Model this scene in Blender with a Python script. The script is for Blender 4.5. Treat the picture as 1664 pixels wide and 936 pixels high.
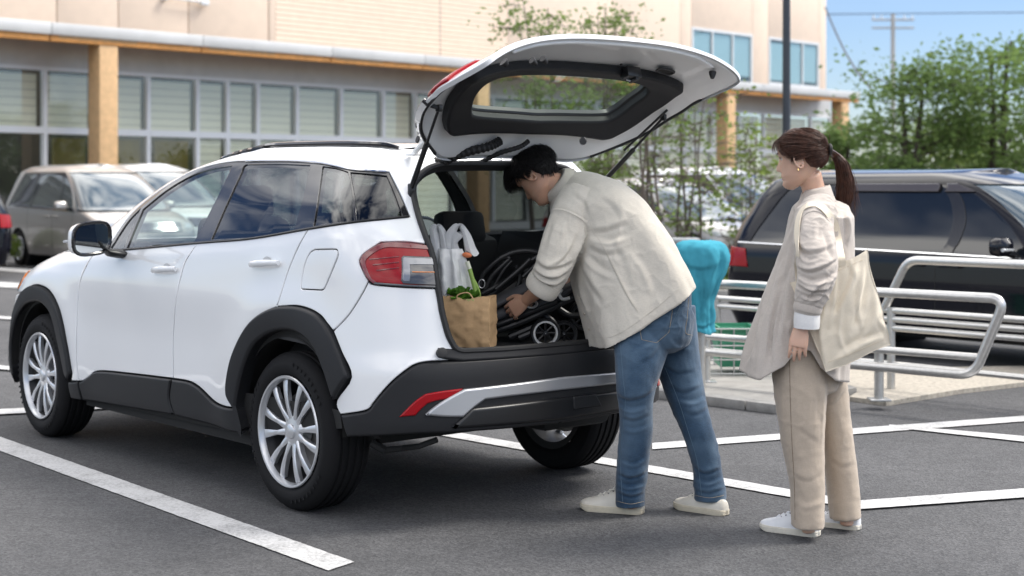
import bpy, bmesh, math, random
import numpy as np
from mathutils import Vector, Matrix, noise as mnoise
from mathutils.bvhtree import BVHTree
from mathutils.geometry import delaunay_2d_cdt

for o in list(bpy.data.objects): bpy.data.objects.remove(o)
scene = bpy.context.scene
COL = scene.collection
R = math.radians
rnd = random.Random(7)
rng = np.random.default_rng(7)

# ---------------------------------------------------------------- camera
FPX, HOR, CAMZ = 2500.0, 303.0, 1.41          # focal length in photo pixels, horizon row, eye height
cam_d = bpy.data.cameras.new('camera'); cam = bpy.data.objects.new('camera', cam_d); COL.objects.link(cam)
cam.location = (0, 0, CAMZ); cam.rotation_euler = (R(90), 0, 0)
cam_d.sensor_width = 36; cam_d.lens = FPX/1664*36
cam_d.shift_y = -(468-HOR)/1664
cam_d.clip_start = .1; cam_d.clip_end = 1500
cam_d.dof.use_dof = True; cam_d.dof.focus_distance = 6.75; cam_d.dof.aperture_fstop = 2.7
scene.camera = cam

# ---------------------------------------------------------------- sky and sun
SUN_DIR = Vector((.93, .16, 0)).normalized(); SUN_EL = R(52)
world = bpy.data.worlds.new('World'); scene.world = world; world.use_nodes = True
wn = world.node_tree.nodes; wl = world.node_tree.links
for n in list(wn): wn.remove(n)
w_out = wn.new('ShaderNodeOutputWorld'); w_bg = wn.new('ShaderNodeBackground')
sky = wn.new('ShaderNodeTexSky'); sky.sky_type = 'NISHITA'; sky.sun_disc = False
sky.sun_elevation = SUN_EL; sky.sun_rotation = math.atan2(SUN_DIR.x, SUN_DIR.y)
sky.air_density = 1.0; sky.dust_density = .3; sky.ozone_density = 4
tc = wn.new('ShaderNodeTexCoord'); mp = wn.new('ShaderNodeMapping'); mp.inputs['Scale'].default_value = (1, 1, 2.2); mp.inputs['Location'].default_value = (.35, 1.7, .2)
nz = wn.new('ShaderNodeTexNoise'); nz.inputs['Scale'].default_value = 2.1; nz.inputs['Detail'].default_value = 7; nz.inputs['Roughness'].default_value = .58
cr = wn.new('ShaderNodeValToRGB'); cr.color_ramp.elements[0].position = .40; cr.color_ramp.elements[1].position = .60
mx = wn.new('ShaderNodeMix'); mx.data_type = 'RGBA'
wl.new(tc.outputs['Generated'], mp.inputs['Vector']); wl.new(mp.outputs[0], nz.inputs['Vector']); wl.new(nz.outputs[0], cr.inputs[0])
sx = wn.new('ShaderNodeSeparateXYZ'); mr_ = wn.new('ShaderNodeMapRange'); mr_.interpolation_type = 'SMOOTHSTEP'; mr_.inputs['From Min'].default_value = .10; mr_.inputs['From Max'].default_value = .30
ml = wn.new('ShaderNodeMath'); ml.operation = 'MULTIPLY'     # clouds thin out into clear air towards the horizon
wl.new(tc.outputs['Generated'], sx.inputs[0]); wl.new(sx.outputs['Z'], mr_.inputs['Value']); wl.new(mr_.outputs[0], ml.inputs[0]); wl.new(cr.outputs[0], ml.inputs[1]); wl.new(ml.outputs[0], mx.inputs['Factor']); tint = wn.new('ShaderNodeMix'); tint.data_type = 'RGBA'; tint.blend_type = 'MULTIPLY'; tint.inputs['Factor'].default_value = 1; tint.inputs['B'].default_value = (1.0, 1.02, 1.16, 1)
wl.new(sky.outputs[0], tint.inputs['A']); wl.new(tint.outputs['Result'], mx.inputs['A'])
mx.inputs['B'].default_value = (26.5, 25.8, 24.9, 1)
wl.new(mx.outputs['Result'], w_bg.inputs[0]); w_bg.inputs[1].default_value = .052
wl.new(w_bg.outputs[0], w_out.inputs[0])
sun_d = bpy.data.lights.new('sun', 'SUN'); sun = bpy.data.objects.new('sun', sun_d); COL.objects.link(sun)
sun_d.energy = 1.5; sun_d.angle = R(18); sun_d.color = (1, .95, .87)
sv = Vector((SUN_DIR.x*math.cos(SUN_EL), SUN_DIR.y*math.cos(SUN_EL), math.sin(SUN_EL)))
sun.rotation_euler = sv.to_track_quat('Z', 'Y').to_euler(); sun.location = sv*40
vs = scene.view_settings; vs.view_transform = 'Standard'; vs.look = 'None'; vs.gamma = 1; vs.exposure = 1.3
cy = scene.cycles; cy.max_bounces = 7; cy.diffuse_bounces = 3; cy.glossy_bounces = 4; cy.transmission_bounces = 4; cy.transparent_max_bounces = 12
cy.caustics_reflective = False; cy.caustics_refractive = False; cy.use_denoising = True; cy.sample_clamp_indirect = 8

# ---------------------------------------------------------------- helpers
def at(px, py, Y):
    """point seen at photo pixel (px,py) at depth Y"""
    return Vector(((px-832)/FPX*Y, Y, CAMZ-(py-HOR)/FPX*Y))
def gnd(px, py):
    return at(px, py, FPX*CAMZ/(py-HOR))

MATS = {}
def mat(name, col=(.5,.5,.5), rough=.5, metal=0, coat=0, spec=.5, var=None, bump=None, trans=0, sheen=0, sss=0, em=None, coatr=.03, aniso=0):
    """procedural principled material. var=(scale, amount[, detail]) varies colour; bump=(scale, strength[, dist])"""
    if name in MATS: return MATS[name]
    m = bpy.data.materials.new(name); m.use_nodes = True; MATS[name] = m
    nt = m.node_tree; b = nt.nodes['Principled BSDF']
    b.inputs['Base Color'].default_value = (*col, 1); b.inputs['Roughness'].default_value = rough
    b.inputs['Metallic'].default_value = metal; b.inputs['Coat Weight'].default_value = coat; b.inputs['Coat Roughness'].default_value = coatr
    b.inputs['Specular IOR Level'].default_value = spec; b.inputs['Transmission Weight'].default_value = trans
    b.inputs['Sheen Weight'].default_value = sheen
    if sss:
        b.inputs['Subsurface Weight'].default_value = sss; b.inputs['Subsurface Radius'].default_value = (.9,.35,.2); b.inputs['Subsurface Scale'].default_value = .012
    if aniso: b.inputs['Anisotropic'].default_value = aniso
    if em: b.inputs['Emission Color'].default_value = (*em[:3], 1); b.inputs['Emission Strength'].default_value = em[3]
    if var or bump:
        t = nt.nodes.new('ShaderNodeTexCoord')
    if var:
        n = nt.nodes.new('ShaderNodeTexNoise'); n.inputs['Scale'].default_value = var[0]; n.inputs['Detail'].default_value = var[2] if len(var) > 2 else 5
        n.inputs['Roughness'].default_value = .6
        nt.links.new(t.outputs['Object'], n.inputs['Vector'])
        c = nt.nodes.new('ShaderNodeValToRGB'); a = var[1]
        c.color_ramp.elements[0].position = .3; c.color_ramp.elements[1].position = .7
        c.color_ramp.elements[0].color = (*[max(0, x*(1-a)) for x in col], 1); c.color_ramp.elements[1].color = (*[min(1, x*(1+a)) for x in col], 1)
        nt.links.new(n.outputs[0], c.inputs[0]); nt.links.new(c.outputs[0], b.inputs['Base Color'])
    if bump:
        n2 = nt.nodes.new('ShaderNodeTexNoise'); n2.inputs['Scale'].default_value = bump[0]; n2.inputs['Detail'].default_value = 6
        nt.links.new(t.outputs['Object'], n2.inputs['Vector'])
        bp = nt.nodes.new('ShaderNodeBump'); bp.inputs['Strength'].default_value = bump[1]; bp.inputs['Distance'].default_value = bump[2] if len(bump) > 2 else .01
        nt.links.new(n2.outputs[0], bp.inputs['Height']); nt.links.new(bp.outputs[0], b.inputs['Normal'])
    return m
def glass(name, tint=(.8,.85,.85), ior=1.5, rough=0.0, opac=0):
    """thin pane: fresnel reflection over tinted see-through"""
    if name in MATS: return MATS[name]
    m = bpy.data.materials.new(name); m.use_nodes = True; MATS[name] = m
    nt = m.node_tree
    for n in list(nt.nodes): nt.nodes.remove(n)
    o = nt.nodes.new('ShaderNodeOutputMaterial'); t = nt.nodes.new('ShaderNodeBsdfTransparent'); g = nt.nodes.new('ShaderNodeBsdfGlossy')
    mxs = nt.nodes.new('ShaderNodeMixShader'); f = nt.nodes.new('ShaderNodeFresnel'); f.inputs['IOR'].default_value = ior
    t.inputs[0].default_value = (*tint, 1); g.inputs['Roughness'].default_value = rough; g.inputs[0].default_value = (.95,.97,1,1)
    geo = nt.nodes.new('ShaderNodeNewGeometry')
    mm = nt.nodes.new('ShaderNodeMath'); mm.operation = 'MULTIPLY'; mm.inputs[1].default_value = 1.7; mm.use_clamp = True
    # reflect equally from both sides: fresnel from |cos|
    lw = nt.nodes.new('ShaderNodeLayerWeight'); lw.inputs['Blend'].default_value = .5
    pw = nt.nodes.new('ShaderNodeMath'); pw.operation = 'POWER'; pw.inputs[1].default_value = 4.0
    ad = nt.nodes.new('ShaderNodeMath'); ad.operation = 'MULTIPLY_ADD'; ad.inputs[1].default_value = .90; ad.inputs[2].default_value = .06; ad.use_clamp = True
    nt.links.new(lw.outputs['Facing'], pw.inputs[0]); nt.links.new(pw.outputs[0], ad.inputs[0]); nt.links.new(ad.outputs[0], mxs.inputs[0])
    nt.links.new(t.outputs[0], mxs.inputs[1]); nt.links.new(g.outputs[0], mxs.inputs[2]); nt.links.new(mxs.outputs[0], o.inputs[0])
    nt.nodes.remove(f); nt.nodes.remove(mm); nt.nodes.remove(geo)
    return m

def mesh_data(name, V, F, m=None, smooth=True, sharp=None):
    me = bpy.data.meshes.new(name)
    if isinstance(V, np.ndarray): V = V.tolist()
    if isinstance(F, np.ndarray): F = F.tolist()
    me.from_pydata(V, [], F); me.update()
    if smooth:
        me.polygons.foreach_set('use_smooth', [True]*len(me.polygons))
        if sharp is not None: me.set_sharp_from_angle(angle=R(sharp))
    if m is not None: me.materials.append(MATS[m] if isinstance(m, str) else m)
    return me
def link(name, data, parent=None, loc=(0,0,0), rot=(0,0,0), label=None, cat=None, group=None, kind=None):
    o = bpy.data.objects.new(name, data); COL.objects.link(o); o.location = loc; o.rotation_euler = rot
    if parent is not None: o.parent = parent
    if label: o['label'] = label
    if cat: o['category'] = cat
    if group: o['group'] = group
    if kind: o['kind'] = kind
    return o
def thing(name, label, cat, loc=(0,0,0), rz=0, group=None):
    return link(name, None, None, loc, (0,0,rz), label, cat, group)

class MB:
    """collects shapes, builds ONE mesh object"""
    def __init__(s): s.V = []; s.F = []
    def add(s, V, F):
        o = len(s.V); s.V += [tuple(v) for v in V]; s.F += [tuple(i+o for i in f) for f in F]; return s
    def box(s, c, d, rot=None, bev=0):
        bm = bmesh.new(); bmesh.ops.create_cube(bm, size=1)
        bmesh.ops.scale(bm, vec=d, verts=bm.verts)
        if bev: bmesh.ops.bevel(bm, geom=bm.edges[:], offset=bev, segments=2, profile=.5, affect='EDGES')
        M = Matrix.Translation(Vector(c)) @ (rot.to_4x4() if rot is not None else Matrix())
        bm.verts.index_update(); V = [M @ v.co for v in bm.verts]; F = [[v.index for v in f.verts] for f in bm.faces]; bm.free()
        return s.add(V, F)
    def tube(s, path, r, n=8, caps=True, closed=False, sq=None):
        P = [Vector(p) for p in path]; k = len(P)
        rr = r if hasattr(r, '__len__') else [r]*k
        T = []
        for i in range(k):
            a = P[(i-1) % k] if (closed or i > 0) else P[i]; b = P[(i+1) % k] if (closed or i < k-1) else P[i]
            T.append((b-a).normalized() if (b-a).length > 1e-9 else Vector((0,0,1)))
        up = Vector((0,0,1)) if abs(T[0].z) < .9 else Vector((1,0,0))
        N = (up-T[0]*up.dot(T[0])).normalized(); V = []
        for i in range(k):
            N = (N-T[i]*N.dot(T[i])).normalized(); B = T[i].cross(N)
            for j in range(n):
                a = 2*math.pi*(j+.5)/n; V.append(P[i]+(N*math.cos(a)+B*math.sin(a))*rr[i])
        F = []
        for i in range(k if closed else k-1):
            i2 = (i+1) % k
            for j in range(n):
                j2 = (j+1) % n; F.append((i*n+j, i*n+j2, i2*n+j2, i2*n+j))
        if caps and not closed:
            F.append(tuple(range(n))[::-1]); F.append(tuple((k-1)*n+j for j in range(n)))
        return s.add(V, F)
    def lathe(s, prof, c=(0,0,0), axis='y', n=48, closed=False, mod=None):
        """prof: (radius, height) pairs revolved about the axis through c"""
        V = []; k = len(prof); c = Vector(c)
        for i, (rad, hh) in enumerate(prof):
            for j in range(n):
                a = 2*math.pi*j/n; q = rad+(mod(i, j) if mod else 0)
                p = {'y': (q*math.cos(a), hh, q*math.sin(a)), 'z': (q*math.cos(a), q*math.sin(a), hh), 'x': (hh, q*math.cos(a), q*math.sin(a))}[axis]
                V.append(c+Vector(p))
        F = []
        for i in range(k if closed else k-1):
            i2 = (i+1) % k
            for j in range(n):
                j2 = (j+1) % n; F.append((i*n+j, i2*n+j, i2*n+j2, i*n+j2))
        return s.add(V, F)
    def prism(s, pts, d, M=None):
        """closed polygon pts (2-D, x,z) extruded along y by d, moved by M"""
        k = len(pts); V = [Vector((p[0], 0, p[1])) for p in pts]+[Vector((p[0], d, p[1])) for p in pts]
        if M is not None: V = [M @ v for v in V]
        F = [tuple(range(k)), tuple(range(2*k-1, k-1, -1))]+[(i, k+i, k+(i+1) % k, (i+1) % k) for i in range(k)]
        return s.add(V, F)
    def loft(s, rings, caps=True, closed_ring=True):
        n = len(rings[0]); V = [p for r_ in rings for p in r_]; F = []
        for i in range(len(rings)-1):
            for j in range(n if closed_ring else n-1):
                j2 = (j+1) % n; F.append((i*n+j, i*n+j2, (i+1)*n+j2, (i+1)*n+j))
        if caps and closed_ring:
            F.append(tuple(range(n))[::-1]); F.append(tuple((len(rings)-1)*n+j for j in range(n)))
        return s.add(V, F)
    def data(s, name, m, smooth=True, sharp=35): return mesh_data(name, s.V, s.F, m, smooth, sharp)
    def build(s, name, m, parent=None, smooth=True, sharp=35, **k):
        me = s.data(name, m, smooth, sharp)
        bm = bmesh.new(); bm.from_mesh(me); bmesh.ops.recalc_face_normals(bm, faces=bm.faces); bm.to_mesh(me); bm.free()
        if smooth: me.polygons.foreach_set('use_smooth', [True]*len(me.polygons)); me.set_sharp_from_angle(angle=R(sharp))
        return link(name, me, parent, **k)
def ubox(name, c, d, m, parent=None, bev=0, rz=0, **k):
    rot = Matrix.Rotation(rz, 3, 'Z') if rz else None
    return MB().box(c, d, rot, bev).build(name, m, parent, **k)

def spline(pts, n=8, closed=False):
    """Catmull-Rom through pts"""
    P = [np.array(p, float) for p in pts]
    if len(P) < 3 and not closed: return [P[0]+(P[-1]-P[0])*i/n for i in range(n+1)]
    out = []; k = len(P)
    rngi = range(k) if closed else range(k-1)
    for i in rngi:
        p1, p2 = P[i], P[(i+1) % k]
        p0 = P[(i-1) % k] if (closed or i > 0) else 2*p1-p2
        p3 = P[(i+2) % k] if (closed or i < k-2) else 2*p2-p1
        for j in range(n):
            t = j/n
            out.append(.5*((2*p1)+(-p0+p2)*t+(2*p0-5*p1+4*p2-p3)*t*t+(-p0+3*p1-3*p2+p3)*t**3))
    if not closed: out.append(P[-1])
    return out
def fillet(pts, rad, n=6, closed=False):
    """polyline with rounded corners"""
    P = [Vector(p) for p in pts]; k = len(P); out = []
    for i in range(k):
        if not closed and (i == 0 or i == k-1): out.append(P[i]); continue
        a = P[(i-1) % k]-P[i]; b = P[(i+1) % k]-P[i]
        r_ = min(rad, a.length*.48, b.length*.48); A = P[i]+a.normalized()*r_; B = P[i]+b.normalized()*r_
        for j in range(n+1):
            t = j/n; out.append(A*(1-t)**2+P[i]*2*t*(1-t)+B*t*t)
    return out
def poly(segs, n=6):
    """closed outline from smooth pieces; a corner wherever two pieces meet"""
    out = []
    for s_ in segs:
        q = spline(s_, n) if len(s_) > 2 else [np.array(s_[0], float), np.array(s_[1], float)]
        if out and np.linalg.norm(out[-1]-q[0]) < 1e-6: q = q[1:]
        out += list(q)
    if np.linalg.norm(out[0]-out[-1]) < 1e-6: out = out[:-1]
    return np.array(out)
def resample(P, step):
    P = np.asarray(P, float); out = []
    for i in range(len(P)):
        a, b = P[i], P[(i+1) % len(P)]; L = np.linalg.norm(b-a); k = max(1, int(round(L/step)))
        for j in range(k): out.append(a+(b-a)*j/k)
    return np.array(out)
def inset(P, d):
    """move a closed outline inwards by d"""
    P = np.asarray(P, float); A = np.sum(P[:,0]*np.roll(P[:,1], -1)-np.roll(P[:,0], -1)*P[:,1])
    sgn = 1 if A > 0 else -1
    e1 = P-np.roll(P, 1, 0); e2 = np.roll(P, -1, 0)-P
    e1 /= np.linalg.norm(e1, axis=1)[:,None]+1e-12; e2 /= np.linalg.norm(e2, axis=1)[:,None]+1e-12
    n1 = np.stack([-e1[:,1], e1[:,0]], 1); n2 = np.stack([-e2[:,1], e2[:,0]], 1)
    m = n1+n2; L = np.linalg.norm(m, axis=1)[:,None]; m = m/(L+1e-9); c = np.clip(np.sum(m*n1, 1), .5, 1)[:,None]
    return P+sgn*m*d/c
def inside(Q, P):
    """points Q in polygon P"""
    x, y = Q[:,0], Q[:,1]; r_ = np.zeros(len(Q), bool); j = len(P)-1
    for i in range(len(P)):
        xi, yi, xj, yj = P[i,0], P[i,1], P[j,0], P[j,1]
        c = ((yi > y) != (yj > y)) & (x < (xj-xi)*(y-yi)/((yj-yi) if yj != yi else 1e-12)+xi)
        r_ ^= c; j = i
    return r_
def edge_dist(Q, P):
    d = np.full(len(Q), 1e9)
    for i in range(len(P)):
        a, b = P[i], P[(i+1) % len(P)]; ab = b-a; t = np.clip(((Q-a)@ab)/(ab@ab+1e-12), 0, 1)
        d = np.minimum(d, np.linalg.norm(Q-(a+t[:,None]*ab), axis=1))
    return d
def fill2d(P, holes=(), res=.04):
    """triangulate an outline with holes; returns 2-D points and triangles"""
    loops = [P]+list(holes); pts = []; ed = []
    for L in loops:
        o = len(pts); pts += [tuple(p) for p in L]; ed += [(o+i, o+(i+1) % len(L)) for i in range(len(L))]
    mn, mxx = P.min(0), P.max(0)
    gx, gy = np.meshgrid(np.arange(mn[0]+res/2, mxx[0], res), np.arange(mn[1]+res/2, mxx[1], res)); gx[::2] += res/2
    G = np.stack([gx.ravel(), gy.ravel()], 1)
    if len(G):
        k = inside(G, P)
        for h_ in holes: k &= ~inside(G, h_)
        G = G[k]
        if len(G):
            k = edge_dist(G, P) > res*.45
            for h_ in holes: k &= edge_dist(G, h_) > res*.45
            G = G[k]
    pts += [tuple(p) for p in G]
    res_ = delaunay_2d_cdt([Vector(p) for p in pts], ed, [], 0, 1e-7)
    V = np.array([tuple(v) for v in res_[0]]); T = np.array([f for f in res_[2] if len(f) == 3])
    C = V[T].mean(1); k = inside(C, P)
    for h_ in holes: k &= ~inside(C, h_)
    return V, T[k]
# ================================================================ ground
def asphalt():
    m = bpy.data.materials.new('asphalt'); m.use_nodes = True; MATS['asphalt'] = m
    nt = m.node_tree; b = nt.nodes['Principled BSDF']; L = nt.links.new
    t = nt.nodes.new('ShaderNodeTexCoord')
    def N(sc, det, rough=.6):
        n = nt.nodes.new('ShaderNodeTexNoise'); n.inputs['Scale'].default_value = sc; n.inputs['Detail'].default_value = det; n.inputs['Roughness'].default_value = rough
        L(t.outputs['Object'], n.inputs['Vector']); return n
    vor = nt.nodes.new('ShaderNodeTexVoronoi'); vor.inputs['Scale'].default_value = 105; L(t.outputs['Object'], vor.inputs['Vector'])
    fine = N(160, 4, .75); mid = N(9, 5); big = N(.55, 4)
    r1 = nt.nodes.new('ShaderNodeValToRGB'); r1.color_ramp.elements[0].position = .36; r1.color_ramp.elements[1].position = .68
    r1.color_ramp.elements[0].color = (.026,.0268,.029,1); r1.color_ramp.elements[1].color = (.128,.129,.135,1)
    L(fine.outputs[0], r1.inputs[0])
    # each stone chip its own grey
    hs = nt.nodes.new('ShaderNodeSeparateColor'); L(vor.outputs['Color'], hs.inputs[0])
    r2 = nt.nodes.new('ShaderNodeValToRGB'); r2.color_ramp.elements[0].position = .1; r2.color_ramp.elements[1].position = .95
    r2.color_ramp.elements[0].color = (.040,.041,.0445,1); r2.color_ramp.elements[1].color = (.150,.151,.156,1); L(hs.outputs[0], r2.inputs[0])
    mx1 = nt.nodes.new('ShaderNodeMix'); mx1.data_type = 'RGBA'; mx1.inputs[0].default_value = .45; L(r1.outputs[0], mx1.inputs['A']); L(r2.outputs[0], mx1.inputs['B'])
    r3 = nt.nodes.new('ShaderNodeValToRGB'); r3.color_ramp.elements[0].color = (.80,.80,.80,1); r3.color_ramp.elements[1].color = (1.14,1.13,1.12,1)
    r3.color_ramp.elements[0].position = .35; r3.color_ramp.elements[1].position = .65
    m2 = nt.nodes.new('ShaderNodeMix'); m2.data_type = 'RGBA'; m2.blend_type = 'MULTIPLY'; m2.inputs[0].default_value = 1
    L(big.outputs[0], r3.inputs[0]); L(mx1.outputs['Result'], m2.inputs['A']); L(r3.outputs[0], m2.inputs['B'])
    r4 = nt.nodes.new('ShaderNodeValToRGB'); r4.color_ramp.elements[0].color = (.88,.88,.88,1); r4.color_ramp.elements[1].color = (1.06,1.06,1.06,1)
    r4.color_ramp.elements[0].position = .3; r4.color_ramp.elements[1].position = .6
    m3 = nt.nodes.new('ShaderNodeMix'); m3.data_type = 'RGBA'; m3.blend_type = 'MULTIPLY'; m3.inputs[0].default_value = 1
    L(mid.outputs[0], r4.inputs[0]); L(m2.outputs['Result'], m3.inputs['A']); L(r4.outputs[0], m3.inputs['B'])
    L(m3.outputs['Result'], b.inputs['Base Color']); b.inputs['Roughness'].default_value = .82; b.inputs['Specular IOR Level'].default_value = .35
    bp = nt.nodes.new('ShaderNodeBump'); bp.inputs['Strength'].default_value = .55; bp.inputs['Distance'].default_value = .004
    L(vor.outputs['Distance'], bp.inputs['Height']); L(bp.outputs[0], b.inputs['Normal'])
asphalt()
def paint():
    m = bpy.data.materials.new('road_paint'); m.use_nodes = True; MATS['road_paint'] = m
    nt = m.node_tree; b = nt.nodes['Principled BSDF']; L = nt.links.new
    t = nt.nodes.new('ShaderNodeTexCoord'); n = nt.nodes.new('ShaderNodeTexNoise'); n.inputs['Scale'].default_value = 70; n.inputs['Detail'].default_value = 6; n.inputs['Roughness'].default_value = .75
    n2 = nt.nodes.new('ShaderNodeTexNoise'); n2.inputs['Scale'].default_value = 5; n2.inputs['Detail'].default_value = 5
    L(t.outputs['Object'], n.inputs['Vector']); L(t.outputs['Object'], n2.inputs['Vector'])
    ad = nt.nodes.new('ShaderNodeMath'); ad.operation = 'MULTIPLY_ADD'; ad.inputs[1].default_value = .5; L(n2.outputs[0], ad.inputs[0]); L(n.outputs[0], ad.inputs[2])
    r = nt.nodes.new('ShaderNodeValToRGB'); r.color_ramp.elements[0].position = .55; r.color_ramp.elements[1].position = .80
    r.color_ramp.elements[0].color = (.24,.24,.24,1); r.color_ramp.elements[1].color = (.56,.56,.56,1); L(ad.outputs[0], r.inputs[0]); L(r.outputs[0], b.inputs['Base Color'])
    b.inputs['Roughness'].default_value = .65
    bp = nt.nodes.new('ShaderNodeBump'); bp.inputs['Strength'].default_value = .4; bp.inputs['Distance'].default_value = .003; L(n.outputs[0], bp.inputs['Height']); L(bp.outputs[0], b.inputs['Normal'])
paint()
g = [(-400,-60,0),(400,-60,0),(400,600,0),(-400,600,0)]
link('ground', mesh_data('ground', g, [(0,1,2,3)], 'asphalt', False), kind='structure')
def marking(u0, u1, l0, l1, ext0=0, ext1=0):
    """painted stripe: upper edge u0-u1, lower edge l0-l1 in photo pixels, laid on the ground; slightly ragged rim"""
    A, B, C, D = gnd(*u0), gnd(*u1), gnd(*l0), gnd(*l1)
    A, B = A-(B-A).normalized()*ext0, B+(B-A).normalized()*ext1; C, D = C-(D-C).normalized()*ext0, D+(D-C).normalized()*ext1
    marking.n += 1; k = max(8, int((B-A).length/.03)); V = []; F = []
    for i in range(k+1):
        t = i/k; a = A.lerp(B, t); c = C.lerp(D, t); w = (c-a).normalized()
        e1 = .0035*mnoise.noise(a*22)+.002*mnoise.noise(a*90); e2 = .0035*mnoise.noise(c*22)+.002*mnoise.noise(c*90)
        for p in (a+w*e1, c+w*e2): V.append((p.x, p.y, .004+.0012*marking.n))
        if i: F.append((2*i-2, 2*i-1, 2*i+1, 2*i))
    o = link('parking_line', mesh_data('parking_line', V, F, 'road_paint', False), kind='structure'); return o
marking.n = 0
marking((0,711),(576,915), (0,734),(533,929), ext0=9)
marking((760,707),(1398,817), (760,717),(1398,830), ext0=4.2)
marking((1060,722),(1664,677.5), (1060,732),(1664,686.5), ext1=12, ext0=0)
marking((1445,692),(1664,711), (1445,696),(1664,720), ext1=6)
marking((1398.5,816.5),(1664,797), (1398.5,830.5),(1664,811.5), ext1=6)
marking((-40,669),(240,657), (-40,678),(240,663), ext0=3)
for q in ((437,442,443,449),(462,470,467,475),(517,521,524,528),(597,603,606,612)):
    marking((-60,q[0]-6),(55,q[2]-4), (-60,q[1]-6),(55,q[3]-4), ext0=8, ext1=.5)

mat('concrete', (.29,.28,.262), .85, var=(9,.16,8), bump=(60,.35,.004))
mat('kerb_concrete', (.25,.245,.235), .85, var=(14,.2,8), bump=(80,.35,.004))
mat('sand_concrete', (.40,.365,.31), .9, var=(30,.28,8), bump=(120,.5,.006))
def slab(name, px, h, m, **k):
    P = [gnd(*p) for p in px]; n = len(P)
    V = [(p.x, p.y, 0) for p in P]+[(p.x, p.y, h) for p in P]
    F = [tuple(range(n, 2*n))]+[(i, (i+1) % n, n+(i+1) % n, n+i) for i in range(n)]
    return link(name, mesh_data(name, V, F, m, False), **k)
isl = slab('pavement_island', [(1040,640.5),(1256,668),(1392,644),(1300,607),(1068,594)], .058, 'concrete', kind='structure')
slab('pavement_apron', [(1392.5,643.8),(1380,652),(1440,660),(1560,640),(1700,624),(1700,600),(1301,606.5)], .03, 'sand_concrete', kind='structure')
for a, b in (((1040,645),(1140,658.2)), ((1140.8,658.3),(1210,667.4)), ((1210.8,667.5),(1262,674))):
    A, B = gnd(*a), gnd(*b); d = (B-A).normalized(); nrm = Vector((-d.y, d.x, 0))
    if nrm.y < 0: nrm = -nrm
    c = (A+B)/2+nrm*.06; MB().box((c.x, c.y, .031), ((B-A).length-.008, .115, .062), Matrix.Rotation(math.atan2(d.y, d.x), 3, 'Z'), .006).build('kerb', 'kerb_concrete', None, kind='structure')

# ================================================================ building (its own axes: k along the front, m towards the camera)
BO = Vector((-10.1, 38.0, 0)); BE = Vector((.682, .731, 0)).normalized(); BN = Vector((BE.y, -BE.x, 0)); BROT = math.atan2(BE.y, BE.x)
# local frame: x = along the front, y = away from the camera
def kof(px, m=0):
    """k of the facade point seen in photo column px, on the plane at m towards the camera"""
    a = (px-832)/FPX; O = BO+BN*m
    return (a*O.y-O.x)/(BE.x-a*BE.y)
mat('peach_panel', (.90,.735,.595), .8, var=(3,.035), bump=(40,.08,.003))
mat('grey_metal_trim', (.62,.615,.60), .45, .3, var=(2,.06))
mat('white_mullion', (.80,.81,.82), .4, .2)
mat('glulam', (.62,.40,.205), .55, var=(7,.14,6))
mat('soffit_wood', (.80,.37,.11), .6, var=(6,.2,6))
mat('soffit_dark', (.10,.085,.07), .7)
mat('blind_cloth', (.94,.89,.77), .8)
mat('pane_sky_blue', (.62,.74,.78), .8)  # sky reflection of the upper windows put into a sheet colour
mat('brown_panel', (.16,.12,.03), .7, var=(1.5,.3))
mat('dark_inside', (.035,.037,.035), .8)
mat('shop_floor', (.25,.23,.2), .6)
glass('shop_glass', (.95,.97,.95)); glass('upper_glass', (.85,.92,.93))
bld = thing('shop_building', 'long pale peach shop building with timber canopy and white framed glazing behind the cars', 'building', BO, BROT)
FY = 1.6                              # glazing plane, behind the canopy front
K0, K1 = -16.0, kof(1347, -FY)
# upper wall panels with open joints; ribbed panels to the right
edges = [K0, -9.5, -6.2]+[kof(p, -FY) for p in (97, 197, 311, 441)]
backing = MB().box(((K0+K1)/2, FY+.45, 8.35), (K1-K0, .5, 6.1)).build('wall', 'dark_inside', bld)
for a, b in zip(edges[:-1], edges[1:]):
    MB().box(((a+b)/2, FY+.16, 8.35), (b-a-.03, .06, 6.06), None, .012).build('wall_panel', 'peach_panel', bld)
def ribbed(a, b, z0, z1):
    V = []; F = []; zs = []; z = z0
    while z < z1: zs += [(z, 0), (z+.10, 0), (z+.112, .018), (z+.135, .018)]; z += .147
    zs.append((z1, 0))
    for z, d in zs: V += [(a+.012, FY+.13+d, z), (b-.012, FY+.13+d, z)]
    F = [(2*i, 2*i+1, 2*i+3, 2*i+2) for i in range(len(zs)-1)]
    n = len(V); V += [(a+.012, FY+.19, z0), (b-.012, FY+.19, z0), (b-.012, FY+.19, z1), (a+.012, FY+.19, z1)]
    F += [(n, n+1, 1, 0)]
    link('wall_panel', mesh_data('wall_panel', V, F, 'peach_panel', False), bld)
rb = [kof(p, -FY) for p in (452, 720, 830)]
MB().box(((edges[-1]+rb[0])/2, FY+.15, 8.35), (rb[0]-edges[-1]-.02, .07, 6.06), None, .01).build('wall_panel', 'peach_panel', bld)
for a, b in zip(rb[:-1], rb[1:]): ribbed(a, b, 5.32, 11.38)
def zof(px, py, m):
    Yd = (BO+BN*m+BE*kof(px, m)).y; return CAMZ+(HOR-py)/FPX*Yd
wins = []
for p0, p1, t, bt in ((1128, 1227, 49, 134), (1253, 1335, 64, 141)):
    pm = (p0+p1)/2; wins.append((kof(p0, -FY), kof(p1, -FY), zof(pm, bt, -FY), zof(pm, t, -FY)))
cuts = [rb[-1], kof(1000, -FY), kof(1110, -FY), wins[0][0], wins[0][1], wins[1][0], wins[1][1], K1]
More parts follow.
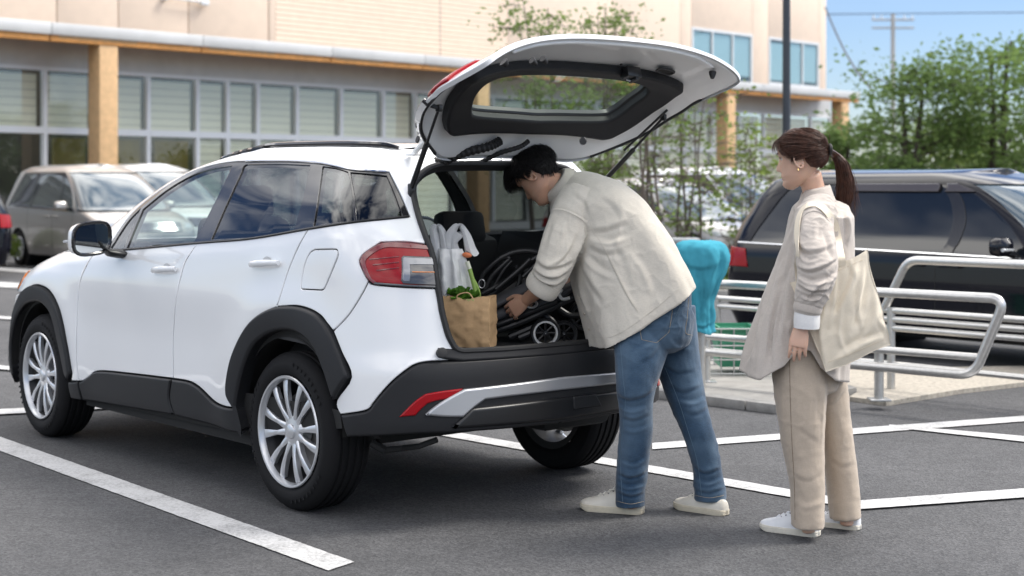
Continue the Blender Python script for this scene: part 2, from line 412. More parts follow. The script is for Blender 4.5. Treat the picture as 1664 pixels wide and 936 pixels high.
for i, (a, b) in enumerate(zip(cuts[:-1], cuts[1:])):
    if i in (3, 5):
        w = wins[(i-3)//2]
        MB().box(((a+b)/2, FY+.16, (5.32+w[2])/2), (b-a-.02, .06, w[2]-5.32), None, .01).build('wall_panel', 'peach_panel', bld)
        MB().box(((a+b)/2, FY+.16, (11.38+w[3])/2), (b-a-.02, .06, 11.38-w[3]), None, .01).build('wall_panel', 'peach_panel', bld)
        wo = MB(); zc, hz, xc, wx = (w[2]+w[3])/2, w[3]-w[2], (a+b)/2, b-a
        for xx in (a+.06, b-.06): wo.box((xx, FY+.15, zc), (.10, .09, hz-.01))
        for zz in (w[2]+.06, w[3]-.06): wo.box((xc, FY+.148, zz), (wx-.22, .09, .10))
        wf = wo.build('window', 'white_mullion', bld)
        for j in (1, 2): ubox('mullion', (a+wx*j/3, FY+.146, zc), (.07, .08, hz-.22), 'white_mullion', wf)
        for j in range(3): ubox('pane', (a+wx*(j+.5)/3, FY+.165, zc), (wx/3-.09, .012, hz-.22), 'upper_glass', wf)
        for j in range(3):
            ubox('blind_or_sky_sheet', (a+wx*(j+.5)/3, FY+.187, zc+.05*j), (wx/3-.12, .01, hz*(.9-.06*((i+j) % 3))), 'pane_sky_blue', wf)  # pale blue sheet behind each pane, imitating reflected sky
    else: MB().box(((a+b)/2, FY+.16, 8.35), (b-a-.02, .06, 6.06), None, .01).build('wall_panel', 'peach_panel', bld)
# canopy: fascia pieces, timber soffit boards, dark gaps, lamps and strips coloured as lit wood
CK1 = kof(1398, .35); SZ = 5.02
fe = [K0]+[kof(p, .35) for p in (-160, 84, 330, 540, 690, 860, 1080, 1240)]+[CK1]
for a, b in zip(fe[:-1], fe[1:]):
    MB().box(((a+b)/2, -.31, SZ+.155), (b-a-.015, .09, .29), None, .008).build('fascia', 'grey_metal_trim', bld)
    MB().box(((a+b)/2, -.255, SZ-.066), (b-a-.04, .05, .15), None, .006).build('added_fascia_board', 'soffit_wood', bld)  # added board; its lit face stands in for the dark soffit
    MB().box((a+(b-a)*.30, -.287, SZ-.030), ((b-a)*.5, .012, .05), None, .003).build('lit_wood_strip', 'glulam', bld)  # paler wood colour imitates the lit stretch of the fascia underside
ubox('canopy_roof', ((K0+CK1)/2, .72, SZ+.2), (CK1-K0-.02, 1.9, .16), 'soffit_dark', bld)
yb = -.24; j = 0
while yb < FY-.05:
    MB().box(((K0+CK1)/2, yb+.115, SZ+.05), (CK1-K0-.05, .225, .05), None, .006).build('soffit_board', 'soffit_wood', bld); yb += .235
x = K0+.6; j = 0
while x < CK1-2:
    ubox('soffit_slot', (x+.75, .05, SZ+.018), (1.7, .16, .012), 'soffit_dark', bld)
    ubox('soffit_lamp', (x+2.3, .62, SZ+.012), (1.5, .2, .03), 'white_mullion', bld)
    x += 3.6; j += 1
for kx in (0, 13.25, 26.5, 34.6):
    MB().box((kx, 0, SZ/2), (.52, .52, SZ+.02), None, .015).build('column', 'glulam', bld)
# glazing: header, transom, mullions, panes, blinds
ubox('header', ((K0+K1)/2, FY, 4.70), (K1-K0, .16, .72), 'grey_metal_trim', bld)
ubox('header_strip', ((K0+K1)/2, FY-.1, 4.36), (K1-K0, .05, .10), 'white_mullion', bld)
MULT = [K0, -12, -9, -6]+[kof(p, -FY) for p in (-40, 71, 152, 239, 319, 368, 417, 481, 552.6, 621, 673)]
x = MULT[-1]
while x < K1-1.6: x += 1.75; MULT.append(x)
MULT.append(K1)
ubox('plinth', ((K0+K1)/2, FY, .12), (K1-K0, .2, .24), 'grey_metal_trim', bld)
for i, kx in enumerate(MULT): ubox('mullion', (kx, FY-.02, 2.3), (.11, .14, 4.08), 'white_mullion', bld)
for i, (a, b) in enumerate(zip(MULT[:-1], MULT[1:])):
    c, w = (a+b)/2, b-a-.12
    ubox('transom', (c, FY-.03, 2.82), (w, .13, .17), 'white_mullion', bld)
    ubox('pane', (c, FY, 3.6), (w, .014, 1.38), 'shop_glass', bld); ubox('pane', (c, FY, 1.49), (w, .014, 2.48), 'shop_glass', bld)
    if a < 40:
        bl = MB(); z = 2.93
        full = a > kof(300, -FY)
        while z < 4.3: bl.box((c-.02*w, FY+.10, z), (w*.93, .012, .187)); z += .20
        if full:
            z = .4
            while z < 2.7: bl.box((c-.02*w, FY+.10, z), (w*.9, .012, .187)); z += .20
        bl.build('blind_or_sky_sheet', 'blind_cloth', bld, kind='stuff')
        if not full and i > 4: ubox('display_board', (c+.25*w, FY+.55, 1.9), (w*.72, .05, 1.5), 'brown_panel', bld)
    if i in (5, 7): ubox('ceiling_lamp', (c+.25*w, FY+.16, 4.12), (.5, .12, .16), 'white_mullion', bld)
ubox('back_wall', ((K0+K1)/2, FY+5, 2.5), (K1-K0, .1, 5), 'dark_inside', bld)
ubox('inner_floor', ((K0+K1)/2, FY+2.6, .05), (K1-K0, 4.8, .06), 'shop_floor', bld)
# wall bracket lamp at the top left
wl_ = thing('wall_lamp', 'small white bracket lamp high on the peach wall', 'lamp', BO+BE*kof(300,-FY)+Vector((0,0,6.45)), BROT)
MB().tube([(-.7,FY-.05,.02),(.55,FY-.05,.0)], .03, 8).build('arm', 'white_mullion', wl_); MB().box((.62,FY-.03,-.02),(.26,.14,.14),None,.02).build('lamp_head', 'white_mullion', wl_)
MB().box((-.6,FY+.06,.02),(.12,.2,.12)).build('bracket', 'white_mullion', wl_)
# ================================================================ trees and plants
mat('bark_grey', (.13,.105,.085), .9, var=(20,.3), bump=(40,.6,.01)); mat('bark_dark', (.07,.055,.045), .9, var=(20,.3), bump=(40,.6,.01))
def leafmat(name, c1, c2):
    m = mat(name, c1, .55, spec=.3); nt = m.node_tree; b = nt.nodes['Principled BSDF']; L = nt.links.new
    t = nt.nodes.new('ShaderNodeTexCoord'); n = nt.nodes.new('ShaderNodeTexNoise'); n.inputs['Scale'].default_value = 2.2; n.inputs['Detail'].default_value = 8; n.inputs['Roughness'].default_value = .8
    r = nt.nodes.new('ShaderNodeValToRGB'); r.color_ramp.elements[0].position = .3; r.color_ramp.elements[1].position = .72; r.color_ramp.elements[0].color = (*c1, 1); r.color_ramp.elements[1].color = (*c2, 1)
    L(t.outputs['Object'], n.inputs['Vector']); L(n.outputs[0], r.inputs[0]); L(r.outputs[0], b.inputs['Base Color'])
    tr = nt.nodes.new('ShaderNodeBsdfTranslucent'); L(r.outputs[0], tr.inputs[0]); mxs = nt.nodes.new('ShaderNodeMixShader'); mxs.inputs[0].default_value = .55
    o = nt.nodes['Material Output']; L(b.outputs[0], mxs.inputs[1]); L(tr.outputs[0], mxs.inputs[2]); L(mxs.outputs[0], o.inputs[0])
leafmat('leaf_light', (.11,.18,.04), (.25,.33,.10)); leafmat('leaf_mid', (.10,.175,.05), (.22,.31,.095)); leafmat('leaf_deep', (.09,.16,.05), (.20,.285,.09)); leafmat('leaf_bamboo', (.15,.22,.045), (.28,.36,.09))
def leaves(pts, size, r_, dirs=None, slim=.5):
    """one leaf-shaped quad pair per point"""
    n = len(pts); a = r_.normal(size=(n,3)); a /= np.linalg.norm(a, axis=1)[:,None]; a[:,2] *= .6
    b = np.cross(a, r_.normal(size=(n,3))); b /= np.linalg.norm(b, axis=1)[:,None]; c = np.cross(a, b); s_ = size*r_.uniform(.6, 1.4, n)[:,None]
    V = np.stack([pts-a*s_, pts+b*s_*slim+c*s_*.12, pts+a*s_, pts-b*s_*slim+c*s_*.12], 1).reshape(-1,3)
    F = np.arange(4*n).reshape(-1,4); return V, F
def tree(name, label, loc, h, stems, crown, leafm, bark, nleaf, lsize, seed, spread=.25, trunk_r=.06, layers=None, group=None, low=.35):
    """tapered trunk(s) with limbs and twigs; leaf clumps sit on the twig ends. crown=(radius, z0, z1)"""
    r_ = np.random.default_rng(seed); t = thing(name, label, 'tree', loc, 0, group); tips = []; cr_, z0, z1 = crown
    for s_ in range(stems):
        an = r_.uniform(0, 6.28); lean = spread*r_.uniform(.3, 1)*(1 if stems > 1 else .3); top = np.array([math.cos(an)*lean*h*.35, math.sin(an)*lean*h*.35, h*r_.uniform(.86, 1)])
        base = np.array([math.cos(an)*.10, math.sin(an)*.10, -.02])*(stems > 1); K = [base, base*.6+top*.3+r_.normal(0, .04, 3), top*.65+r_.normal(0, .06, 3), top]
        P = np.array(spline(K, 6)); rr = np.linspace(trunk_r, trunk_r*.18, len(P)); b = MB().tube(P, rr, 8)
        nl = max(7, int(26/stems**.5)); 
        for i in range(nl):
            f = low+(1-low)*(i+r_.uniform(0, 1))/nl; p = P[min(len(P)-1, int(f*(len(P)-1)))]
            if layers is not None and r_.random() < .8: pass
            zr = np.clip((p[2]-z0)/(z1-z0), 0, 1); reach = cr_*(math.sin(math.pi*(.15+.8*zr))**.7)*r_.uniform(.55, 1.05); a2 = an*0+r_.uniform(0, 6.28)
            e = p+np.array([math.cos(a2)*reach, math.sin(a2)*reach, reach*r_.uniform(.02, .45)]); e[2] = min(max(e[2], z0), z1)
            mid = p*.5+e*.5+np.array([0,0,.06*reach])+r_.normal(0, .05, 3); Q = np.array(spline([p, mid, e], 5)); b.tube(Q, np.linspace(trunk_r*.38*(1.1-f), .006, len(Q)), 5, caps=False)
            for j in range(4, len(Q)):
                for q in range(3):
                    w = Q[j]+r_.normal(0, .16, 3)*reach*np.array([1,1,.55]); tips.append(w)
                    if q == 0: b.tube([Q[j], (Q[j]+w)/2+r_.normal(0,.02,3), w], [.008,.005,.003], 4, caps=False)
        tips.append(top)
        b.build('trunk', bark, t, sharp=60)
    tips = np.array(tips); k = r_.integers(0, len(tips), nleaf); cl = .11*cr_+.06
    # clumps: denser cores, loose edges
    pts = tips[k]+r_.normal(0, 1, (nleaf,3))*np.array([cl, cl, cl*.55])*r_.choice([.6,1,1.5], nleaf)[:,None]
    V, F = leaves(pts, lsize, r_); o = link('crown', mesh_data('crown', V, F, leafm, False), t, kind='stuff'); return t
def G(px, Y): p = at(px, 303, Y); return (p.x, p.y, 0)
# slim young trees between the car and the building
SL = 'slim multi-stemmed street trees behind the car'
tree('street_tree', 'slim multi-stemmed tree whose top shows above the left of the raised tailgate', G(885, 23), 4.35, 3, (.75,2.2,4.4), 'leaf_light', 'bark_grey', 2300, .047, 1, trunk_r=.035, group=SL)
tree('street_tree', 'slim multi-stemmed tree whose top shows above the middle of the raised tailgate', G(985, 24), 4.3, 4, (.8,1.7,4.4), 'leaf_light', 'bark_grey', 2400, .047, 2, trunk_r=.032, group=SL)
tree('street_tree', 'thin birch-like tree with airy leaves right of the gas strut', G(1052, 20), 3.4, 5, (.75,.9,3.3), 'leaf_light', 'bark_grey', 950, .043, 3, trunk_r=.03, spread=.4, group=SL, low=.25)
tree('street_tree', 'leafy thin tree below the right tip of the tailgate', G(1118, 21), 3.0, 4, (.75,.9,2.9), 'leaf_light', 'bark_grey', 800, .043, 4, trunk_r=.028, spread=.4, group=SL, low=.25)
tree('bamboo_clump', 'pale yellow-green bamboo clump left of the dark lamp post', G(1212, 24), 2.55, 7, (.62,.7,2.5), 'leaf_bamboo', 'bark_grey', 800, .05, 5, spread=.3, trunk_r=.014, low=.2)
BG = 'broad green trees at the right'
tree('broad_tree', 'broad layered green tree directly right of the lamp post', G(1478, 33), 4.25, 3, (1.75,1.5,4.2), 'leaf_deep', 'bark_dark', 6200, .075, 6, trunk_r=.12, group=BG, low=.22)
tree('broad_tree', 'tallest broad green tree at the right edge of the photo', G(1622, 34), 4.75, 3, (1.5,1.5,4.7), 'leaf_mid', 'bark_dark', 5600, .075, 9, trunk_r=.12, group=BG, low=.2)
tree('broad_tree', 'smaller dark-trunked tree behind the ponytail of the woman', G(1384, 36), 3.0, 1, (.9,1.5,2.9), 'leaf_deep', 'bark_dark', 2200, .08, 8, trunk_r=.12, group=BG, low=.4)
tree('broad_tree', 'partly hidden green tree low behind the roof of the black van', G(1550, 40), 3.0, 3, (2.2,.9,2.8), 'leaf_light', 'bark_dark', 5000, .09, 11, trunk_r=.1, group=BG, low=.2)
tree('broad_tree', 'green tree cut off by the right border of the photo', G(1745, 31), 4.3, 2, (1.6,1.4,4.2), 'leaf_mid', 'bark_dark', 5000, .085, 12, trunk_r=.12, group=BG, low=.2)
def shrub(label, loc, rx, ry, h, seed, leafm='leaf_light', n=2600, ls=.035):
    r_ = np.random.default_rng(seed); t = thing('shrub', label, 'shrub', loc, 0, 'low shrubs'); b = MB()
    for i in range(16):
        e = np.array([r_.uniform(-rx,rx)*.8, r_.uniform(-ry,ry)*.8, h*r_.uniform(.5,.9)]); b.tube([e*[.3,.3,0], e*[.7,.7,.5], e], [.012,.008,.004], 5)
    b.build('stem', 'bark_grey', t)
    u_ = r_.normal(size=(n,3)); u_ /= np.linalg.norm(u_, axis=1)[:,None]; q = u_*np.array([rx,ry,h*.6])*(r_.uniform(.35,1,n)**.4)[:,None]; q[:,2] = np.abs(q[:,2])+h*.25
    q += .07*np.array([[mnoise.noise(Vector(v*4)), mnoise.noise(Vector(v*4+[7,0,0])), mnoise.noise(Vector(v*4+[0,7,0]))] for v in q]); V, F = leaves(q, ls, r_); link('foliage', mesh_data('foliage', V, F, leafm, False), t, kind='stuff')
shrub('low green shrub right of the grey cabinet', G(1130, 20), .45, .4, .52, 1); shrub('low green shrub at the rear of the black van', G(1178, 20.5), .42, .4, .50, 2); shrub('small yellow-green shrub at the far left edge', G(2, 27), .35, .3, .75, 3, 'leaf_bamboo', 1200)
# lamp post, far pole with wires, cabinet
mat('post_paint', (.035,.042,.055), .4); mat('pole_concrete', (.45,.44,.42), .8); mat('wire', (.03,.03,.032), .6); mat('cabinet_grey', (.40,.42,.43), .5, .2)
lp_ = thing('lamp_post', 'tall dark grey lamp post behind the woman', 'lamp post', G(1278, 21)); MB().tube([(0,0,0),(0,0,3),(0,0,7)], [.058,.054,.045], 20).build('pole', 'post_paint', lp_); MB().tube([(0,0,0),(0,0,.35),(0,0,.4)], [.09,.085,.06], 20).build('base', 'post_paint', lp_)
up_ = thing('utility_pole', 'distant utility pole with crossarms against the sky', 'utility pole', G(1451, 95)); MB().tube([(0,0,0),(0,0,12.1)], [.18,.12], 12).build('pole', 'pole_concrete', up_)
for z_ in (11.7, 11.2): MB().tube([(-1.3,0,z_),(1.3,0,z_)], .06, 8).build('crossarm', 'pole_concrete', up_)
for x_ in (-1.2,-.7,.7,1.2): MB().tube([(x_,0,11.7),(x_,0,11.98)], .05, 8).build('insulator', 'white_mullion', up_)
for z_, s_ in ((11.95,-1.2),(11.95,1.2)):
    b = MB(); pts = [(s_+60*(t-.3), -4*t, z_+.9*((t-.3)/.7)**2*(-1 if t < .3 else .4)) for t in np.linspace(-.3, 1, 30)]; b.tube(pts, .016, 5).build('wire', 'wire', up_)
sc_ = thing('service_cable', 'dark cable slanting down from the corner of the building', 'cable', G(1347, 62)); A_ = at(1341,12,62)-Vector(G(1347,62)); B_ = at(1420,150,50)-Vector(G(1347,62))
MB().tube([tuple(A_.lerp(B_, t)+Vector((0,0,-.35*math.sin(math.pi*t)))) for t in np.linspace(0, 1, 16)], .035, 6).build('cable', 'wire', sc_)
cb = thing('utility_cabinet', 'grey metal utility cabinet beside the thin trees', 'cabinet', G(1107, 18.5)); MB().box((0,0,.37),(.38,.3,.74),None,.012).build('body', 'cabinet_grey', cb); MB().box((0,-.01,.765),(.42,.34,.05),None,.012).build('lid', 'cabinet_grey', cb); MB().box((-.09,-.155,.38),(.17,.014,.62),None,.005).build('door', 'cabinet_grey', cb); MB().box((.09,-.155,.38),(.17,.014,.62),None,.005).build('door', 'cabinet_grey', cb)
# planting beds under the trees
mat('soil', (.075,.055,.038), .95, var=(18,.35,8), bump=(45,.8,.02))
def bed(pts):
    P = [Vector(G(*p)) for p in pts]; n = len(P); V = [(p.x, p.y, 0) for p in P]+[(p.x, p.y, .09) for p in P]
    link('planting_bed', mesh_data('planting_bed', V, [tuple(range(n, 2*n))]+[(i, (i+1) % n, n+(i+1) % n, n+i) for i in range(n)], 'soil', False), kind='structure')
    for i in range(n):
        A, B = P[i], P[(i+1) % n]; d = (B-A).normalized(); c = (A+B)/2; k = max(1, int((B-A).length/1.0))
        for j in range(k):
            cc = A.lerp(B, (j+.5)/k); MB().box((cc.x, cc.y, .065), ((B-A).length/k-.012, .14, .13), Matrix.Rotation(math.atan2(d.y, d.x), 3, 'Z'), .012).build('kerb', 'kerb_concrete', None, kind='structure')
bed([(800,23.5),(1090,18.9),(1260,19.2),(1290,25.5),(840,26)])
bed([(1340,33),(1460,30.5),(1800,28),(1860,36),(1700,43),(1330,40)])
# ================================================================ vehicle body machine
class Shell:
    """car body as contour lines: at each height a plan outline running rear centre -> left side -> front centre.
    a = metres along the outline (0 rear centre, negative a = right side), z = height"""
    def __init__(s, w, xr, xf, Rr, Rf, nr=2.8, nf=2.6, Lr=1.15, Ls=2.9, Lf=1.45, zmax=1.7, feat=None, wfun=None):
        s.z = np.linspace(0, zmax, 341); s.Lr, s.Ls, s.Lf = Lr, Ls, Lf; s.L = Lr+Ls+Lf
        def tab(t, sm=9):
            t = np.array(t, float); v = np.interp(s.z, t[:,0], t[:,1]); k = np.hanning(sm+2)[1:-1]; k /= k.sum()
            vp = np.pad(v, sm//2, mode='edge'); return np.convolve(vp, k, 'valid')
        s.tw, s.txr, s.txf, s.tRr, s.tRf = tab(w, 11), tab(xr, 21), tab(xf, 15), tab(Rr, 21), tab(Rf, 21)
        s.nr, s.nf, s.feat, s.wfun = nr, nf, feat, wfun
        def lut(n, rx, wy):
            ph = np.linspace(0, math.pi/2, 2000); X = rx*np.cos(ph)**(2/n); Y = wy*np.sin(ph)**(2/n)
            d = np.concatenate([[0], np.cumsum(np.hypot(np.diff(X), np.diff(Y)))]); return d/d[-1], ph
        s.lr = lut(nr, np.median(s.tRr), .88); s.lf = lut(nf, np.median(s.tRf), .88)
    def ev(s, a, z):
        a = np.asarray(a, float); z = np.asarray(z, float); sg = np.where(a < 0, -1., 1.); a = np.abs(a)
        I = lambda t: np.interp(z, s.z, t)
        xr, xf, Rr, Rf = I(s.txr), I(s.txf), I(s.tRr), I(s.tRf)
        t = np.clip(a/s.Lr, 0, 1); ph = np.interp(t, *s.lr)
        X1 = xr+Rr-Rr*np.cos(ph)**(2/s.nr); f1 = np.sin(ph)**(2/s.nr)
        q = np.clip((a-s.Lr)/s.Ls, 0, 1); X2 = xr+Rr+q*(xf-Rf-xr-Rr)
        t3 = np.clip((s.L-a)/s.Lf, 0, 1); ph3 = np.interp(t3, *s.lf)
        X3 = xf-Rf+Rf*np.cos(ph3)**(2/s.nf); f3 = np.sin(ph3)**(2/s.nf)
        rear = a < s.Lr; front = a > s.Lr+s.Ls
        x = np.where(rear, X1, np.where(front, X3, X2)); f = np.where(rear, f1, np.where(front, f3, 1.))
        w = s.wfun(s, x, z) if s.wfun else np.interp(z, s.z, s.tw)
        y = w*f
        return np.stack([x, y*sg, z], -1)
    def nrm(s, a, z, e=.006):
        """outward normal (away from the car's middle)"""
        a = np.asarray(a, float); z = np.asarray(z, float)
        am = np.where(np.abs(a) < 2*e, np.sign(a+1e-12)*2*e, a)
        du = s.ev(am+e, z)-s.ev(am-e, z); dv = s.ev(am, z+e)-s.ev(am, z-e)
        n = np.cross(dv, du); n /= np.linalg.norm(n, axis=-1, keepdims=True)+1e-12
        return n*np.where(a < 0, 1., 1.)[...,None]
    def P(s, a, z, off=0):
        p = s.ev(a, z); n = s.nrm(a, z)
        d = np.zeros(p.shape[:-1])
        if s.feat: d = s.feat(p[...,0], p[...,2])
        return p+n*(d+off)[...,None]
    def ax(s, x, z):
        """a of the left-side point at length x, height z"""
        A = np.linspace(0, s.L, 600); out = []
        for xx, zz in zip(np.atleast_1d(x), np.atleast_1d(z)):
            X = s.ev(A, np.full(600, zz))[:,0]; out.append(np.interp(xx, np.maximum.accumulate(X), A))
        return np.array(out)
    def bvh(s, off=0, a0=-1.6, a1=None, na=330, nz=170, z0=.12, z1=1.66):
        a1 = s.L if a1 is None else a1
        A, Z = np.meshgrid(np.linspace(a0, a1, na), np.linspace(z0, z1, nz), indexing='ij')
        V = s.P(A.ravel(), Z.ravel(), off); T = []
        for i in range(na-1):
            b = i*nz+np.arange(nz-1); T += list(zip(b, b+1, b+nz)); T += list(zip(b+1, b+nz+1, b+nz))
        return BVHTree.FromPolygons([tuple(v) for v in V], [tuple(map(int, t)) for t in T]), V, np.array(T), A.ravel(), Z.ravel()
def panel(sh, name, P, m, parent, off=0., depth=.02, gap=.0028, bev=.004, holes=(), res=.035, step=.014, mirror=False, flip=False, xform=None):
    """a body panel: the outline P in (a,z) laid on the shell, with a rounded, returned rim"""
    P = resample(P, step)
    if np.sum(P[:,0]*np.roll(P[:,1], -1)-np.roll(P[:,0], -1)*P[:,1]) < 0: P = P[::-1]
    O = inset(P, gap); I = inset(O, bev); Hs = []
    for h_ in holes:
        h_ = resample(h_, step)
        if np.sum(h_[:,0]*np.roll(h_[:,1], -1)-np.roll(h_[:,0], -1)*h_[:,1]) < 0: h_ = h_[::-1]
        Hs.append((inset(h_, -gap), inset(h_, -gap-bev)))
    V2, T = fill2d(I, [b for a, b in Hs], res)
    sgn = -1. if flip else 1.
    def AN(Q):
        """true surface normal, so that the sheet shades smoothly"""
        a_, z_ = Q[:,0], Q[:,1]; e = .007; a_ = np.where(np.abs(a_) < 2*e, 2*e, a_)
        n = np.cross(sh.P(a_, z_+e)-sh.P(a_, z_-e), sh.P(a_+e, z_)-sh.P(a_-e, z_)); n /= np.linalg.norm(n, axis=1)[:,None]+1e-12
        k = np.sign((n*sh.nrm(a_, z_)).sum(1)); return n*np.where(k == 0, 1, k)[:,None]*sgn
    V = list(sh.P(V2[:,0], V2[:,1], off)); N = list(AN(V2)); F = [tuple(t) for t in T]
    def skirt(In, Out, rev):
        n = len(In); b = len(V); p0 = sh.P(In[:,0], In[:,1], off); p1 = sh.P(Out[:,0], Out[:,1], off-(bev if depth > 0 else -bev)*.7); nn = AN(In)
        od = p1-p0; od -= nn*(od*nn).sum(1)[:,None]; od /= np.linalg.norm(od, axis=1)[:,None]+1e-9
        V.extend(p0); V.extend(p1); V.extend(p1); V.extend(sh.P(Out[:,0], Out[:,1], off-depth)); N.extend(nn); N.extend(nn*.45+od*.89); N.extend(od); N.extend(od)
        for k in (0, 2):
            for i in range(n):
                j = (i+1) % n; q = (b+k*n+i, b+k*n+j, b+(k+1)*n+j, b+(k+1)*n+i); F.append(q[::-1] if not rev else q)
    skirt(I, O, False)
    for a, b in Hs: skirt(b, a, True)
    V = np.array(V); N = np.array(N)
    t = F[len(T)//2]; nn = np.cross(V[t[1]]-V[t[0]], V[t[2]]-V[t[0]])
    if nn @ N[t[0]] < 0: F = [f[::-1] for f in F]
    def make(Vm, Nm, Fm):
        if xform is not None:
            X3 = np.array(xform.to_3x3()); Vm = Vm @ X3.T+np.array(xform.to_translation()); Nm = Nm @ X3.T
        me = mesh_data(name, Vm, Fm, m, True); me.normals_split_custom_set_from_vertices([tuple(map(float, x)) for x in Nm])
        return link(name, me, parent)
    o = make(V, N, F)
    if mirror: o2 = make(V*np.array([1,-1,1]), N*np.array([1,-1,1]), [f[::-1] for f in F]); return o, o2
    return o

# ---------------------------------------------------------------- materials shared by the vehicles
mat('white_paint', (.80,.81,.82), .32, coat=1.0, coatr=.02)
mat('black_plastic', (.016,.0165,.0185), .5, spec=.3, bump=(900,.25,.001))
mat('satin_black', (.010,.0105,.012), .35)
mat('gloss_black', (.010,.010,.012), .12, coat=.5)
mat('rubber_seal', (.012,.012,.013), .6)
mat('silver_plastic', (.44,.45,.47), .33, .55)
mat('rim_silver', (.62,.63,.65), .32, .6, coat=.6); mat('rim_dark', (.05,.05,.052), .5, .5)
mat('disc_metal', (.32,.31,.30), .35, .9)
mat('tyre_rubber', (.011,.011,.012), .75, spec=.18, bump=(140,.12,.002))
mat('chrome', (.80,.81,.83), .10, 1.0)
mat('under_black', (.012,.012,.012), .8)
mat('red_lens', (.30,.003,.008), .2, coat=.2, spec=.25)
mat('dark_red_lens', (.16,.004,.008), .15, coat=1)
mat('amber_lens', (.75,.22,.03), .15, coat=1)
mat('clear_lens', (.62,.64,.66), .1, .35, coat=1)
mat('smoke_lens', (.06,.06,.065), .1, coat=1)
mat('seat_cloth', (.025,.026,.029), .7, bump=(300,.2,.002))
mat('cabin_trim', (.035,.036,.039), .6)
mat('headliner', (.26,.25,.235), .9)
mat('boot_carpet', (.016,.016,.017), .95, bump=(400,.4,.003))
mat('mirror_glass', (.75,.78,.78), .02, 1.0)
glass('car_glass', (.70,.78,.75)); glass('privacy_glass', (.13,.145,.15))

def make_wheel(rad, width, rim, spokes, steel=False):
    """wheel at the origin, axle along y, outer face at y=+0; returns dict part -> mesh data"""
    W = width; d = {}
    nt_ = 96
    p = [(rim+.004, -.012), (rim+.022, .002), (rim+.05, .006), (rad-.05, .004), (rad-.022, -.006), (rad-.008, -.022), (rad-.001, -.036)]
    nb = 4; y0, y1 = -.036, -W+.036; gw = .0085
    for g in range(nb):
        yc = y0+(y1-y0)*(g+.5)/nb
        p += [(rad, yc+gw), (rad-.008, yc+gw*.6), (rad-.008, yc-gw*.6), (rad, yc-gw)]
    p += [(rad-.001, -W+.036), (rad-.008, -W+.022), (rad-.022, -W+.006), (rad-.05, -W), (rim+.02, -W), (rim+.004, -W+.012)]
    def tread(i, j): return (-.0015 if (i in (4,5) and j % 3 == 0) else 0)
    d['tyre'] = MB().lathe(p, n=nt_, mod=tread)
    # raised ring of sidewall lettering-like ribs
    rb_ = MB()
    for j in range(58):
        if (j//9) % 2: continue
        a = 2*math.pi*j/58; q = rim+.062
        rb_.box((q*math.cos(a), .0065, q*math.sin(a)), (.016, .0016, .010), Matrix.Rotation(-a, 3, 'Y'))
    d['sidewall_rib'] = rb_
    d['rim'] = MB().lathe([(rim+.006, -.001), (rim+.002, .004), (rim-.006, .003), (rim-.012, -.008), (rim-.015, -.022)], n=72)
    d['barrel'] = MB().lathe([(rim-.0151, -.0221), (rim-.022, -.05), (rim-.028, -.06), (rim-.03, -W+.02), (rim+.004, -W+.01)], n=72)
    hub = MB().lathe([(0, -.008), (.026, -.009), (.031, -.012), (.034, -.02), (.062, -.024), (.072, -.034), (.072, -.08), (0, -.08)], n=36)
    d['hub'] = hub
    def spoke(w0, w1):
        rings = []
        for t in np.linspace(0, 1, 7):
            r_ = .055+(rim-.016-.055)*t; y = -.026+.016*math.sin(t*1.9)-.012*t*t; w = w0+(w1-w0)*abs(t-.35)**.8; h_ = .016*(1-.3*t)
            rings.append([(r_, y, w), (r_, y+.004, w*.55), (r_, y+.004, -w*.55), (r_, y, -w), (r_, y-h_*1.7, -w*.75), (r_, y-h_*1.7, w*.75)])
        return MB().loft(rings)
    d['spoke'] = spoke(.0095, .0235)
    d['nut'] = MB().lathe([(0, -.012), (.008, -.012), (.010, -.016), (.010, -.04)], n=10)
    d['brake_disc'] = MB().lathe([(.04, -.085), (.165, -.085), (.165, -.105), (.04, -.105)], n=40).add(*[(lambda b: (b.V, b.F))(MB().box((-.125, -.095, .03), (.06, .055, .13), None, .01))][0])
    M_ = dict(tyre='tyre_rubber', sidewall_rib='tyre_rubber', rim='rim_silver', barrel='rim_dark', hub='rim_silver', spoke='rim_silver', nut='disc_metal', brake_disc='disc_metal')
    def fin(k):
        me = d[k].data(k, M_[k]); bm = bmesh.new(); bm.from_mesh(me); bmesh.ops.recalc_face_normals(bm, faces=bm.faces); bm.to_mesh(me); bm.free()
        me.polygons.foreach_set('use_smooth', [True]*len(me.polygons)); me.set_sharp_from_angle(angle=R(35)); return me
    return {k: fin(k) for k in d}, rim, spokes
def add_wheel(W, parent, loc, right=False, steer=0, spin=0):
    data, rim, ns = W
    w = link('wheel', data['tyre'], parent, loc, (0, 0, (math.pi if right else 0)+steer)); w.rotation_euler.rotate_axis('Y', spin)
    r_ = link('rim', data['rim'], w); link('barrel', data['barrel'], w); link('hub', data['hub'], w); link('brake_disc', data['brake_disc'], w); link('sidewall_rib', data['sidewall_rib'], w, kind='stuff')
    for i in range(ns):
        # slim twin spokes: pairs leaning towards each other
        a = 2*math.pi*i/ns+(.035 if i % 2 else -.035)
        link('spoke', data['spoke'], w, rot=(0, a, 0))
    for i in range(5):
        a = 2*math.pi*i/5; link('nut', data['nut'], w, (.047*math.cos(a), -.013, .047*math.sin(a)))
    return w
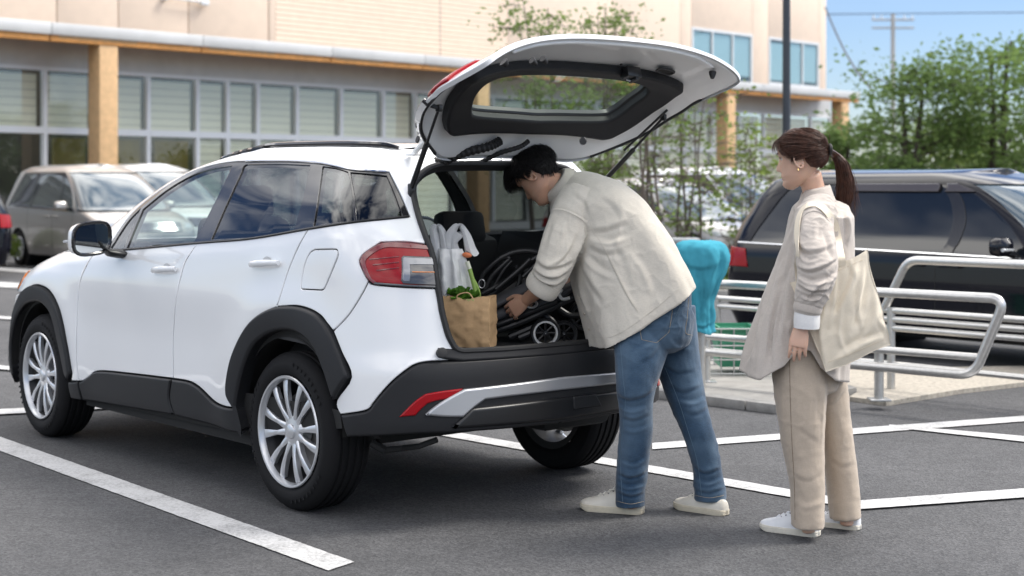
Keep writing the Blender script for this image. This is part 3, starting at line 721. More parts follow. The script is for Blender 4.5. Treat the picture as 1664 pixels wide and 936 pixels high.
# ================================================================ parked vehicles in the background
mat('paint_silver', (.46,.44,.42), .30, .55, coat=.8); mat('paint_black', (.004,.0045,.009), .10, coat=.25, spec=.25); mat('paint_pearl', (.78,.79,.80), .3, coat=1)
mat('dark_glass', (.010,.013,.017), .03, coat=.5, spec=.5); mat('screen_glass', (.07,.10,.12), .03, coat=1, spec=.8); mat('visor_smoke', (.045,.037,.042), .2, coat=.6)
WV = make_wheel(.315, .2, .205, 10)
def make_van(label, O, rz, paint, hs=1.0, sedan=False, wins=None, group='cars parked in the background', lamps=True, glassm='dark_glass', name='parked_car', cat='car', trace=None, mirrored=True):
    """x: 0 front axle, 2.85 rear axle; the seen side is +y; hs scales the height"""
    t = thing(name, label, cat, O, rz, group); h = hs
    s_ = Shell(w=[(0,.76),(.2*h,.80),(.4*h,.845),(.7*h,.855),(.95*h,.845),(1.05*h,.825),(1.68*h,.635),(1.76*h,.52),(1.82*h,.36)],
        xr=[(.15*h,-.85),(.4*h,-.95),(.7*h,-.90),(.85*h,-.72),(.95*h,-.35),(1.05*h,-.02),(1.15*h,.12),(1.3*h,.30),(1.5*h,.60),(1.65*h,.88),(1.75*h,1.25),(1.82*h,1.7)] if not sedan else [(.15*h,-.85),(.4*h,-.95),(.7*h,-.9),(.85*h,-.6),(1.0*h,.2),(1.1*h,.5),(1.4*h,1.05),(1.6*h,1.4),(1.75*h,1.8),(1.82*h,2.2)],
        xf=[(.15*h,3.70),(.4*h,3.80),(.8*h,3.78),(1.05*h,3.74),(1.2*h,3.70),(1.5*h,3.57),(1.68*h,3.44),(1.76*h,3.27),(1.82*h,2.9)],
        Rr=[(.2,.6),(.95*h,.7),(1.1*h,.5),(1.8*h,.45)], Rf=[(.2,.35),(1.0*h,.35),(1.8*h,.4)], nr=2.6, nf=3.2, Lr=1.35, Ls=3.3, Lf=1.1, zmax=1.9)
    A = lambda pts: np.stack([s_.ax([p[0] for p in pts], [p[1] for p in pts]), [p[1] for p in pts]], 1)
    def arch(cx, r_): return [(cx-r_*math.cos(q), .31+r_*math.sin(q)) for q in np.linspace(math.pi+.25, -.25, 20)][::-1]
    K = dict(res=.11, step=.05)
    bel = lambda x: (1.0+.05*(x-1)/2.5)*h
    L = s_.L
    arcs = arch(0, .37)+arch(2.85, .37)
    lowz = .19*h
    loop = [(-.6, lowz)]+arcs+[(3.5, lowz)]
    lo_ = A([p if p[1] > lowz else (p[0], lowz) for p in loop]); top_ = A([(x, bel(x)) for x in np.linspace(3.5, .35, 12)])
    panel(s_, 'body_side', np.vstack([lo_, [(L-.5, lowz), (L-.5, bel(3.6))], top_, [(.85, .985*h), (.85, lowz)]]), paint, t, gap=.0, **K, mirror=mirrored)
    panel(s_, 'nose', np.array([(-.85, lowz), (.85, lowz), (.85, .985*h), (.5, .99*h), (-.5, .99*h), (-.85, .985*h)]), paint, t, gap=.002, **K)
    cen = lambda zz0, zz1, aw: np.array([(L-aw, zz0), (L-.001, zz0), (L-.001, zz1), (L-aw, zz1)])
    panel(s_, 'rear_panel', cen(lowz, bel(3.6), .5), paint, t, gap=.001, **K, mirror=True)
    rf = 1.66*h
    gh = np.vstack([A([(.30, 1.0*h)])+[[-.0,.0]], A([(x, bel(x)) for x in np.linspace(.6, 3.4, 10)]), [(L-.4, bel(3.6)), (L-.4, rf), ], A([(2.9, rf), (1.35, rf)])])
    panel(s_, 'window_band', np.vstack([A([(x, bel(x)) for x in np.linspace(.45, 3.5, 12)]), [(L-.45, bel(3.6)), (L-.42, rf)], A([(2.8, rf), (1.30, rf)])]), glassm, t, off=-.004, gap=0, **K, mirror=mirrored)
    ga = float(A([(.45, bel(.45))])[0][0]); gb = float(A([(1.30, rf)])[0][0])
    panel(s_, 'windscreen', np.array([(-ga+.03, 1.02*h), (ga-.03, 1.02*h), (gb-.05, rf), (-gb+.05, rf)]), 'screen_glass', t, off=-.004, gap=0, **K)
    panel(s_, 'rear_window', cen(1.12*h, rf-.05, .42), glassm, t, off=.003, gap=0, **K, mirror=True)
    # pillars
    def pil(x0, x1, w_, nm='pillar', m_=paint, off=.006):
        panel(s_, nm, A([(x0-w_/2, bel(x0)), (x0+w_/2, bel(x0)), (x1+w_/2, rf+.01), (x1-w_/2, rf+.01)]), m_, t, off=off, gap=0, bev=.003, **K, mirror=mirrored)
    pil(.50, 1.33, .11); 
    for x0, x1 in ((1.32, 1.52), (2.42, 2.45)): pil(x0, x1, .10, m_='gloss_black', off=.002)
    pil(3.50, 3.12, .26)
    zc = rf; rp = []
    V = []; F = []; aa = np.linspace(0, L, 60); nC = 15
    ed = s_.P(aa, np.full(60, rf-.005), .004); ed2 = s_.P(aa, np.full(60, 1.755*h), 0)
    for i in range(60):
        for j in range(nC):
            q = j/(nC-1)
            if q < .3: zz = rf-.01+(1.765*h-rf)*q/.3; p = s_.P(np.array([aa[i]]), np.array([zz]), .004)[0]
            else: e = s_.P(np.array([aa[i]]), np.array([1.755*h]), .004)[0]; k = (q-.3)/.7; p = e*np.array([1, 1-k, 1]); p[0] = e[0]+(2.2-e[0])*k*.0; p[2] += .045*h*(1-(1-k)**2)
            V.append(p)
    F = [(i*nC+j, (i+1)*nC+j, (i+1)*nC+j+1, i*nC+j+1) for i in range(59) for j in range(nC-1)]
    V = np.array(V); n = len(V); b = MB(); b.add(V, F); b.add(V*[1,-1,1], [f[::-1] for f in F]); b.build('roof', paint, t, sharp=60)
    ub = MB().box((1.42, 0, .34), (4.3, 1.45, .3)); ub.build('underbody', 'under_black', t)
    for s2 in (1, -1):
        for cx in (0, 2.85): MB().tube([(cx, s2*.3, .315), (cx, s2*.80, .315)], .375, 24).build('wheel_well', 'under_black', t)
    for cx in (0, 2.85): add_wheel(WV, t, (cx, .84, .315)); add_wheel(WV, t, (cx, -.84, .315), True)
    # trims: belt strip, door gaps, handles, lamps, mirror
    for sg in (1, -1):
        sl = A([(x, bel(x)) for x in np.linspace(.5, 3.5, 12)]); MB().tube(s_.P(sl[:,0], sl[:,1], .004)*[1,sg,1], .010, 6).build('belt_strip', 'chrome', t)
        for x_ in (.62, 1.42, 2.45):
            dl_ = A([(x_+.1*(z/h < .5)*0, z) for z in np.linspace(lowz+.1, bel(x_)-.01, 8)]); MB().tube(s_.P(dl_[:,0], dl_[:,1], -.001)*[1,sg,1], .0035, 5).build('door_gap', 'under_black', t)
        for x_ in (1.28, 1.62):
            c = A([(x_-.09, .90*h), (x_, .905*h), (x_+.09, .90*h)]); p = s_.P(c[:,0], c[:,1], .028)*[1,sg,1]; MB().tube([s_.P(c[:1,0], c[:1,1], .0)[0]*[1,sg,1], *p, s_.P(c[2:,0], c[2:,1], .0)[0]*[1,sg,1]], .012, 8).build('door_handle', paint, t)
    tl = A([(3.30, .86*h), (3.62, .86*h)]); 
    for o in panel(s_, 'tail_lamp', np.array([(tl[0][0]+.05, .80*h), (L-.62, .80*h), (L-.62, bel(3.6)-.02), (tl[0][0]+.12, bel(3.6)-.05)]), 'red_lens', t, off=.012, bev=.008, **K, mirror=True): pass
    panel(s_, 'headlamp', np.array([(.52, .70*h), (1.05, .72*h), (1.32, .84*h), (.62, .80*h)]), 'clear_lens', t, off=.012, bev=.008, res=.05, step=.03, mirror=True)
    panel(s_, 'grille', np.array([(-.48, .66*h), (.48, .66*h), (.52, .82*h), (-.52, .82*h)]), 'satin_black', t, off=.004, res=.08, step=.04)
    for k in range(4): g0 = np.array([(a_, (.685+.035*k)*h) for a_ in np.linspace(-.47, .47, 13)]); MB().tube(s_.P(g0[:,0], g0[:,1], .010), .010, 6).build('grille_bar', 'chrome', t)
    panel(s_, 'air_intake', np.array([(-.5, .30*h), (.5, .30*h), (.45, .44*h), (-.45, .44*h)]), 'under_black', t, off=.004, res=.08, step=.04)
    for sg in (1, -1):
        c = s_.P(A([(.72, 1.02*h)])[:,0], np.array([1.02*h]), 0)[0]; m_ = MB(); rings = []
        for q, sc in ((0,.9),(.3,1),(.7,.9),(1,.4)):
            rings.append([(c[0]+.05-.11*q, sg*(c[1]+.17+.115*sc*np.sign(math.cos(a))*abs(math.cos(a))**.65), c[2]+.07+.075*sc*np.sign(math.sin(a))*abs(math.sin(a))**.65) for a in np.linspace(0, 2*math.pi, 20, endpoint=False)])
        m_.loft(rings); mo = m_.build('mirror', paint, t); MB().tube([(c[0], sg*(c[1]-.01), c[2]), (c[0], sg*(c[1]+.09), c[2]+.02)], .03, 8).build('mirror_foot', 'gloss_black', mo)
        link('mirror_glass', mesh_data('mirror_glass', [(v[0]+.004, *v[1:]) for v in rings[0]], [tuple(range(20))], 'mirror_glass', False), mo)
        MB().tube([(c[0]-.05, sg*(c[1]+.12), c[2]+.05), (c[0]-.052, sg*(c[1]+.26), c[2]+.05)], .014, 8).build('mirror_lamp', 'clear_lens', mo)
    return t, s_, A, K
RZ = math.pi/2+R(40.4)
make_van('silver beige minivan at the left in front of the timber column', (-6.33,25.87,0), RZ, 'paint_silver', 1.0)
make_van('white van parked beyond the silver minivan, seen over its roof', (-6.04,28.9,0), RZ, 'paint_pearl', 1.03)
make_van('silver car behind the thin trees right of the bending man', (3.5,25.2,0), RZ, 'paint_silver', .86)
make_van('white car at the back beyond the trees right of the bending man', (5.1,29.5,0), RZ, 'paint_pearl', 1.0)
make_van('dark car whose red tail lamp shows at the far left edge', (-10.85,26.45,0), RZ+math.pi, 'paint_black', .95)
bv, bs_, A, K = make_van('black minivan parked behind the steel railing on the right', (4.93,11.70,0), RZ, 'paint_black', .865)
h = .865; rf = 1.66*h; bel = lambda x: (1.0+.05*(x-1)/2.5)*h
for x0, x1 in ((1.15, 1.45), (1.50, 2.42)):      # rain visors over the side windows
    q0 = A([(x, rf-.005) for x in np.linspace(x0+(.2 if x0 < 1.3 else 0), x1, 8)]); q1 = A([(x, rf-.075) for x in np.linspace(x1, x0, 8)])
    panel(bs_, 'rain_visor', np.vstack([q0, q1]), 'visor_smoke', bv, off=.022, bev=.006, depth=.02, res=.08, step=.04, mirror=True)
# ================================================================ the white car with its tailgate open
TH = R(40.4); CU = Vector((-math.sin(TH), math.cos(TH), 0)); CR = Vector((math.cos(TH), math.sin(TH), 0))
C0 = Vector((-.3192, 7.2406, 0))
car = thing('parked_car', 'white compact crossover car with its tailgate raised and black wheel arch trim', 'car', C0, math.pi/2+TH)
CINV = (Matrix.Translation(C0) @ Matrix.Rotation(math.pi/2+TH, 4, 'Z')).inverted()
def hero_w(s, x, z):
    zb = np.interp(x, [-.8,-.5,-.15,.33,.83,1.6,1.9,2.6,3.4], [1.30,1.285,1.245,1.19,1.15,1.10,1.08,1.0,.93])   # belt line
    k = np.clip((z-.75)/.35, 0, 1)*np.clip((1.56-z)/.25, 0, 1); k = k*k*(3-2*k)
    zz = z-(zb-1.10)*k
    return np.interp(zz, s.z, s.tw)-.020*np.clip((x-1.0)/1.6, -1.4, 1.4)**2
def hero_feat(x, z):
    g = lambda c, w_, v: np.exp(-((v-c)/w_)**2)
    rr = np.hypot(x-0., (z-.40)); rf = np.hypot(x-2.6, (z-.40))
    d = .020*np.exp(-((rr-.46)/.13)**2)*(z > .1)+.016*np.exp(-((rf-.46)/.13)**2)
    d += -.008*g(.66, .15, z)*np.clip((x-.45)/.3, 0, 1)*np.clip((2.15-x)/.3, 0, 1)
    d += .006*g(.90, .08, z)*np.clip((x+.3)/.5, 0, 1)*np.clip((2.6-x)/.5, 0, 1)
    return d
SH = Shell(w=[(0,.80),(.2,.83),(.32,.862),(.45,.872),(.6,.877),(.8,.878),(.95,.870),(1.04,.858),(1.10,.838),(1.16,.808),(1.3,.738),(1.42,.680),(1.5,.640),(1.55,.608),(1.58,.578),(1.61,.52),(1.66,.38)],
    xr=[(.2,-.70),(.32,-.79),(.42,-.82),(.66,-.81),(.72,-.785),(.9,-.76),(1.05,-.735),(1.2,-.665),(1.35,-.56),(1.5,-.44),(1.56,-.40),(1.66,-.3)],
    xf=[(.2,3.25),(.35,3.36),(.6,3.36),(.78,3.29),(.88,3.18),(.95,3.02),(1.0,2.86),(1.05,2.66),(1.08,2.45),(1.12,2.26),(1.2,2.12),(1.32,1.90),(1.42,1.68),(1.50,1.44),(1.55,1.2),(1.60,.9),(1.66,.5)],
    Rr=[(.2,.45),(.7,.45),(1.0,.46),(1.3,.42),(1.5,.36),(1.66,.3)], Rf=[(.2,.70),(.8,.70),(1.0,.66),(1.10,.48),(1.3,.44),(1.66,.4)],
    nr=2.9, nf=4.0, feat=hero_feat, wfun=hero_w)
def caster(off=0, xf=None):
    tree, V, T, A, Z = SH.bvh(off)
    # pixel positions of the grid for rays that just miss the outline
    M = CINV.inverted() if xf is None else CINV.inverted() @ xf
    Wp = np.array([tuple(M @ Vector(v)) for v in V[::3]]); px = 832+FPX*Wp[:,0]/Wp[:,1]; py = HOR+(CAMZ-Wp[:,2])*FPX/Wp[:,1]
    Ai, Zi = A[::3], Z[::3]; MI = M.inverted()
    o = MI @ Vector((0, 0, CAMZ))
    def cast(pts):
        out = []
        for p in pts:
            d = (MI.to_3x3() @ (at(p[0], p[1], 1.)-Vector((0,0,CAMZ)))).normalized()
            loc, nn, idx, dist = tree.ray_cast(o, d)
            if loc is None:
                i = np.argmin((px-p[0])**2+(py-p[1])**2+ (Wp[:,1]-7)**2*.01); out.append((Ai[i], Zi[i])); continue
            t = T[idx]; a, b, c = (Vector(V[i]) for i in t); v0, v1, v2 = b-a, c-a, loc-a
            d00, d01, d11, d20, d21 = v0.dot(v0), v0.dot(v1), v1.dot(v1), v2.dot(v0), v2.dot(v1); den = d00*d11-d01*d01
            v = (d11*d20-d01*d21)/den; w = (d00*d21-d01*d20)/den; u_ = 1-v-w
            out.append((u_*A[t[0]]+v*A[t[1]]+w*A[t[2]], u_*Z[t[0]]+v*Z[t[1]]+w*Z[t[2]]))
        return np.array(out)
    return cast
cast = caster()
def tr(*segs, n=6): return cast(poly(segs, n))          # closed outline
def trl(pts, n=6): return cast(np.array(spline(pts, n)))  # open line
# --- outlines surveyed on the left flank
DLO_TOP = [(632,279.5),(568,275),(522.7,265.5),(480,262),(444,261.5),(396.6,262.3),(375,263),(341.9,268.5),(307.7,279.8),(270,302),(232.5,329),(205,357),(174,403.5)]
DLO_BOT = [(174,404.5),(202,405.5),(321,394.5),(410,387),(500.9,371.5),(576,360.5),(666,351.5)]
FD_FRONT = [(172,404.5),(150,416),(131.6,450.8),(125.8,488.4),(123.8,556.8),(124.8,597.8),(128.5,619.5)]
BPOST = [(321,394.5),(302.6,421.7),(294,447),(285.5,488),(281,557),(281.5,615.3)]
RD_REAR = [(500.9,371.5),(485.5,398.8),(468,440),(449.6,498)]
FA_OUT = [(117,606),(108.7,556.8),(97.4,505.5),(82,474.7),(65,463.8),(51,464.4),(37.6,474.7),(27,498.6),(21,532.8),(18.8,591),(24,627)]
FA_IN = [(26,612),(22.5,575),(24,545),(30.8,515.7),(44,495),(60,490),(73.5,495),(87,515.7),(99,563.6),(108,606),(113,619)]
RA_OUT = [(381,662),(370.6,641),(372,608),(382,570),(401,533),(422,511.7),(449.6,498.6),(481,497),(504.5,503),(521,513),(539.8,537.5),(553.9,570.4),(570.3,612.7)]
RA_IN = [(544.5,650),(528,598.6),(514,565.7),(497.5,547),(476,537.5),(448,539.9),(422,556),(405.8,584.5),(394,626.8),(389,664),(397,700)]
# --- painted panels (left and mirrored right)
MI = dict(mirror=True)
panel(SH, 'front_fender', tr([(52,430),(65,418.5),(82,414),(112,408),(150,404.5),(172,403.5)], FD_FRONT, [(128.5,619.5),(116,619)], FA_OUT[:7], [FA_OUT[6],(30,474)], [(30,474),(40,453),(46,440),(52,430)]), 'white_paint', car, **MI)
fdL, fdR = panel(SH, 'front_door', tr(DLO_BOT[:3], BPOST, [(281.5,615.3),(225,608.5),(171,603),(154,604.6),(146,611),(135,619)], [(135,619),(128.5,619.5)], FD_FRONT[::-1]), 'white_paint', car, **MI)
rdL, rdR = panel(SH, 'rear_door', tr(DLO_BOT[2:5], RD_REAR, RA_OUT[:7][::-1], [(381,662),(379,662.5)], [(379,662.5),(365,660.5),(348.7,652.5),(325,630),(307.7,620),(281.5,615.3)], BPOST[::-1]), 'white_paint', car, **MI)
APIL = [(168,392),(181,366),(205,344),(236,318.5),(270,291),(307.7,267),(348.7,250)]
ROOFL = [(348.7,250),(389.7,243.5),(441,239),(500,237),(560,236.5),(610,238),(642,242)]
OPEN_TOP = [(824,265),(736,265),(705,269),(686,280),(672.7,297.7),(670.8,317),(678.5,351.5),(690,385)]
OPEN_LOW = [(709,466),(713,485),(717,509),(726.5,544),(736,563)]
TAIL = [[(693,397),(660,393),(619,393.6)],[(619,393.6),(592,412),(584,423)],[(584,423),(586,432),(595,449.7),(608,462)],[(608,462),(660,466.5),(709,468)],[(709,468),(707,440),(704,425),(693,397)]]
SEAM = [(599,457),(588,478),(566,512),(541,538)]
side_top = np.vstack([trl(APIL), trl(ROOFL)[1:]])
rear_z = side_top[-1][1]
hdr = np.array([(a, rear_z+.004) for a in np.linspace(side_top[-1][0]-.06, 0, 14)])
ot = trl(OPEN_TOP); ot = ot[ot[:,0] > .02]; ztop = ot[0][1]
open_hdr = np.array([(a, ztop) for a in np.linspace(0, ot[0][0], 8)[:-1]])
q = tr(TAIL[4][::-1][1:][-1:]+[(693,397)], [(693,397),(660,393),(619,393.6)], TAIL[1], [(584,423),(586,432),(595,449.7),(599,457)], SEAM, RA_OUT[6:11][::-1][:0]+[(541,538),(530,524),(521,513),(504.5,503),(481,497),(449.6,498.6)], RD_REAR[::-1], DLO_BOT[4:], [(666,351.5),(650,315),(632,279.5)], DLO_TOP, [(174,403.5),(168,392)])
# body side runs: A-pillar, roof edge, rear header to the centre line, opening edge, tail lamp, seam, arch, door edge, window line
bs = np.vstack([side_top, hdr, open_hdr, ot, q[1:]])
FUEL = [[(511,406),(540,405)],[(540,405),(547,406),(549,412)],[(549,412),(548,418)],[(548,418),(534,452),(527,468)],[(527,468),(523,471),(516,471)],[(516,471),(496,470)],[(496,470),(490,469),(489,462)],[(489,462),(495,430),(503,412),(511,406)]]
fu = tr(*FUEL)
panel(SH, 'body_side', bs, 'white_paint', car, holes=[fu], **MI)
panel(SH, 'fuel_flap', fu, 'white_paint', car, off=.0005, gap=.002, bev=.003, mirror=True)
bump_top = trl([(553,674),(594,667),(606,655),(617,641.5),(637,620),(659.6,601.5),(675,592),(697,587.3),(742,585)])
ol = trl(OPEN_LOW)
panel(SH, 'rear_corner', np.vstack([trl([(599,457.3),(608,462.6),(660,467),(708,468.5)], 4), ol[1:], bump_top[::-1], trl([(551,673),(547,650),(570.3,612.7),(553.9,570.4),(541,538)], 4)[1:], trl(SEAM)[::-1][1:]]), 'white_paint', car, **MI)
# --- hood, front end
zA = side_top[0]
hl = trl([(52,430),(65,418.5),(82,414),(112,408),(150,404.5),(168,401)])
hood_side = hl[np.argsort(hl[:,1])]
L_ = SH.L
hood = np.vstack([hl, [(hl[-1][0]+.12, hl[-1][1]+.012), (L_-.9, 1.115), (L_-.4, 1.122), (L_, 1.124)], [(L_, .93), (L_-.4, .925), (L_-.75, .915)]])
panel(SH, 'hood', np.vstack([hl, [(hl[-1][0]+.14, 1.105), (L_-.7, 1.118), (L_-.001, 1.12), (L_-.001, .92), (L_-.55, .915), (hl[0][0]+.05, hl[0][1]-.005)]]), 'white_paint', car, **MI)
fb_edge = trl(FA_OUT[6:])
ab = fb_edge[:,0].max()
panel(SH, 'front_bumper', np.vstack([fb_edge, [(ab+.3, .30), (L_-.001, .30), (L_-.001, .62), (ab+.55, .66), (ab+.32, .74)], trl([(28,478),(36,475)], 3)]), 'white_paint', car, **MI)
hlc = trl([(29,475),(40,453),(46,440),(51,431)], 4)
panel(SH, 'headlamp', np.vstack([hlc, [(hlc[-1][0]+.25, .905), (hlc[0][0]+.62, .86), (hlc[0][0]+.5, .77), (hlc[0][0]+.2, hlc[0][1]-.02)]]), 'clear_lens', car, off=.002, **MI)
am = trl([(31,470),(40,453),(46,441)], 4)
panel(SH, 'indicator', np.vstack([am+[.012,0], (am+[.09,0])[::-1]]), 'amber_lens', car, off=.008, gap=0, bev=.003, **MI)
panel(SH, 'grille', np.array([(L_-.72,.64),(L_-.001,.64),(L_-.001,.90),(L_-.5,.90)]), 'satin_black', car, off=-.004, **MI)
# --- black cladding
panel(SH, 'sill_trim', tr([(113,620),(129,620)], [(129,620),(130,626),(136,650)], [(136,650),(118,647)]), 'black_plastic', car, off=.012, bev=.008, depth=.05, **MI)
panel(SH, 'sill_trim', tr([(129.5,620),(135,619),(146,611),(154,604.8),(171,603.3),(225,609),(281,615.8)], [(281,615.8),(277.5,639),(279,655),(286,674)], [(286,674),(137,650)], [(137,650),(130.5,626),(129.5,620)]), 'black_plastic', car, off=.014, bev=.010, depth=.05, **MI)
panel(SH, 'sill_trim', tr([(281.7,615.8),(307.7,620.5),(325,630.5),(348.7,653),(365,661),(379.5,663)], [(379.5,663),(388,664.5)], [(388,664.5),(392,690),(398,704)], [(398,704),(287,674.5)], [(287,674.5),(280,655),(278.5,639),(281.7,615.8)]), 'black_plastic', car, off=.014, bev=.010, depth=.05, **MI)
panel(SH, 'wheel_arch_trim', tr([FA_IN[-1],FA_OUT[0]], FA_OUT, [FA_OUT[-1],FA_IN[0]], FA_IN), 'black_plastic', car, off=.022, bev=.014, depth=.07, res=.03, **MI)
panel(SH, 'wheel_arch_trim', tr(RA_OUT, [RA_OUT[-1],(547,650)], [(547,650),RA_IN[0]], RA_IN, [RA_IN[-1],(388,664)], [(388,664),(381,662)]), 'black_plastic', car, off=.024, bev=.014, depth=.07, res=.03, **MI)
# bumper cladding across the rear, silver skid strip, lower apron
def sym(h): h = np.asarray(h, float); m_ = h.copy(); m_[:,0] *= -1; return np.vstack([h, m_[::-1]])
zt = bump_top[-1][1]; bb = trl([(553,677),(558,697),(563,711)], 3)
low = trl([(563,711),(620,709.5),(680,706)], 4)
ZL = float(low[-1][1])-.015
half = np.vstack([[(0, zt)], bump_top[::-1], bb, low[1:], [(0, ZL)]])
panel(SH, 'rear_bumper_trim', sym(half[1:]), 'black_plastic', car, off=.004, bev=.012, depth=.06, res=.04)
stp = trl([(752,631),(735,640),(715,652),(700,663),(690,672)], 4); stb = trl([(690,675),(720,678),(751,678.5)], 4); sti = trl([(751,678.5),(768,663),(786,650)], 4)
zs0, zs1 = float(stp[0][1]), float(sti[-1][1])
panel(SH, 'skid_strip', sym(np.vstack([[(.02, zs0+.012)], stp, stb, sti[1:], [(.30, zs1+.004), (.02, zs1+.006)]])), 'silver_plastic', car, off=.020, bev=.010, depth=.05, res=.03)
panel(SH, 'rear_reflector', tr([(648,677.5),(672,653),(691,639.5)], [(691,639.5),(720,634.5),(753.5,630.5)], [(753.5,630.5),(743,640),(731,648)], [(731,648),(710,651),(693.7,656)], [(693.7,656),(684,665),(675,675)], [(675,675),(648,677.5)]), 'red_lens', car, off=.012, bev=.006, depth=.03, res=.03, gap=.001, **MI)
panel(SH, 'apron', sym(np.array([(.02, zs1-.02), (.50, zs1-.025), (.60, zs1-.10), (.56, ZL+.03), (.02, ZL+.02)])), 'satin_black', car, off=.016, bev=.015, depth=.05)
panel(SH, 'tow_cover', np.array([(-.06,ZL+.06),(-.06,ZL+.115),(-.2,ZL+.115),(-.24,ZL+.06)]), 'black_plastic', car, off=.021, bev=.006, gap=0)
panel(SH, 'loading_sill', sym(np.array([(.03, zt-.015), (.52, zt-.01), (.615, zt+.005), (.64, zt+.03), (.625, zt+.055), (.57, zt+.048), (.03, zt+.035)])), 'black_plastic', car, off=.008, bev=.01, depth=.16)
for s_ in (1, -1):
    p = SH.P(np.array([s_*.615]), np.array([zt+.03]), .015)[0]; n_ = SH.nrm(np.array([s_*.615]), np.array([zt+.03]))[0]
    MB().tube([p-n_*.03, p+n_*.008, p+n_*.010], [.021, .021, .014], 16).build('bump_stop', 'rubber_seal', car)
# --- windows: black surround with glass openings
FG = [[(205.5,403.2),(218,372),(232,339)],[(232,339),(270,308.5),(308,286),(342,274.5),(376,269)],[(376,269),(347,330),(313,395)],[(313,395),(260,399.5),(205.5,403.2)]]
QL = [[(179,403),(206,361),(227.5,338)],[(227.5,338),(213,370),(199,403.5)],[(199,403.5),(179,403)]]
RG = [[(342.5,388.5),(368,330),(398,267)],[(398,267),(450,266),(503,268)],[(503,268),(492,318),(477,373)],[(477,373),(410,384.5),(342.5,388.5)]]
Q1 = [[(523.5,270),(545,273),(564.5,279)],[(564.5,279),(571,315),(574.5,357.5)],[(574.5,357.5),(508.5,366.5)],[(508.5,366.5),(516,320),(523.5,270)]]
Q2 = [[(569,279.5),(600,282),(628,285)],[(628,285),(640,312),(654,350)],[(654,350),(579.5,357)],[(579.5,357),(576,318),(569,279.5)]]
gl = [tr(*g_) for g_ in (FG, QL, RG, Q1, Q2)]
dlo = tr(DLO_BOT, [(666,351.5),(650,315),(632,279.5)], DLO_TOP)
panel(SH, 'window_frame', dlo, 'gloss_black', car, off=-.003, gap=.001, bev=.002, depth=.03, holes=gl, **MI)
for g_, m_ in zip(gl, ('car_glass', 'car_glass', 'privacy_glass', 'privacy_glass', 'privacy_glass')):
    panel(SH, 'side_window', g_, m_, car, off=-.009, gap=-.002, bev=.001, depth=.002, **MI)
# bright strip along the window top and dark strip at the belt
def strip(name, line, off, r_, m_, mirror=True, n=5):
    p = SH.P(line[:,0], line[:,1], off); MB().tube(p, r_, 6).build(name, m_, car)
    if mirror: MB().tube(p*np.array([1,-1,1]), r_, 6).build(name, m_, car)
strip('window_strip', trl([(628,279),(600,277.3),(568,274.5),(522.7,265),(480,261.5),(444,261),(400,261.6)], 4), .0, .0055, 'chrome')
strip('belt_strip', trl([(176,405),(202,405.7),(321,395),(410,387.5),(500.9,372),(576,361),(664,352)], 5), .002, .006, 'satin_black')
# --- tail lamp
mat('lamp_white', (.24,.25,.27), .15, .3, coat=.6)
tl = tr(*TAIL)
for s_, o in zip((1,-1), panel(SH, 'tail_lamp', tl, 'red_lens', car, off=.006, bev=.010, depth=.04, res=.025, **MI)):
    pass
def onlamp(name, px, m_, off, **k): panel(SH, name, cast(np.array(px)), m_, car, off=off, gap=0, **{**dict(bev=.003, depth=.006, mirror=True), **k})
onlamp('lamp_surround', poly([[(586,424),(593,412.5),(621,396),(660,395.5),(692,399)],[(692,399),(697,407)],[(697,407),(650,404),(622,405),(600,419),(595,430),(603,450),(612,458)],[(612,458),(607,460.5),(595,448),(586,424)]]), 'dark_red_lens', .0085)
onlamp('lamp_surround', poly([[(608,458.5),(660,462.5),(708,464)],[(708,464),(709,468)],[(709,468),(660,466),(608,462)],[(608,462),(608,458.5)]]), 'smoke_lens', .0090)
onlamp('reversing_lamp', [(652,419),(655,416.5),(703,418.5),(708,464),(655,461),(651.5,456)], 'smoke_lens', .010)
onlamp('reversing_lamp', [(654,421),(657,419),(703,421),(704,432),(666,431.5),(665.5,458),(656,457.5),(653.5,454)], 'lamp_white', .0125)
onlamp('reversing_lamp', [(669,442),(705,442.5),(705.3,444),(669,443.5)], 'amber_lens', .0125, bev=.001)
for k_ in range(3): onlamp('lamp_rib', [(600+6*k_,421+9*k_),(648,417+9*k_),(648,418.6+9*k_),(601+6*k_,423+9*k_)], 'dark_red_lens', .0085, bev=.001, res=.02, step=.01)
# --- roof, rails, glass in front
RTL = SH.P(trl(ROOFL, 8)[:,0], trl(ROOFL, 8)[:,1], -.004); nR = len(RTL); nC = 25; V = []; F = []
rear_line = SH.P(hdr[:,0], hdr[:,1], -.004)
for i in range(nR):
    for j in range(nC):
        t = 1-2*j/(nC-1); p = RTL[i]*np.array([1, t, 1]); p[2] += .022*(1-t**4)
        bow = (1-t*t); e = i/(nR-1)
        p[0] += .16*bow*max(0, 1-e*3)**1.5-.10*bow*max(0, e*3-2)**1.5
        V.append(p)
for i in range(nR-1):
    for j in range(nC-1): F.append((i*nC+j, (i+1)*nC+j, (i+1)*nC+j+1, i*nC+j+1))
link('roof', mesh_data('roof', V, F, 'white_paint', True), car)
link('headliner', mesh_data('headliner', np.array(V)*[1,.93,1]-[0,0,.035], [f[::-1] for f in F], 'headliner', True), car)
ap = trl(APIL, 6)
wsl = np.vstack([ap+[.035, 0]])
zt_ = wsl[-1][1]
ws = np.vstack([wsl, [(SH.L*.5+wsl[-1][0]*.5, zt_), (SH.L-.001, zt_+.004)], [(SH.L-.001, 1.13), (SH.L-.5, 1.128), (wsl[0][0]+.12, 1.118)]])
panel(SH, 'windscreen', ws, 'car_glass', car, off=-.006, bev=.001, depth=.004, mirror=True, gap=0)
rail_px = trl([(352,249),(389.7,241.5),(441,236.5),(500,234),(560,233.5),(610,235),(645,239.5)], 6)
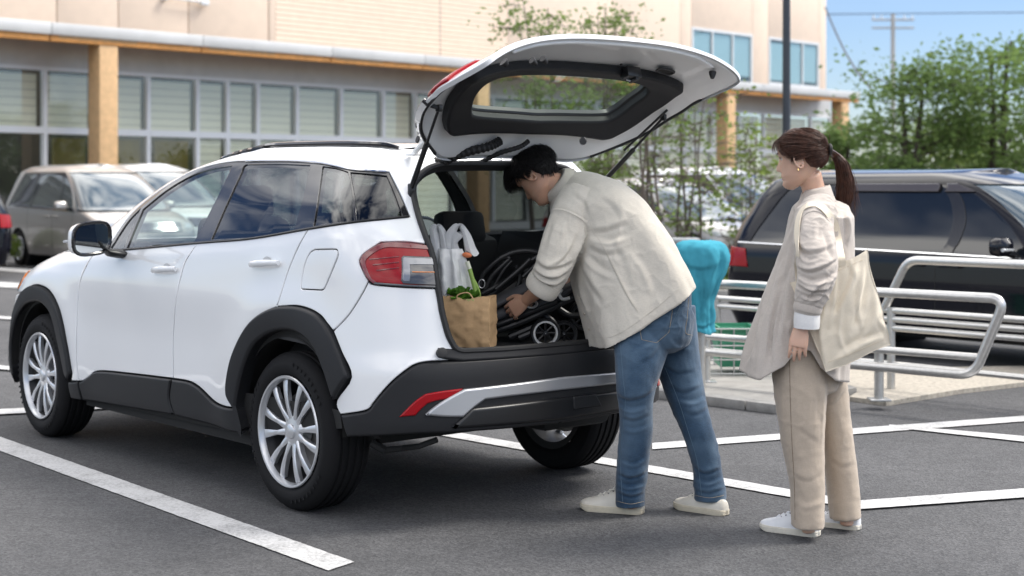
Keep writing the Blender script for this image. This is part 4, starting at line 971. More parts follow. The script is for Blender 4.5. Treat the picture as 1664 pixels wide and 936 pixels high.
for s_ in (1, -1):
    rp = SH.P(trl(ROOFL, 6)[:,0], trl(ROOFL, 6)[:,1], 0); k = len(rp); path = []
    for i, p in enumerate(rp):
        e = min(i, k-1-i)/4; h_ = .004*min(1, e)
        path.append((p[0]+.0, s_*(p[1]-.022), p[2]+.004+h_))
    MB().tube(path, [.010+.005*min(1, min(i, k-1-i)/3) for i in range(k)], 8).build('roof_rail', 'gloss_black', car)
# --- opening seal
op_half = np.vstack([open_hdr, ot, trl([(690,385),(697.7,405),(704,430),(709,466)], 3)[1:], ol[1:], trl([(736,563),(742,569),(752,572)], 2)[1:]])
op_half = np.vstack([op_half, [(op_half[-1][0]*.6, op_half[-1][1]-.004), (.1, op_half[-1][1]-.004)]])
lp = inset(resample(sym(op_half[1:]), .02), .004)
MB().tube(SH.P(lp[:,0], lp[:,1], .002), .0135, 8, closed=True).build('opening_seal', 'rubber_seal', car)
ZOP0 = float(op_half[-1][1])
# lining of the opening (a returned flange) 
lq = resample(sym(op_half[1:]), .02); A0 = SH.P(lq[:,0], lq[:,1], -.006); A1 = SH.P(lq[:,0], lq[:,1], -.06); A1 = A1*[1,.985,1]; n = len(lq)
link('opening_flange', mesh_data('opening_flange', list(A0)+list(A1), [(i, (i+1) % n, n+(i+1) % n, n+i) for i in range(n)], 'cabin_trim'), car)
# --- inner skin (dark), with window, arch and opening cut-outs
def circ(cx, cz, r_, n=40):
    t = np.linspace(0, 2*math.pi, n, endpoint=False); x, z = cx+r_*np.cos(t), cz+r_*np.sin(t); return np.stack([SH.ax(x, z), z], 1)
win_holes = [inset(resample(g_, .02), -.012) for g_ in (gl[0], gl[1], gl[2], gl[3], gl[4])]
ra_h = np.vstack([circ(0, .35, .405)]); fa_h = circ(2.6, .35, .405)
dl = inset(resample(dlo, .02), .012)
P_ = np.array([(.75,.46),(float(ra_h[:,0].min())-.02,.42),(float(ra_h[:,0].max())+.05,.27),(float(fa_h[:,0].min())-.05,.25),(SH.L-.35,.28),(SH.L-.35,1.03),(.72,1.03)])
panel(SH, 'inner_skin', P_, 'under_black', car, off=-.028, gap=0, bev=.001, depth=.003, holes=[ra_h[ra_h[:,1] > .44], fa_h[fa_h[:,1] > .30]], res=.06, step=.04, mirror=True)
cab = np.vstack([trl(APIL, 4)+[-.0, -.004], trl(ROOFL, 4)[1:]-[0, .006]])
a_in = np.vstack([cab, hdr[:4]-[0, .01], ot+[.004, 0], trl([(690,385),(697.7,405),(704,430),(709,466)], 3)[1:]+[.004,0], ol[1:]+[.004,0], [(ol[-1][0]+.2, .70), (.62+2.2, .80), (SH.L-1.9, .9)]])
panel(SH, 'cabin_lining', a_in, 'cabin_trim', car, off=-.034, gap=.002, bev=.001, depth=.003, holes=[inset(resample(g_, .02), -.004) for g_ in (gl[0], gl[2], gl[3], gl[4])], mirror=True, res=.06)
# --- underbody, wheel wells, floor, firewall
def ring_arc(cx, y0, y1, r_, name):
    V = []; F = []; n = 26
    for i in range(n+1):
        t = .05+(math.pi-.1)*i/n; V += [(cx+r_*math.cos(t), y0, .35+r_*math.sin(t)), (cx+r_*math.cos(t), y1, .35+r_*math.sin(t))]
        if i: F.append((2*i-2, 2*i-1, 2*i+1, 2*i))
    b = len(V); V.append((cx, y1, .35)); F += [(2*i+1, 2*i+3, b) for i in range(n)]
    link(name, mesh_data(name, V, F, 'under_black'), car)
for s_ in (1, -1):
    for cx in (0, 2.6): ring_arc(cx, s_*.855, s_*.52, .415, 'wheel_well')
ub = MB()
ub.box((1.3, 0, .27), (1.74, 1.56, .10)); ub.box((1.55, 0, .29), (3.3, 1.02, .06)); ub.box((-.40, 0, .47), (.42, 1.2, .10)); ub.box((3.0, 0, .33), (.4, 1.2, .1))
ub.build('underbody', 'under_black', car)
ex = MB(); ex.box((-.50, -.30, .375), (.22, .42, .12), None, .04).tube([(-.5,-.45,.36),(-.2,-.5,.33),(.6,-.2,.30)], .025, 8); ex.build('exhaust_box', 'under_black', car)
ax_ = MB().tube([(0,.62,.34),(.05,.4,.30),(.08,0,.30),(.05,-.4,.30),(0,-.62,.34)], .04, 10).tube([(.4,.5,.36),(0,.55,.33)], .03, 8).tube([(.4,-.5,.36),(0,-.55,.33)], .03, 8).tube([(-.12,.5,.3),(-.14,.48,.55)], .045, 10).tube([(-.12,-.5,.3),(-.14,-.48,.55)], .045, 10)
ax_.build('rear_axle', 'satin_black', car)
MB().tube([(-.66,.55,.36),(-.60,.60,.33),(-.50,.60,.31),(-.44,.66,.30),(-.3,.6,.31)], .013, 8).tube([(-.44,.66,.30),(-.40,.70,.33)], .018, 8).build('tow_hook', 'under_black', car)
WHL = make_wheel(.345, .215, .238, 12)
for x_, st in ((0, 0), (2.6, R(-2))):
    add_wheel(WHL, car, (x_, .862, .345), False, st, .2); add_wheel(WHL, car, (x_, -.862, .345), True, st, .5)
# --- boot and cabin
MB().box((-.16, 0, ZOP0-.05), (1.06, 1.36, .06)).build('boot_floor', 'boot_carpet', car)
for s_ in (1, -1):
    V = [(-.66,s_*.66,ZOP0-.02),(.36,s_*.60,ZOP0-.02),(.36,s_*.60,1.0),(.36,s_*.66,1.18),(-.30,s_*.66,1.19),(-.66,s_*.64,1.0)]
    link('boot_side_trim', mesh_data('boot_side_trim', V, [(0,1,2,5),(5,2,3,4)], 'cabin_trim', False), car)
MB().box((1.4, 0, .42), (2.6, 1.4, .05)).build('cabin_floor', 'boot_carpet', car)
def headrest(b, x, y, z, w=.25): b.box((x, y, z), (.10, w, .17), Matrix.Rotation(.18, 3, 'Y'), .035); b.tube([(x,y-.06,z-.2),(x,y-.06,z)], .007, 6); b.tube([(x,y+.06,z-.2),(x,y+.06,z)], .007, 6)
rs = MB().box((.42, 0, .92), (.13, 1.20, .50), Matrix.Rotation(-.25, 3, 'Y'), .04).box((.72, 0, .62), (.5, 1.22, .16), None, .05)
rsb = rs.build('rear_bench', 'seat_cloth', car)
hb = MB()
for y_ in (.38, 0, -.38):
    b = MB(); headrest(b, .36, y_, 1.20 if y_ else 1.17, .28); b.build('headrest', 'seat_cloth', car)
for y_ in (.36, -.36):
    b = MB().box((1.28, y_, .95), (.15, .50, .62), Matrix.Rotation(-.28, 3, 'Y'), .05).box((1.58, y_, .62), (.5, .5, .17), None, .05); b.build('front_seat', 'seat_cloth', car)
    b = MB(); headrest(b, 1.17, y_, 1.33, .26); b.build('headrest', 'seat_cloth', car)
MB().box((2.15, 0, .95), (.42, 1.42, .26), None, .08).box((2.0, .36, 1.07), (.25, .42, .1), None, .03).build('dashboard', 'cabin_trim', car)
sw = MB(); t = [(1.83-.07*math.sin(a)*0-.10*math.cos(a)*.35, -.36+.18*math.sin(a), .98+.17*math.cos(a)) for a in np.linspace(0, 2*math.pi, 28, endpoint=False)]
sw.tube(t, .014, 8, closed=True).box((1.85, -.36, .98), (.05, .14, .1), None, .02).tube([(1.86,-.36,.98),(2.05,-.36,.93)], .03, 8).tube([t[7],(1.85,-.36,.98),t[21]], .012, 6).build('steering_wheel', 'cabin_trim', car)
# --- door handles and mirrors
def handle(cx, cy, w_):
    c2 = cast(np.array([(cx, cy), (cx-w_/2, cy+2), (cx+w_/2, cy-1)])); b = MB()
    p0 = SH.P(c2[1:2,0], c2[1:2,1], .0)[0]; p1 = SH.P(c2[2:3,0], c2[2:3,1], .0)[0]; n_ = SH.nrm(c2[:1,0], c2[:1,1])[0]
    rings = []
    for t in np.linspace(0, 1, 11):
        c = p0+(p1-p0)*t+n_*(.014+.024*math.sin(math.pi*t)**.5); r1 = .016*(.72+.28*math.sin(math.pi*t)); r2 = .008+.004*math.sin(math.pi*t)
        up = np.array([0,0,1.]); rings.append([c+up*r1*math.cos(a)+n_*r2*math.sin(a) for a in np.linspace(0, 2*math.pi, 12, endpoint=False)])
    b.loft(rings)
    cup = MB(); cc = SH.P(c2[:1,0], c2[:1,1], 0)[0]; dx = (p1-p0)/np.linalg.norm(p1-p0); pts = []
    shade_V = [cc+n_*.0015]; k = 24
    for r_, dd in ((.25,.0012),(.6,.001),(1,.0006)):
        for a in np.linspace(0, 2*math.pi, k, endpoint=False): shade_V.append(cc+dx*.042*r_*math.cos(a)+up*.032*r_*math.sin(a)+n_*dd)
    return b, shade_V, k
mat('handle_shade_grey', (.52,.53,.54), .35, coat=.8)  # body white greyed to imitate shade behind the handles
for dr, drR, (cx, cy, w_) in ((fdL, fdR, (270.5, 438.5, 37)), (rdL, rdR, (433.5, 428.5, 46))):
    b, cV, k = handle(cx, cy, w_)
    F = [(0, 1+j, 1+(j+1) % k) for j in range(k)]+[(1+r_*k+j, 1+(r_+1)*k+j, 1+(r_+1)*k+(j+1) % k, 1+r_*k+(j+1) % k) for r_ in (0,1) for j in range(k)]
    h1 = b.build('door_handle', 'white_paint', dr); link('handle_shade_disc', mesh_data('handle_shade_disc', cV, F, 'handle_shade_grey'), dr)  # flush disc, no hollow: the recess shade is in its grey colour
    b2 = MB(); b2.V = [(v[0], -v[1], v[2]) for v in b.V]; b2.F = b.F; b2.build('door_handle', 'white_paint', drR)
def door_mirror(s_):
    """housing, glass, foot; x forward"""
    def S(v): return (v[0], s_*v[1], v[2])
    c = np.array([1.565, 1.035, 1.148]); rings = []
    # housing: rounded box that is open at the rear, nose to the front
    for t, sc in ((0,.97),(.25,1.0),(.55,.98),(.8,.84),(.95,.55),(1,.15)):
        ring = []
        for a in np.linspace(0, 2*math.pi, 28, endpoint=False):
            ca, sa = math.cos(a), math.sin(a); q = .22
            yy = .112*sc*np.sign(ca)*abs(ca)**.62; zz = .082*sc*np.sign(sa)*abs(sa)**.62
            ring.append(S((c[0]+.105*t-.02*yy/.11, c[1]+yy, c[2]+zz-.008*yy/.11)))
        rings.append(ring)
    b = MB().loft(rings, caps=True); hs = b.build('mirror_housing', 'white_paint', car)
    rg = MB(); loop = [Vector(v) for v in rings[0]]; rg.tube([v+Vector((-.006,0,0)) for v in loop], .010, 8, closed=True); rg.build('mirror_rim', 'gloss_black', hs)
    cc = sum(loop, Vector())/len(loop); gl_ = [cc+(v-cc)*.93+Vector((-.006,0,0)) for v in loop]
    link('mirror_glass', mesh_data('mirror_glass', gl_, [tuple(range(len(gl_)))], 'mirror_glass', False), hs)
    fr = []
    for cx_, cy_, cz_, dx_, dz_ in ((1.60,.845,1.062,.055,.022),(1.605,.885,1.066,.050,.024),(1.60,.935,1.078,.042,.026),(1.59,.965,1.098,.038,.024),(1.585,.985,1.125,.034,.020)):
        fr.append([S((cx_+dx_*math.cos(q_), cy_+.35*dz_*math.sin(q_), cz_+dz_*math.sin(q_)*(1 if cz_ < 1.09 else .5))) for q_ in np.linspace(0, 2*math.pi, 16, endpoint=False)])
    ft = MB().loft(fr)
    ft.build('mirror_foot', 'satin_black', hs)
    ind = [S((c[0]+.075+.012*math.sin(t*3), c[1]+.11-.05*t*t, c[2]-.015)) for t in np.linspace(0, 1, 6)]
    MB().tube(ind, .008, 6).build('mirror_indicator', 'clear_lens', hs)
door_mirror(1); door_mirror(-1)
# ================================================================ raised tailgate (surveyed closed, swung about its hinge)
HG = Vector((-.42, 0, 1.565)); TGR = Matrix.Translation(HG) @ Matrix.Rotation(R(97), 4, 'Y') @ Matrix.Translation(-HG)
tg_out = np.array(spline([(0.02,.728),(.45,.732),(.62,.732),(.765,.742),(.803,.80),(.805,.98),(.80,1.12),(.765,1.27),(.715,1.39),(.64,1.485),(.54,1.535),(.40,1.55),(.02,1.555)], 5))
tgl = sym(tg_out[::-1])
castI = caster(-.075, TGR)
GL_PX = poly([[(751.6,175),(771.5,148),(807.5,126.5),(850.8,124.7),(908.5,126.5),(962.6,130),(996.9,142.8)],[(996.9,142.8),(980.6,162.6),(955.4,184)],[(955.4,184),(930,185),(872.4,175),(822,170.5),(751.6,175)]])
TR_PX = poly([[(722.8,220.3),(739,184),(764,141),(789.5,114),(814.7,105),(850.8,102),(908.5,110.3),(962.6,121),(1016.7,124.7),(1119,124)],[(1119,124),(1117,139)],[(1117,139),(1067,137),(1016.7,170),(980.6,202),(944.6,222)],[(944.6,222),(919,225.7),(822,224),(722.8,220.3)]])
gq, tq = castI(GL_PX), castI(TR_PX)
# symmetric outlines fitted to the survey
glass_h = np.array(spline([(.02,1.068),(.30,1.070),(.43,1.076),(.482,1.092),(.502,1.125),(.488,1.20),(.460,1.268),(.42,1.298),(.28,1.318),(.02,1.33)], 5))
trim_h = np.array(spline([(.02,.985),(.25,.983),(.45,.978),(.60,.975),(.655,.995),(.664,1.06),(.652,1.16),(.625,1.26),(.59,1.345),(.555,1.385),(.45,1.398),(.02,1.405)], 5))
GLS = sym(glass_h[::-1]); TRM = sym(trim_h[::-1])
TK = dict(xform=TGR)
tg = panel(SH, 'tailgate', tgl, 'white_paint', car, off=0, depth=.022, bev=.006, holes=[inset(resample(GLS, .02), -.02)], **TK)
tg['label'] = 'white tailgate swung up with black inner trim and rear window'
panel(SH, 'rear_window', inset(resample(GLS, .02), -.045), 'privacy_glass' if False else 'car_glass', tg, off=.003, bev=.001, depth=.003, gap=0, **TK)
panel(SH, 'window_border', inset(resample(GLS, .02), -.09), 'gloss_black', tg, off=.0015, bev=.001, depth=.002, gap=0, holes=[inset(resample(GLS, .02), -.004)], **TK)
mat('inner_paint', (.82,.825,.82), .35, coat=.5)
panel(SH, 'inner_panel', inset(resample(tgl, .02), .014), 'inner_paint', tg, off=-.024, bev=.010, depth=-.022, gap=0, flip=True, holes=[inset(resample(TRM, .02), .03)], **TK)
panel(SH, 'inner_rib', sym(np.array(spline([(.60,.80),(.66,.86),(.705,.98),(.705,1.12),(.675,1.26),(.62,1.40),(.58,1.455),(.62,1.46),(.655,1.41),(.70,1.28),(.738,1.13),(.74,.97),(.70,.86),(.64,.79)], 3))[:0].tolist() or [(.02,.75),(.5,.755),(.62,.775),(.60,.80),(.48,.785),(.02,.78)]), 'inner_paint', tg, off=-.036, bev=.008, depth=-.02, gap=0, flip=True, **TK)
trim = panel(SH, 'inner_trim', TRM, 'black_plastic', tg, off=-.068, bev=.014, depth=-.040, gap=0, flip=True, holes=[inset(resample(GLS, .02), -.006)], **TK)
panel(SH, 'window_ledge', inset(resample(GLS, .02), -.05), 'satin_black', tg, off=-.035, bev=.018, depth=-.034, gap=0, flip=True, holes=[inset(resample(GLS, .02), .004)], **TK)
# lower seam of the trim
panel(SH, 'spoiler', sym(np.array([(.02,1.47),(.5,1.465),(.60,1.445),(.58,1.50),(.5,1.525),(.02,1.535)])), 'white_paint', tg, off=.035, bev=.02, depth=.04, gap=0, **TK)
for s_ in (1, -1):
    def sy(p): p = np.array(p, float); p[:,0] *= s_; return p
    panel(SH, 'tail_lamp_inner', sy([(.62,.955),(.795,.985),(.80,1.09),(.78,1.14),(.62,1.12)]), 'red_lens', tg, off=.014, bev=.01, depth=.03, gap=.002, **TK)
    panel(SH, 'side_trim', sy([(.775,1.15),(.797,1.15),(.762,1.275),(.712,1.39),(.64,1.48),(.615,1.47),(.69,1.38),(.74,1.27)]), 'gloss_black', tg, off=.012, bev=.004, depth=.03, gap=0, **TK)
    lp_ = sy(np.array(spline([(.79,1.0),(.79,1.12),(.755,1.27),(.705,1.39),(.63,1.48)], 5)))
    MB().tube([TGR @ Vector(p) for p in SH.P(lp_[:,0], lp_[:,1], -.018)], .008, 6).build('edge_seal', 'rubber_seal', tg)
def tgp(a, z, off): return TGR @ Vector(SH.P(np.array([a]), np.array([z]), off)[0])
def tgn(a, z): return (TGR.to_3x3() @ Vector(SH.nrm(np.array([a]), np.array([z]))[0])).normalized()
castP = caster(-.032, TGR)
# latch, grip recess, stops, plugs
def fixture(name, px, size, m_, rings=None, bev=.006):
    a, z = castP([px])[0]; p = tgp(a, z, -.036); n_ = -tgn(a, z)
    t_ = (tgp(a-.01, z, -.036)-tgp(a+.01, z, -.036)).normalized(); b_ = n_.cross(t_)
    rot = Matrix((t_, b_, n_)).transposed()
    return p, n_, t_, b_, rot
p, n_, t_, b_, rot = fixture('latch', (1023,109), 0, 0)
lt = MB().box(p+n_*.025, (.085, .055, .05), rot, .008).box(p+n_*.052+t_*.012, (.02, .05, .02), rot, .004).build('latch', 'satin_black', tg)
MB().tube([p+n_*.052-t_*.022-b_*.01, p+n_*.06-t_*.012, p+n_*.052+t_*.002-b_*.01], .005, 6).build('catch', 'chrome', tg)
p, n_, t_, b_, rot = fixture('grip', (1081,113), 0, 0)
gr = [p+n_*.004+t_*(.045*np.sign(math.cos(a))*abs(math.cos(a))**.6)+b_*(.022*np.sign(math.sin(a))*abs(math.sin(a))**.6) for a in np.linspace(0, 2*math.pi, 32, endpoint=False)]
MB().tube(gr, .005, 6, closed=True).build('grip_rim', 'satin_black', tg)
link('grip_recess', mesh_data('grip_recess', gr, [tuple(range(32))], 'under_black', False), tg)
for px, r_, h_ in (((817,99),.016,.02),((863,97),.011,.026),((881,94),.011,.026),((1158,116),.014,.03)):
    p, n_, t_, b_, rot = fixture('stop', px, 0, 0); MB().tube([p, p+n_*h_*.5, p+n_*h_], [r_*1.2, r_, r_*.6], 12).build('bump_stop', 'rubber_seal', tg)
for px in ((677,226),(946,229)):
    p, n_, t_, b_, rot = fixture('plug', px, 0, 0); MB().tube([p-n_*.002, p+n_*.004], .014, 14).build('plug', 'rubber_seal', tg)
for px in ((1009,103),(1006,112)):
    p, n_, t_, b_, rot = fixture('plug', px, 0, 0); MB().tube([p-n_*.002, p+n_*.004], .006, 10).build('plug', 'rubber_seal', tg)
# gas struts
for s_ in (1, -1):
    lo = Vector((-.475, s_*.545, 1.405)); hi = tgp(s_*.722, 1.19, -.05) if s_ == 1 else tgp(-.722, 1.19, -.05)
    d_ = hi-lo; mid = lo+d_*.55
    st_ = MB().tube([lo, mid], .0115, 12).build('gas_strut', 'satin_black', car)
    MB().tube([mid-d_*.02, mid+d_*.01], [.0125, .009], 12).tube([mid, hi], .006, 10).build('strut_rod', 'satin_black', st_)
    MB().box(lo-Vector((0,0,.012)), (.022,.03,.06), None, .006).build('strut_mount', 'satin_black', st_); MB().box(hi, (.03,.02,.03), None, .006).tube([hi, hi+Vector((.02,s_*.03,.012))], .010, 8).build('strut_mount', 'satin_black', st_)
    # hinge arm
    h0 = Vector((-.385, s_*.47, 1.548)); h1 = TGR @ Vector((-.46, s_*.47, 1.49))
    MB().tube(fillet([h0, h0+Vector((-.05,0,.035)), h1], .03), .012, 8).box(h0, (.07,.035,.012), None, .003).build('hinge', 'inner_paint', car)
lo = Vector((-.47,-.50,1.43)); hi = tgp(-.66, 1.12, -.09)
MB().tube([lo+(hi-lo)*.45, hi], .0055, 8).build('tailgate_cable', 'rubber_seal', car)
# wiring boots between body and tailgate
for a0, wv in ((.33, .022), (.12, .012)):
    A = Vector((-.42, a0, 1.52)); B = tgp(a0-.16, 1.44, -.05)
    pts = spline([A+Vector((.05,.02,.0)), A, A.lerp(B, .3)+Vector((-.03,0,.01)), A.lerp(B, .75)+Vector((-.02,0,-.004)), B], 10)
    MB().tube(pts, [wv*(1 if i % 2 else .78) for i in range(len(pts))], 10).build('wiring_boot', 'rubber_seal', car)
# ================================================================ people
mat('skin_man', (.52,.30,.205), .48, sss=.25, var=(18,.07), bump=(220,.06,.002))
mat('skin_woman', (.66,.42,.31), .45, sss=.25, var=(18,.05), bump=(220,.04,.002))
mat('lip', (.50,.17,.14), .4)
mat('hair_black', (.010,.009,.009), .42, spec=.35, var=(60,.35))
mat('hair_brown', (.070,.030,.019), .42, spec=.35, var=(45,.5))
mat('eye_white', (.75,.73,.70), .2, coat=1); mat('iris', (.015,.010,.008), .1, coat=1); mat('lash', (.012,.009,.008), .6)
def fabric(name, col, var, weave=900, rough=.85, sheen=.25, slub=True, wstr=.35):
    m = mat(name, col, rough, sheen=sheen, spec=.2); nt = m.node_tree; b = nt.nodes['Principled BSDF']; L = nt.links.new
    t = nt.nodes.new('ShaderNodeTexCoord'); outs = []
    def N(sc, det, scale=(1,1,1), rg=.6):
        mp_ = nt.nodes.new('ShaderNodeMapping'); mp_.inputs['Scale'].default_value = scale; n = nt.nodes.new('ShaderNodeTexNoise')
        n.inputs['Scale'].default_value = sc; n.inputs['Detail'].default_value = det; n.inputs['Roughness'].default_value = rg
        L(t.outputs['Object'], mp_.inputs[0]); L(mp_.outputs[0], n.inputs['Vector']); return n
    big = N(7, 4); slx = N(weave*.55, 3, (1,1,.15)); sly = N(weave*.55, 3, (.15,.15,1))
    a1 = nt.nodes.new('ShaderNodeMath'); a1.operation = 'ADD'; L(slx.outputs[0], a1.inputs[0]); L(sly.outputs[0], a1.inputs[1])
    a2 = nt.nodes.new('ShaderNodeMath'); a2.operation = 'MULTIPLY_ADD'; a2.inputs[1].default_value = .6; L(big.outputs[0], a2.inputs[0]); L(a1.outputs[0], a2.inputs[2])
    r = nt.nodes.new('ShaderNodeValToRGB'); r.color_ramp.elements[0].position = 1.0/1.0*.98-.0; 
    mr = nt.nodes.new('ShaderNodeMapRange'); mr.inputs['From Min'].default_value = .95; mr.inputs['From Max'].default_value = 1.65; L(a2.outputs[0], mr.inputs[0])
    r.color_ramp.elements[0].position = 0; r.color_ramp.elements[1].position = 1
    r.color_ramp.elements[0].color = (*[c*(1-var) for c in col], 1); r.color_ramp.elements[1].color = (*[min(1, c*(1+var)) for c in col], 1)
    L(mr.outputs[0], r.inputs[0]); L(r.outputs[0], b.inputs['Base Color'])
    bp = nt.nodes.new('ShaderNodeBump'); bp.inputs['Strength'].default_value = wstr; bp.inputs['Distance'].default_value = .0015
    L(a1.outputs[0], bp.inputs['Height']); L(bp.outputs[0], b.inputs['Normal']); return m
fabric('shirt_linen', (.60,.56,.49), .10); fabric('tunic_linen', (.53,.475,.425), .10); fabric('white_cotton', (.78,.77,.76), .05)
fabric('trouser_twill', (.47,.39,.31), .08); fabric('canvas', (.80,.71,.57), .06)
dm = fabric('denim', (.021,.050,.094), .42, wstr=.5)
nt = dm.node_tree; bs0 = nt.nodes['Principled BSDF']; src_ = bs0.inputs['Base Color'].links[0].from_socket; geo_ = nt.nodes.new('ShaderNodeNewGeometry'); rp_ = nt.nodes.new('ShaderNodeValToRGB')
rp_.color_ramp.elements[0].position = .49; rp_.color_ramp.elements[1].position = .56; mw = nt.nodes.new('ShaderNodeMix'); mw.data_type = 'RGBA'; mw.inputs['B'].default_value = (.125,.195,.275,1); tcd = nt.nodes.new('ShaderNodeTexCoord'); nd = nt.nodes.new('ShaderNodeTexNoise'); nd.inputs['Scale'].default_value = 4.5; nd.inputs['Detail'].default_value = 5
rn = nt.nodes.new('ShaderNodeMapRange'); rn.inputs['From Min'].default_value = .40; rn.inputs['From Max'].default_value = .68; rn.inputs['To Max'].default_value = .62; ad_ = nt.nodes.new('ShaderNodeMath'); ad_.operation = 'MULTIPLY_ADD'; ad_.inputs[1].default_value = .32; ad_.use_clamp = True
nt.links.new(tcd.outputs['Object'], nd.inputs['Vector']); nt.links.new(nd.outputs[0], rn.inputs[0]); nt.links.new(geo_.outputs['Pointiness'], rp_.inputs[0]); nt.links.new(rp_.outputs[0], ad_.inputs[0]); nt.links.new(rn.outputs[0], ad_.inputs[2]); nt.links.new(ad_.outputs[0], mw.inputs['Factor']); nt.links.new(src_, mw.inputs['A']); nt.links.new(mw.outputs['Result'], bs0.inputs['Base Color'])  # worn fold crests lightened, which also paints in some fold shading
mat('stitch', (.36,.30,.22), .8)
mat('shoe_cream', (.66,.62,.54), .5, var=(14,.08), bump=(90,.1,.002)); mat('shoe_white', (.76,.77,.79), .5, var=(14,.05), bump=(260,.15,.001))
mat('sole_cream', (.60,.54,.42), .6, var=(20,.14)); mat('sole_white', (.70,.66,.57), .6, var=(20,.1)); mat('lace', (.68,.65,.58), .8); mat('lace_white', (.78,.79,.82), .8); mat('eyelet', (.12,.12,.13), .5)
mat('gold', (.80,.55,.25), .2, 1.0); mat('button', (.50,.45,.38), .4)

def cr_interp(K, n):
    """smooth interpolation of key tuples"""
    return np.array(spline([tuple(k) for k in K], n))
def tubes(mb, keys, hint, n=6, seg=28, cap=True, power=1.0):
    """elliptic limb. keys: (x,y,z, ra, rb); hint = direction of the rb axis. rounded ends"""
    K = cr_interp(keys, n); C = K[:,:3]; k = len(C); hint = np.array(hint, float)
    T = np.gradient(C, axis=0); T /= np.linalg.norm(T, axis=1)[:,None]
    rings = []
    def ring(c, t, ra, rb):
        b = hint-t*(hint@t); b /= np.linalg.norm(b); a = np.cross(b, t)
        an = np.linspace(0, 2*math.pi, seg, endpoint=False)
        ca, sa = np.cos(an), np.sin(an); ca = np.sign(ca)*np.abs(ca)**power; sa = np.sign(sa)*np.abs(sa)**power
        return c+np.outer(ca, a)*ra+np.outer(sa, b)*rb
    if cap:
        for s_ in (.35, .75): rings.append(ring(C[0]-T[0]*min(K[0,3:5])*.45*math.cos(s_*math.pi/2), T[0], K[0,3]*math.sin(s_*math.pi/2), K[0,4]*math.sin(s_*math.pi/2)))
    for i in range(k): rings.append(ring(C[i], T[i], K[i,3], K[i,4]))
    if cap:
        for s_ in (.75, .35): rings.append(ring(C[-1]+T[-1]*min(K[-1,3:5])*.45*math.cos(s_*math.pi/2), T[-1], K[-1,3]*math.sin(s_*math.pi/2), K[-1,4]*math.sin(s_*math.pi/2)))
    mb.loft(rings); return mb
def fuse(mb, voxel, smooth=4, factor=.5):
    """weld overlapping shapes into one continuous skin; returns vertex array and faces"""
    me = mesh_data('tmp', mb.V, mb.F, None); bm = bmesh.new(); bm.from_mesh(me); bmesh.ops.recalc_face_normals(bm, faces=bm.faces); bm.to_mesh(me); bm.free()
    o = bpy.data.objects.new('tmp', me); COL.objects.link(o)
    m = o.modifiers.new('r', 'REMESH'); m.mode = 'VOXEL'; m.voxel_size = voxel; m.use_smooth_shade = True
    s_ = o.modifiers.new('s', 'SMOOTH'); s_.iterations = smooth; s_.factor = factor
    dg = bpy.context.evaluated_depsgraph_get(); r_ = bpy.data.meshes.new_from_object(o.evaluated_get(dg))
    V = np.empty(len(r_.vertices)*3); r_.vertices.foreach_get('co', V); V = V.reshape(-1, 3); F = [tuple(p.vertices) for p in r_.polygons]
    bpy.data.objects.remove(o); bpy.data.meshes.remove(me); bpy.data.meshes.remove(r_); return V, F
def normals(V, F):
    Q = np.array([f[:4] if len(f) >= 4 else (*f, f[-1]) for f in F]); n = np.cross(V[Q[:,2]]-V[Q[:,0]], V[Q[:,3]]-V[Q[:,1]]); N = np.zeros_like(V)
    for k in range(4): np.add.at(N, Q[:,k], n)
    return N/(np.linalg.norm(N, axis=1)[:,None]+1e-12)
def seg_dist(px, pts):
    d = np.full(len(px), 1e9); s_ = np.zeros(len(px)); sg = np.ones(len(px)); tot = 0; L = [np.hypot(pts[i+1][0]-pts[i][0], pts[i+1][1]-pts[i][1]) for i in range(len(pts)-1)]; S = sum(L)
    for i in range(len(pts)-1):
        a, b = np.array(pts[i], float), np.array(pts[i+1], float); ab = b-a; t = np.clip(((px-a)@ab)/(ab@ab+1e-9), 0, 1)
        q = np.linalg.norm(px-(a+t[:,None]*ab), axis=1); k = q < d; d[k] = q[k]; s_[k] = (tot+t[k]*L[i])/S; tot += L[i]; v_ = px-a; sg[k] = np.sign(ab[0]*v_[k,1]-ab[1]*v_[k,0])
    return d, s_, sg
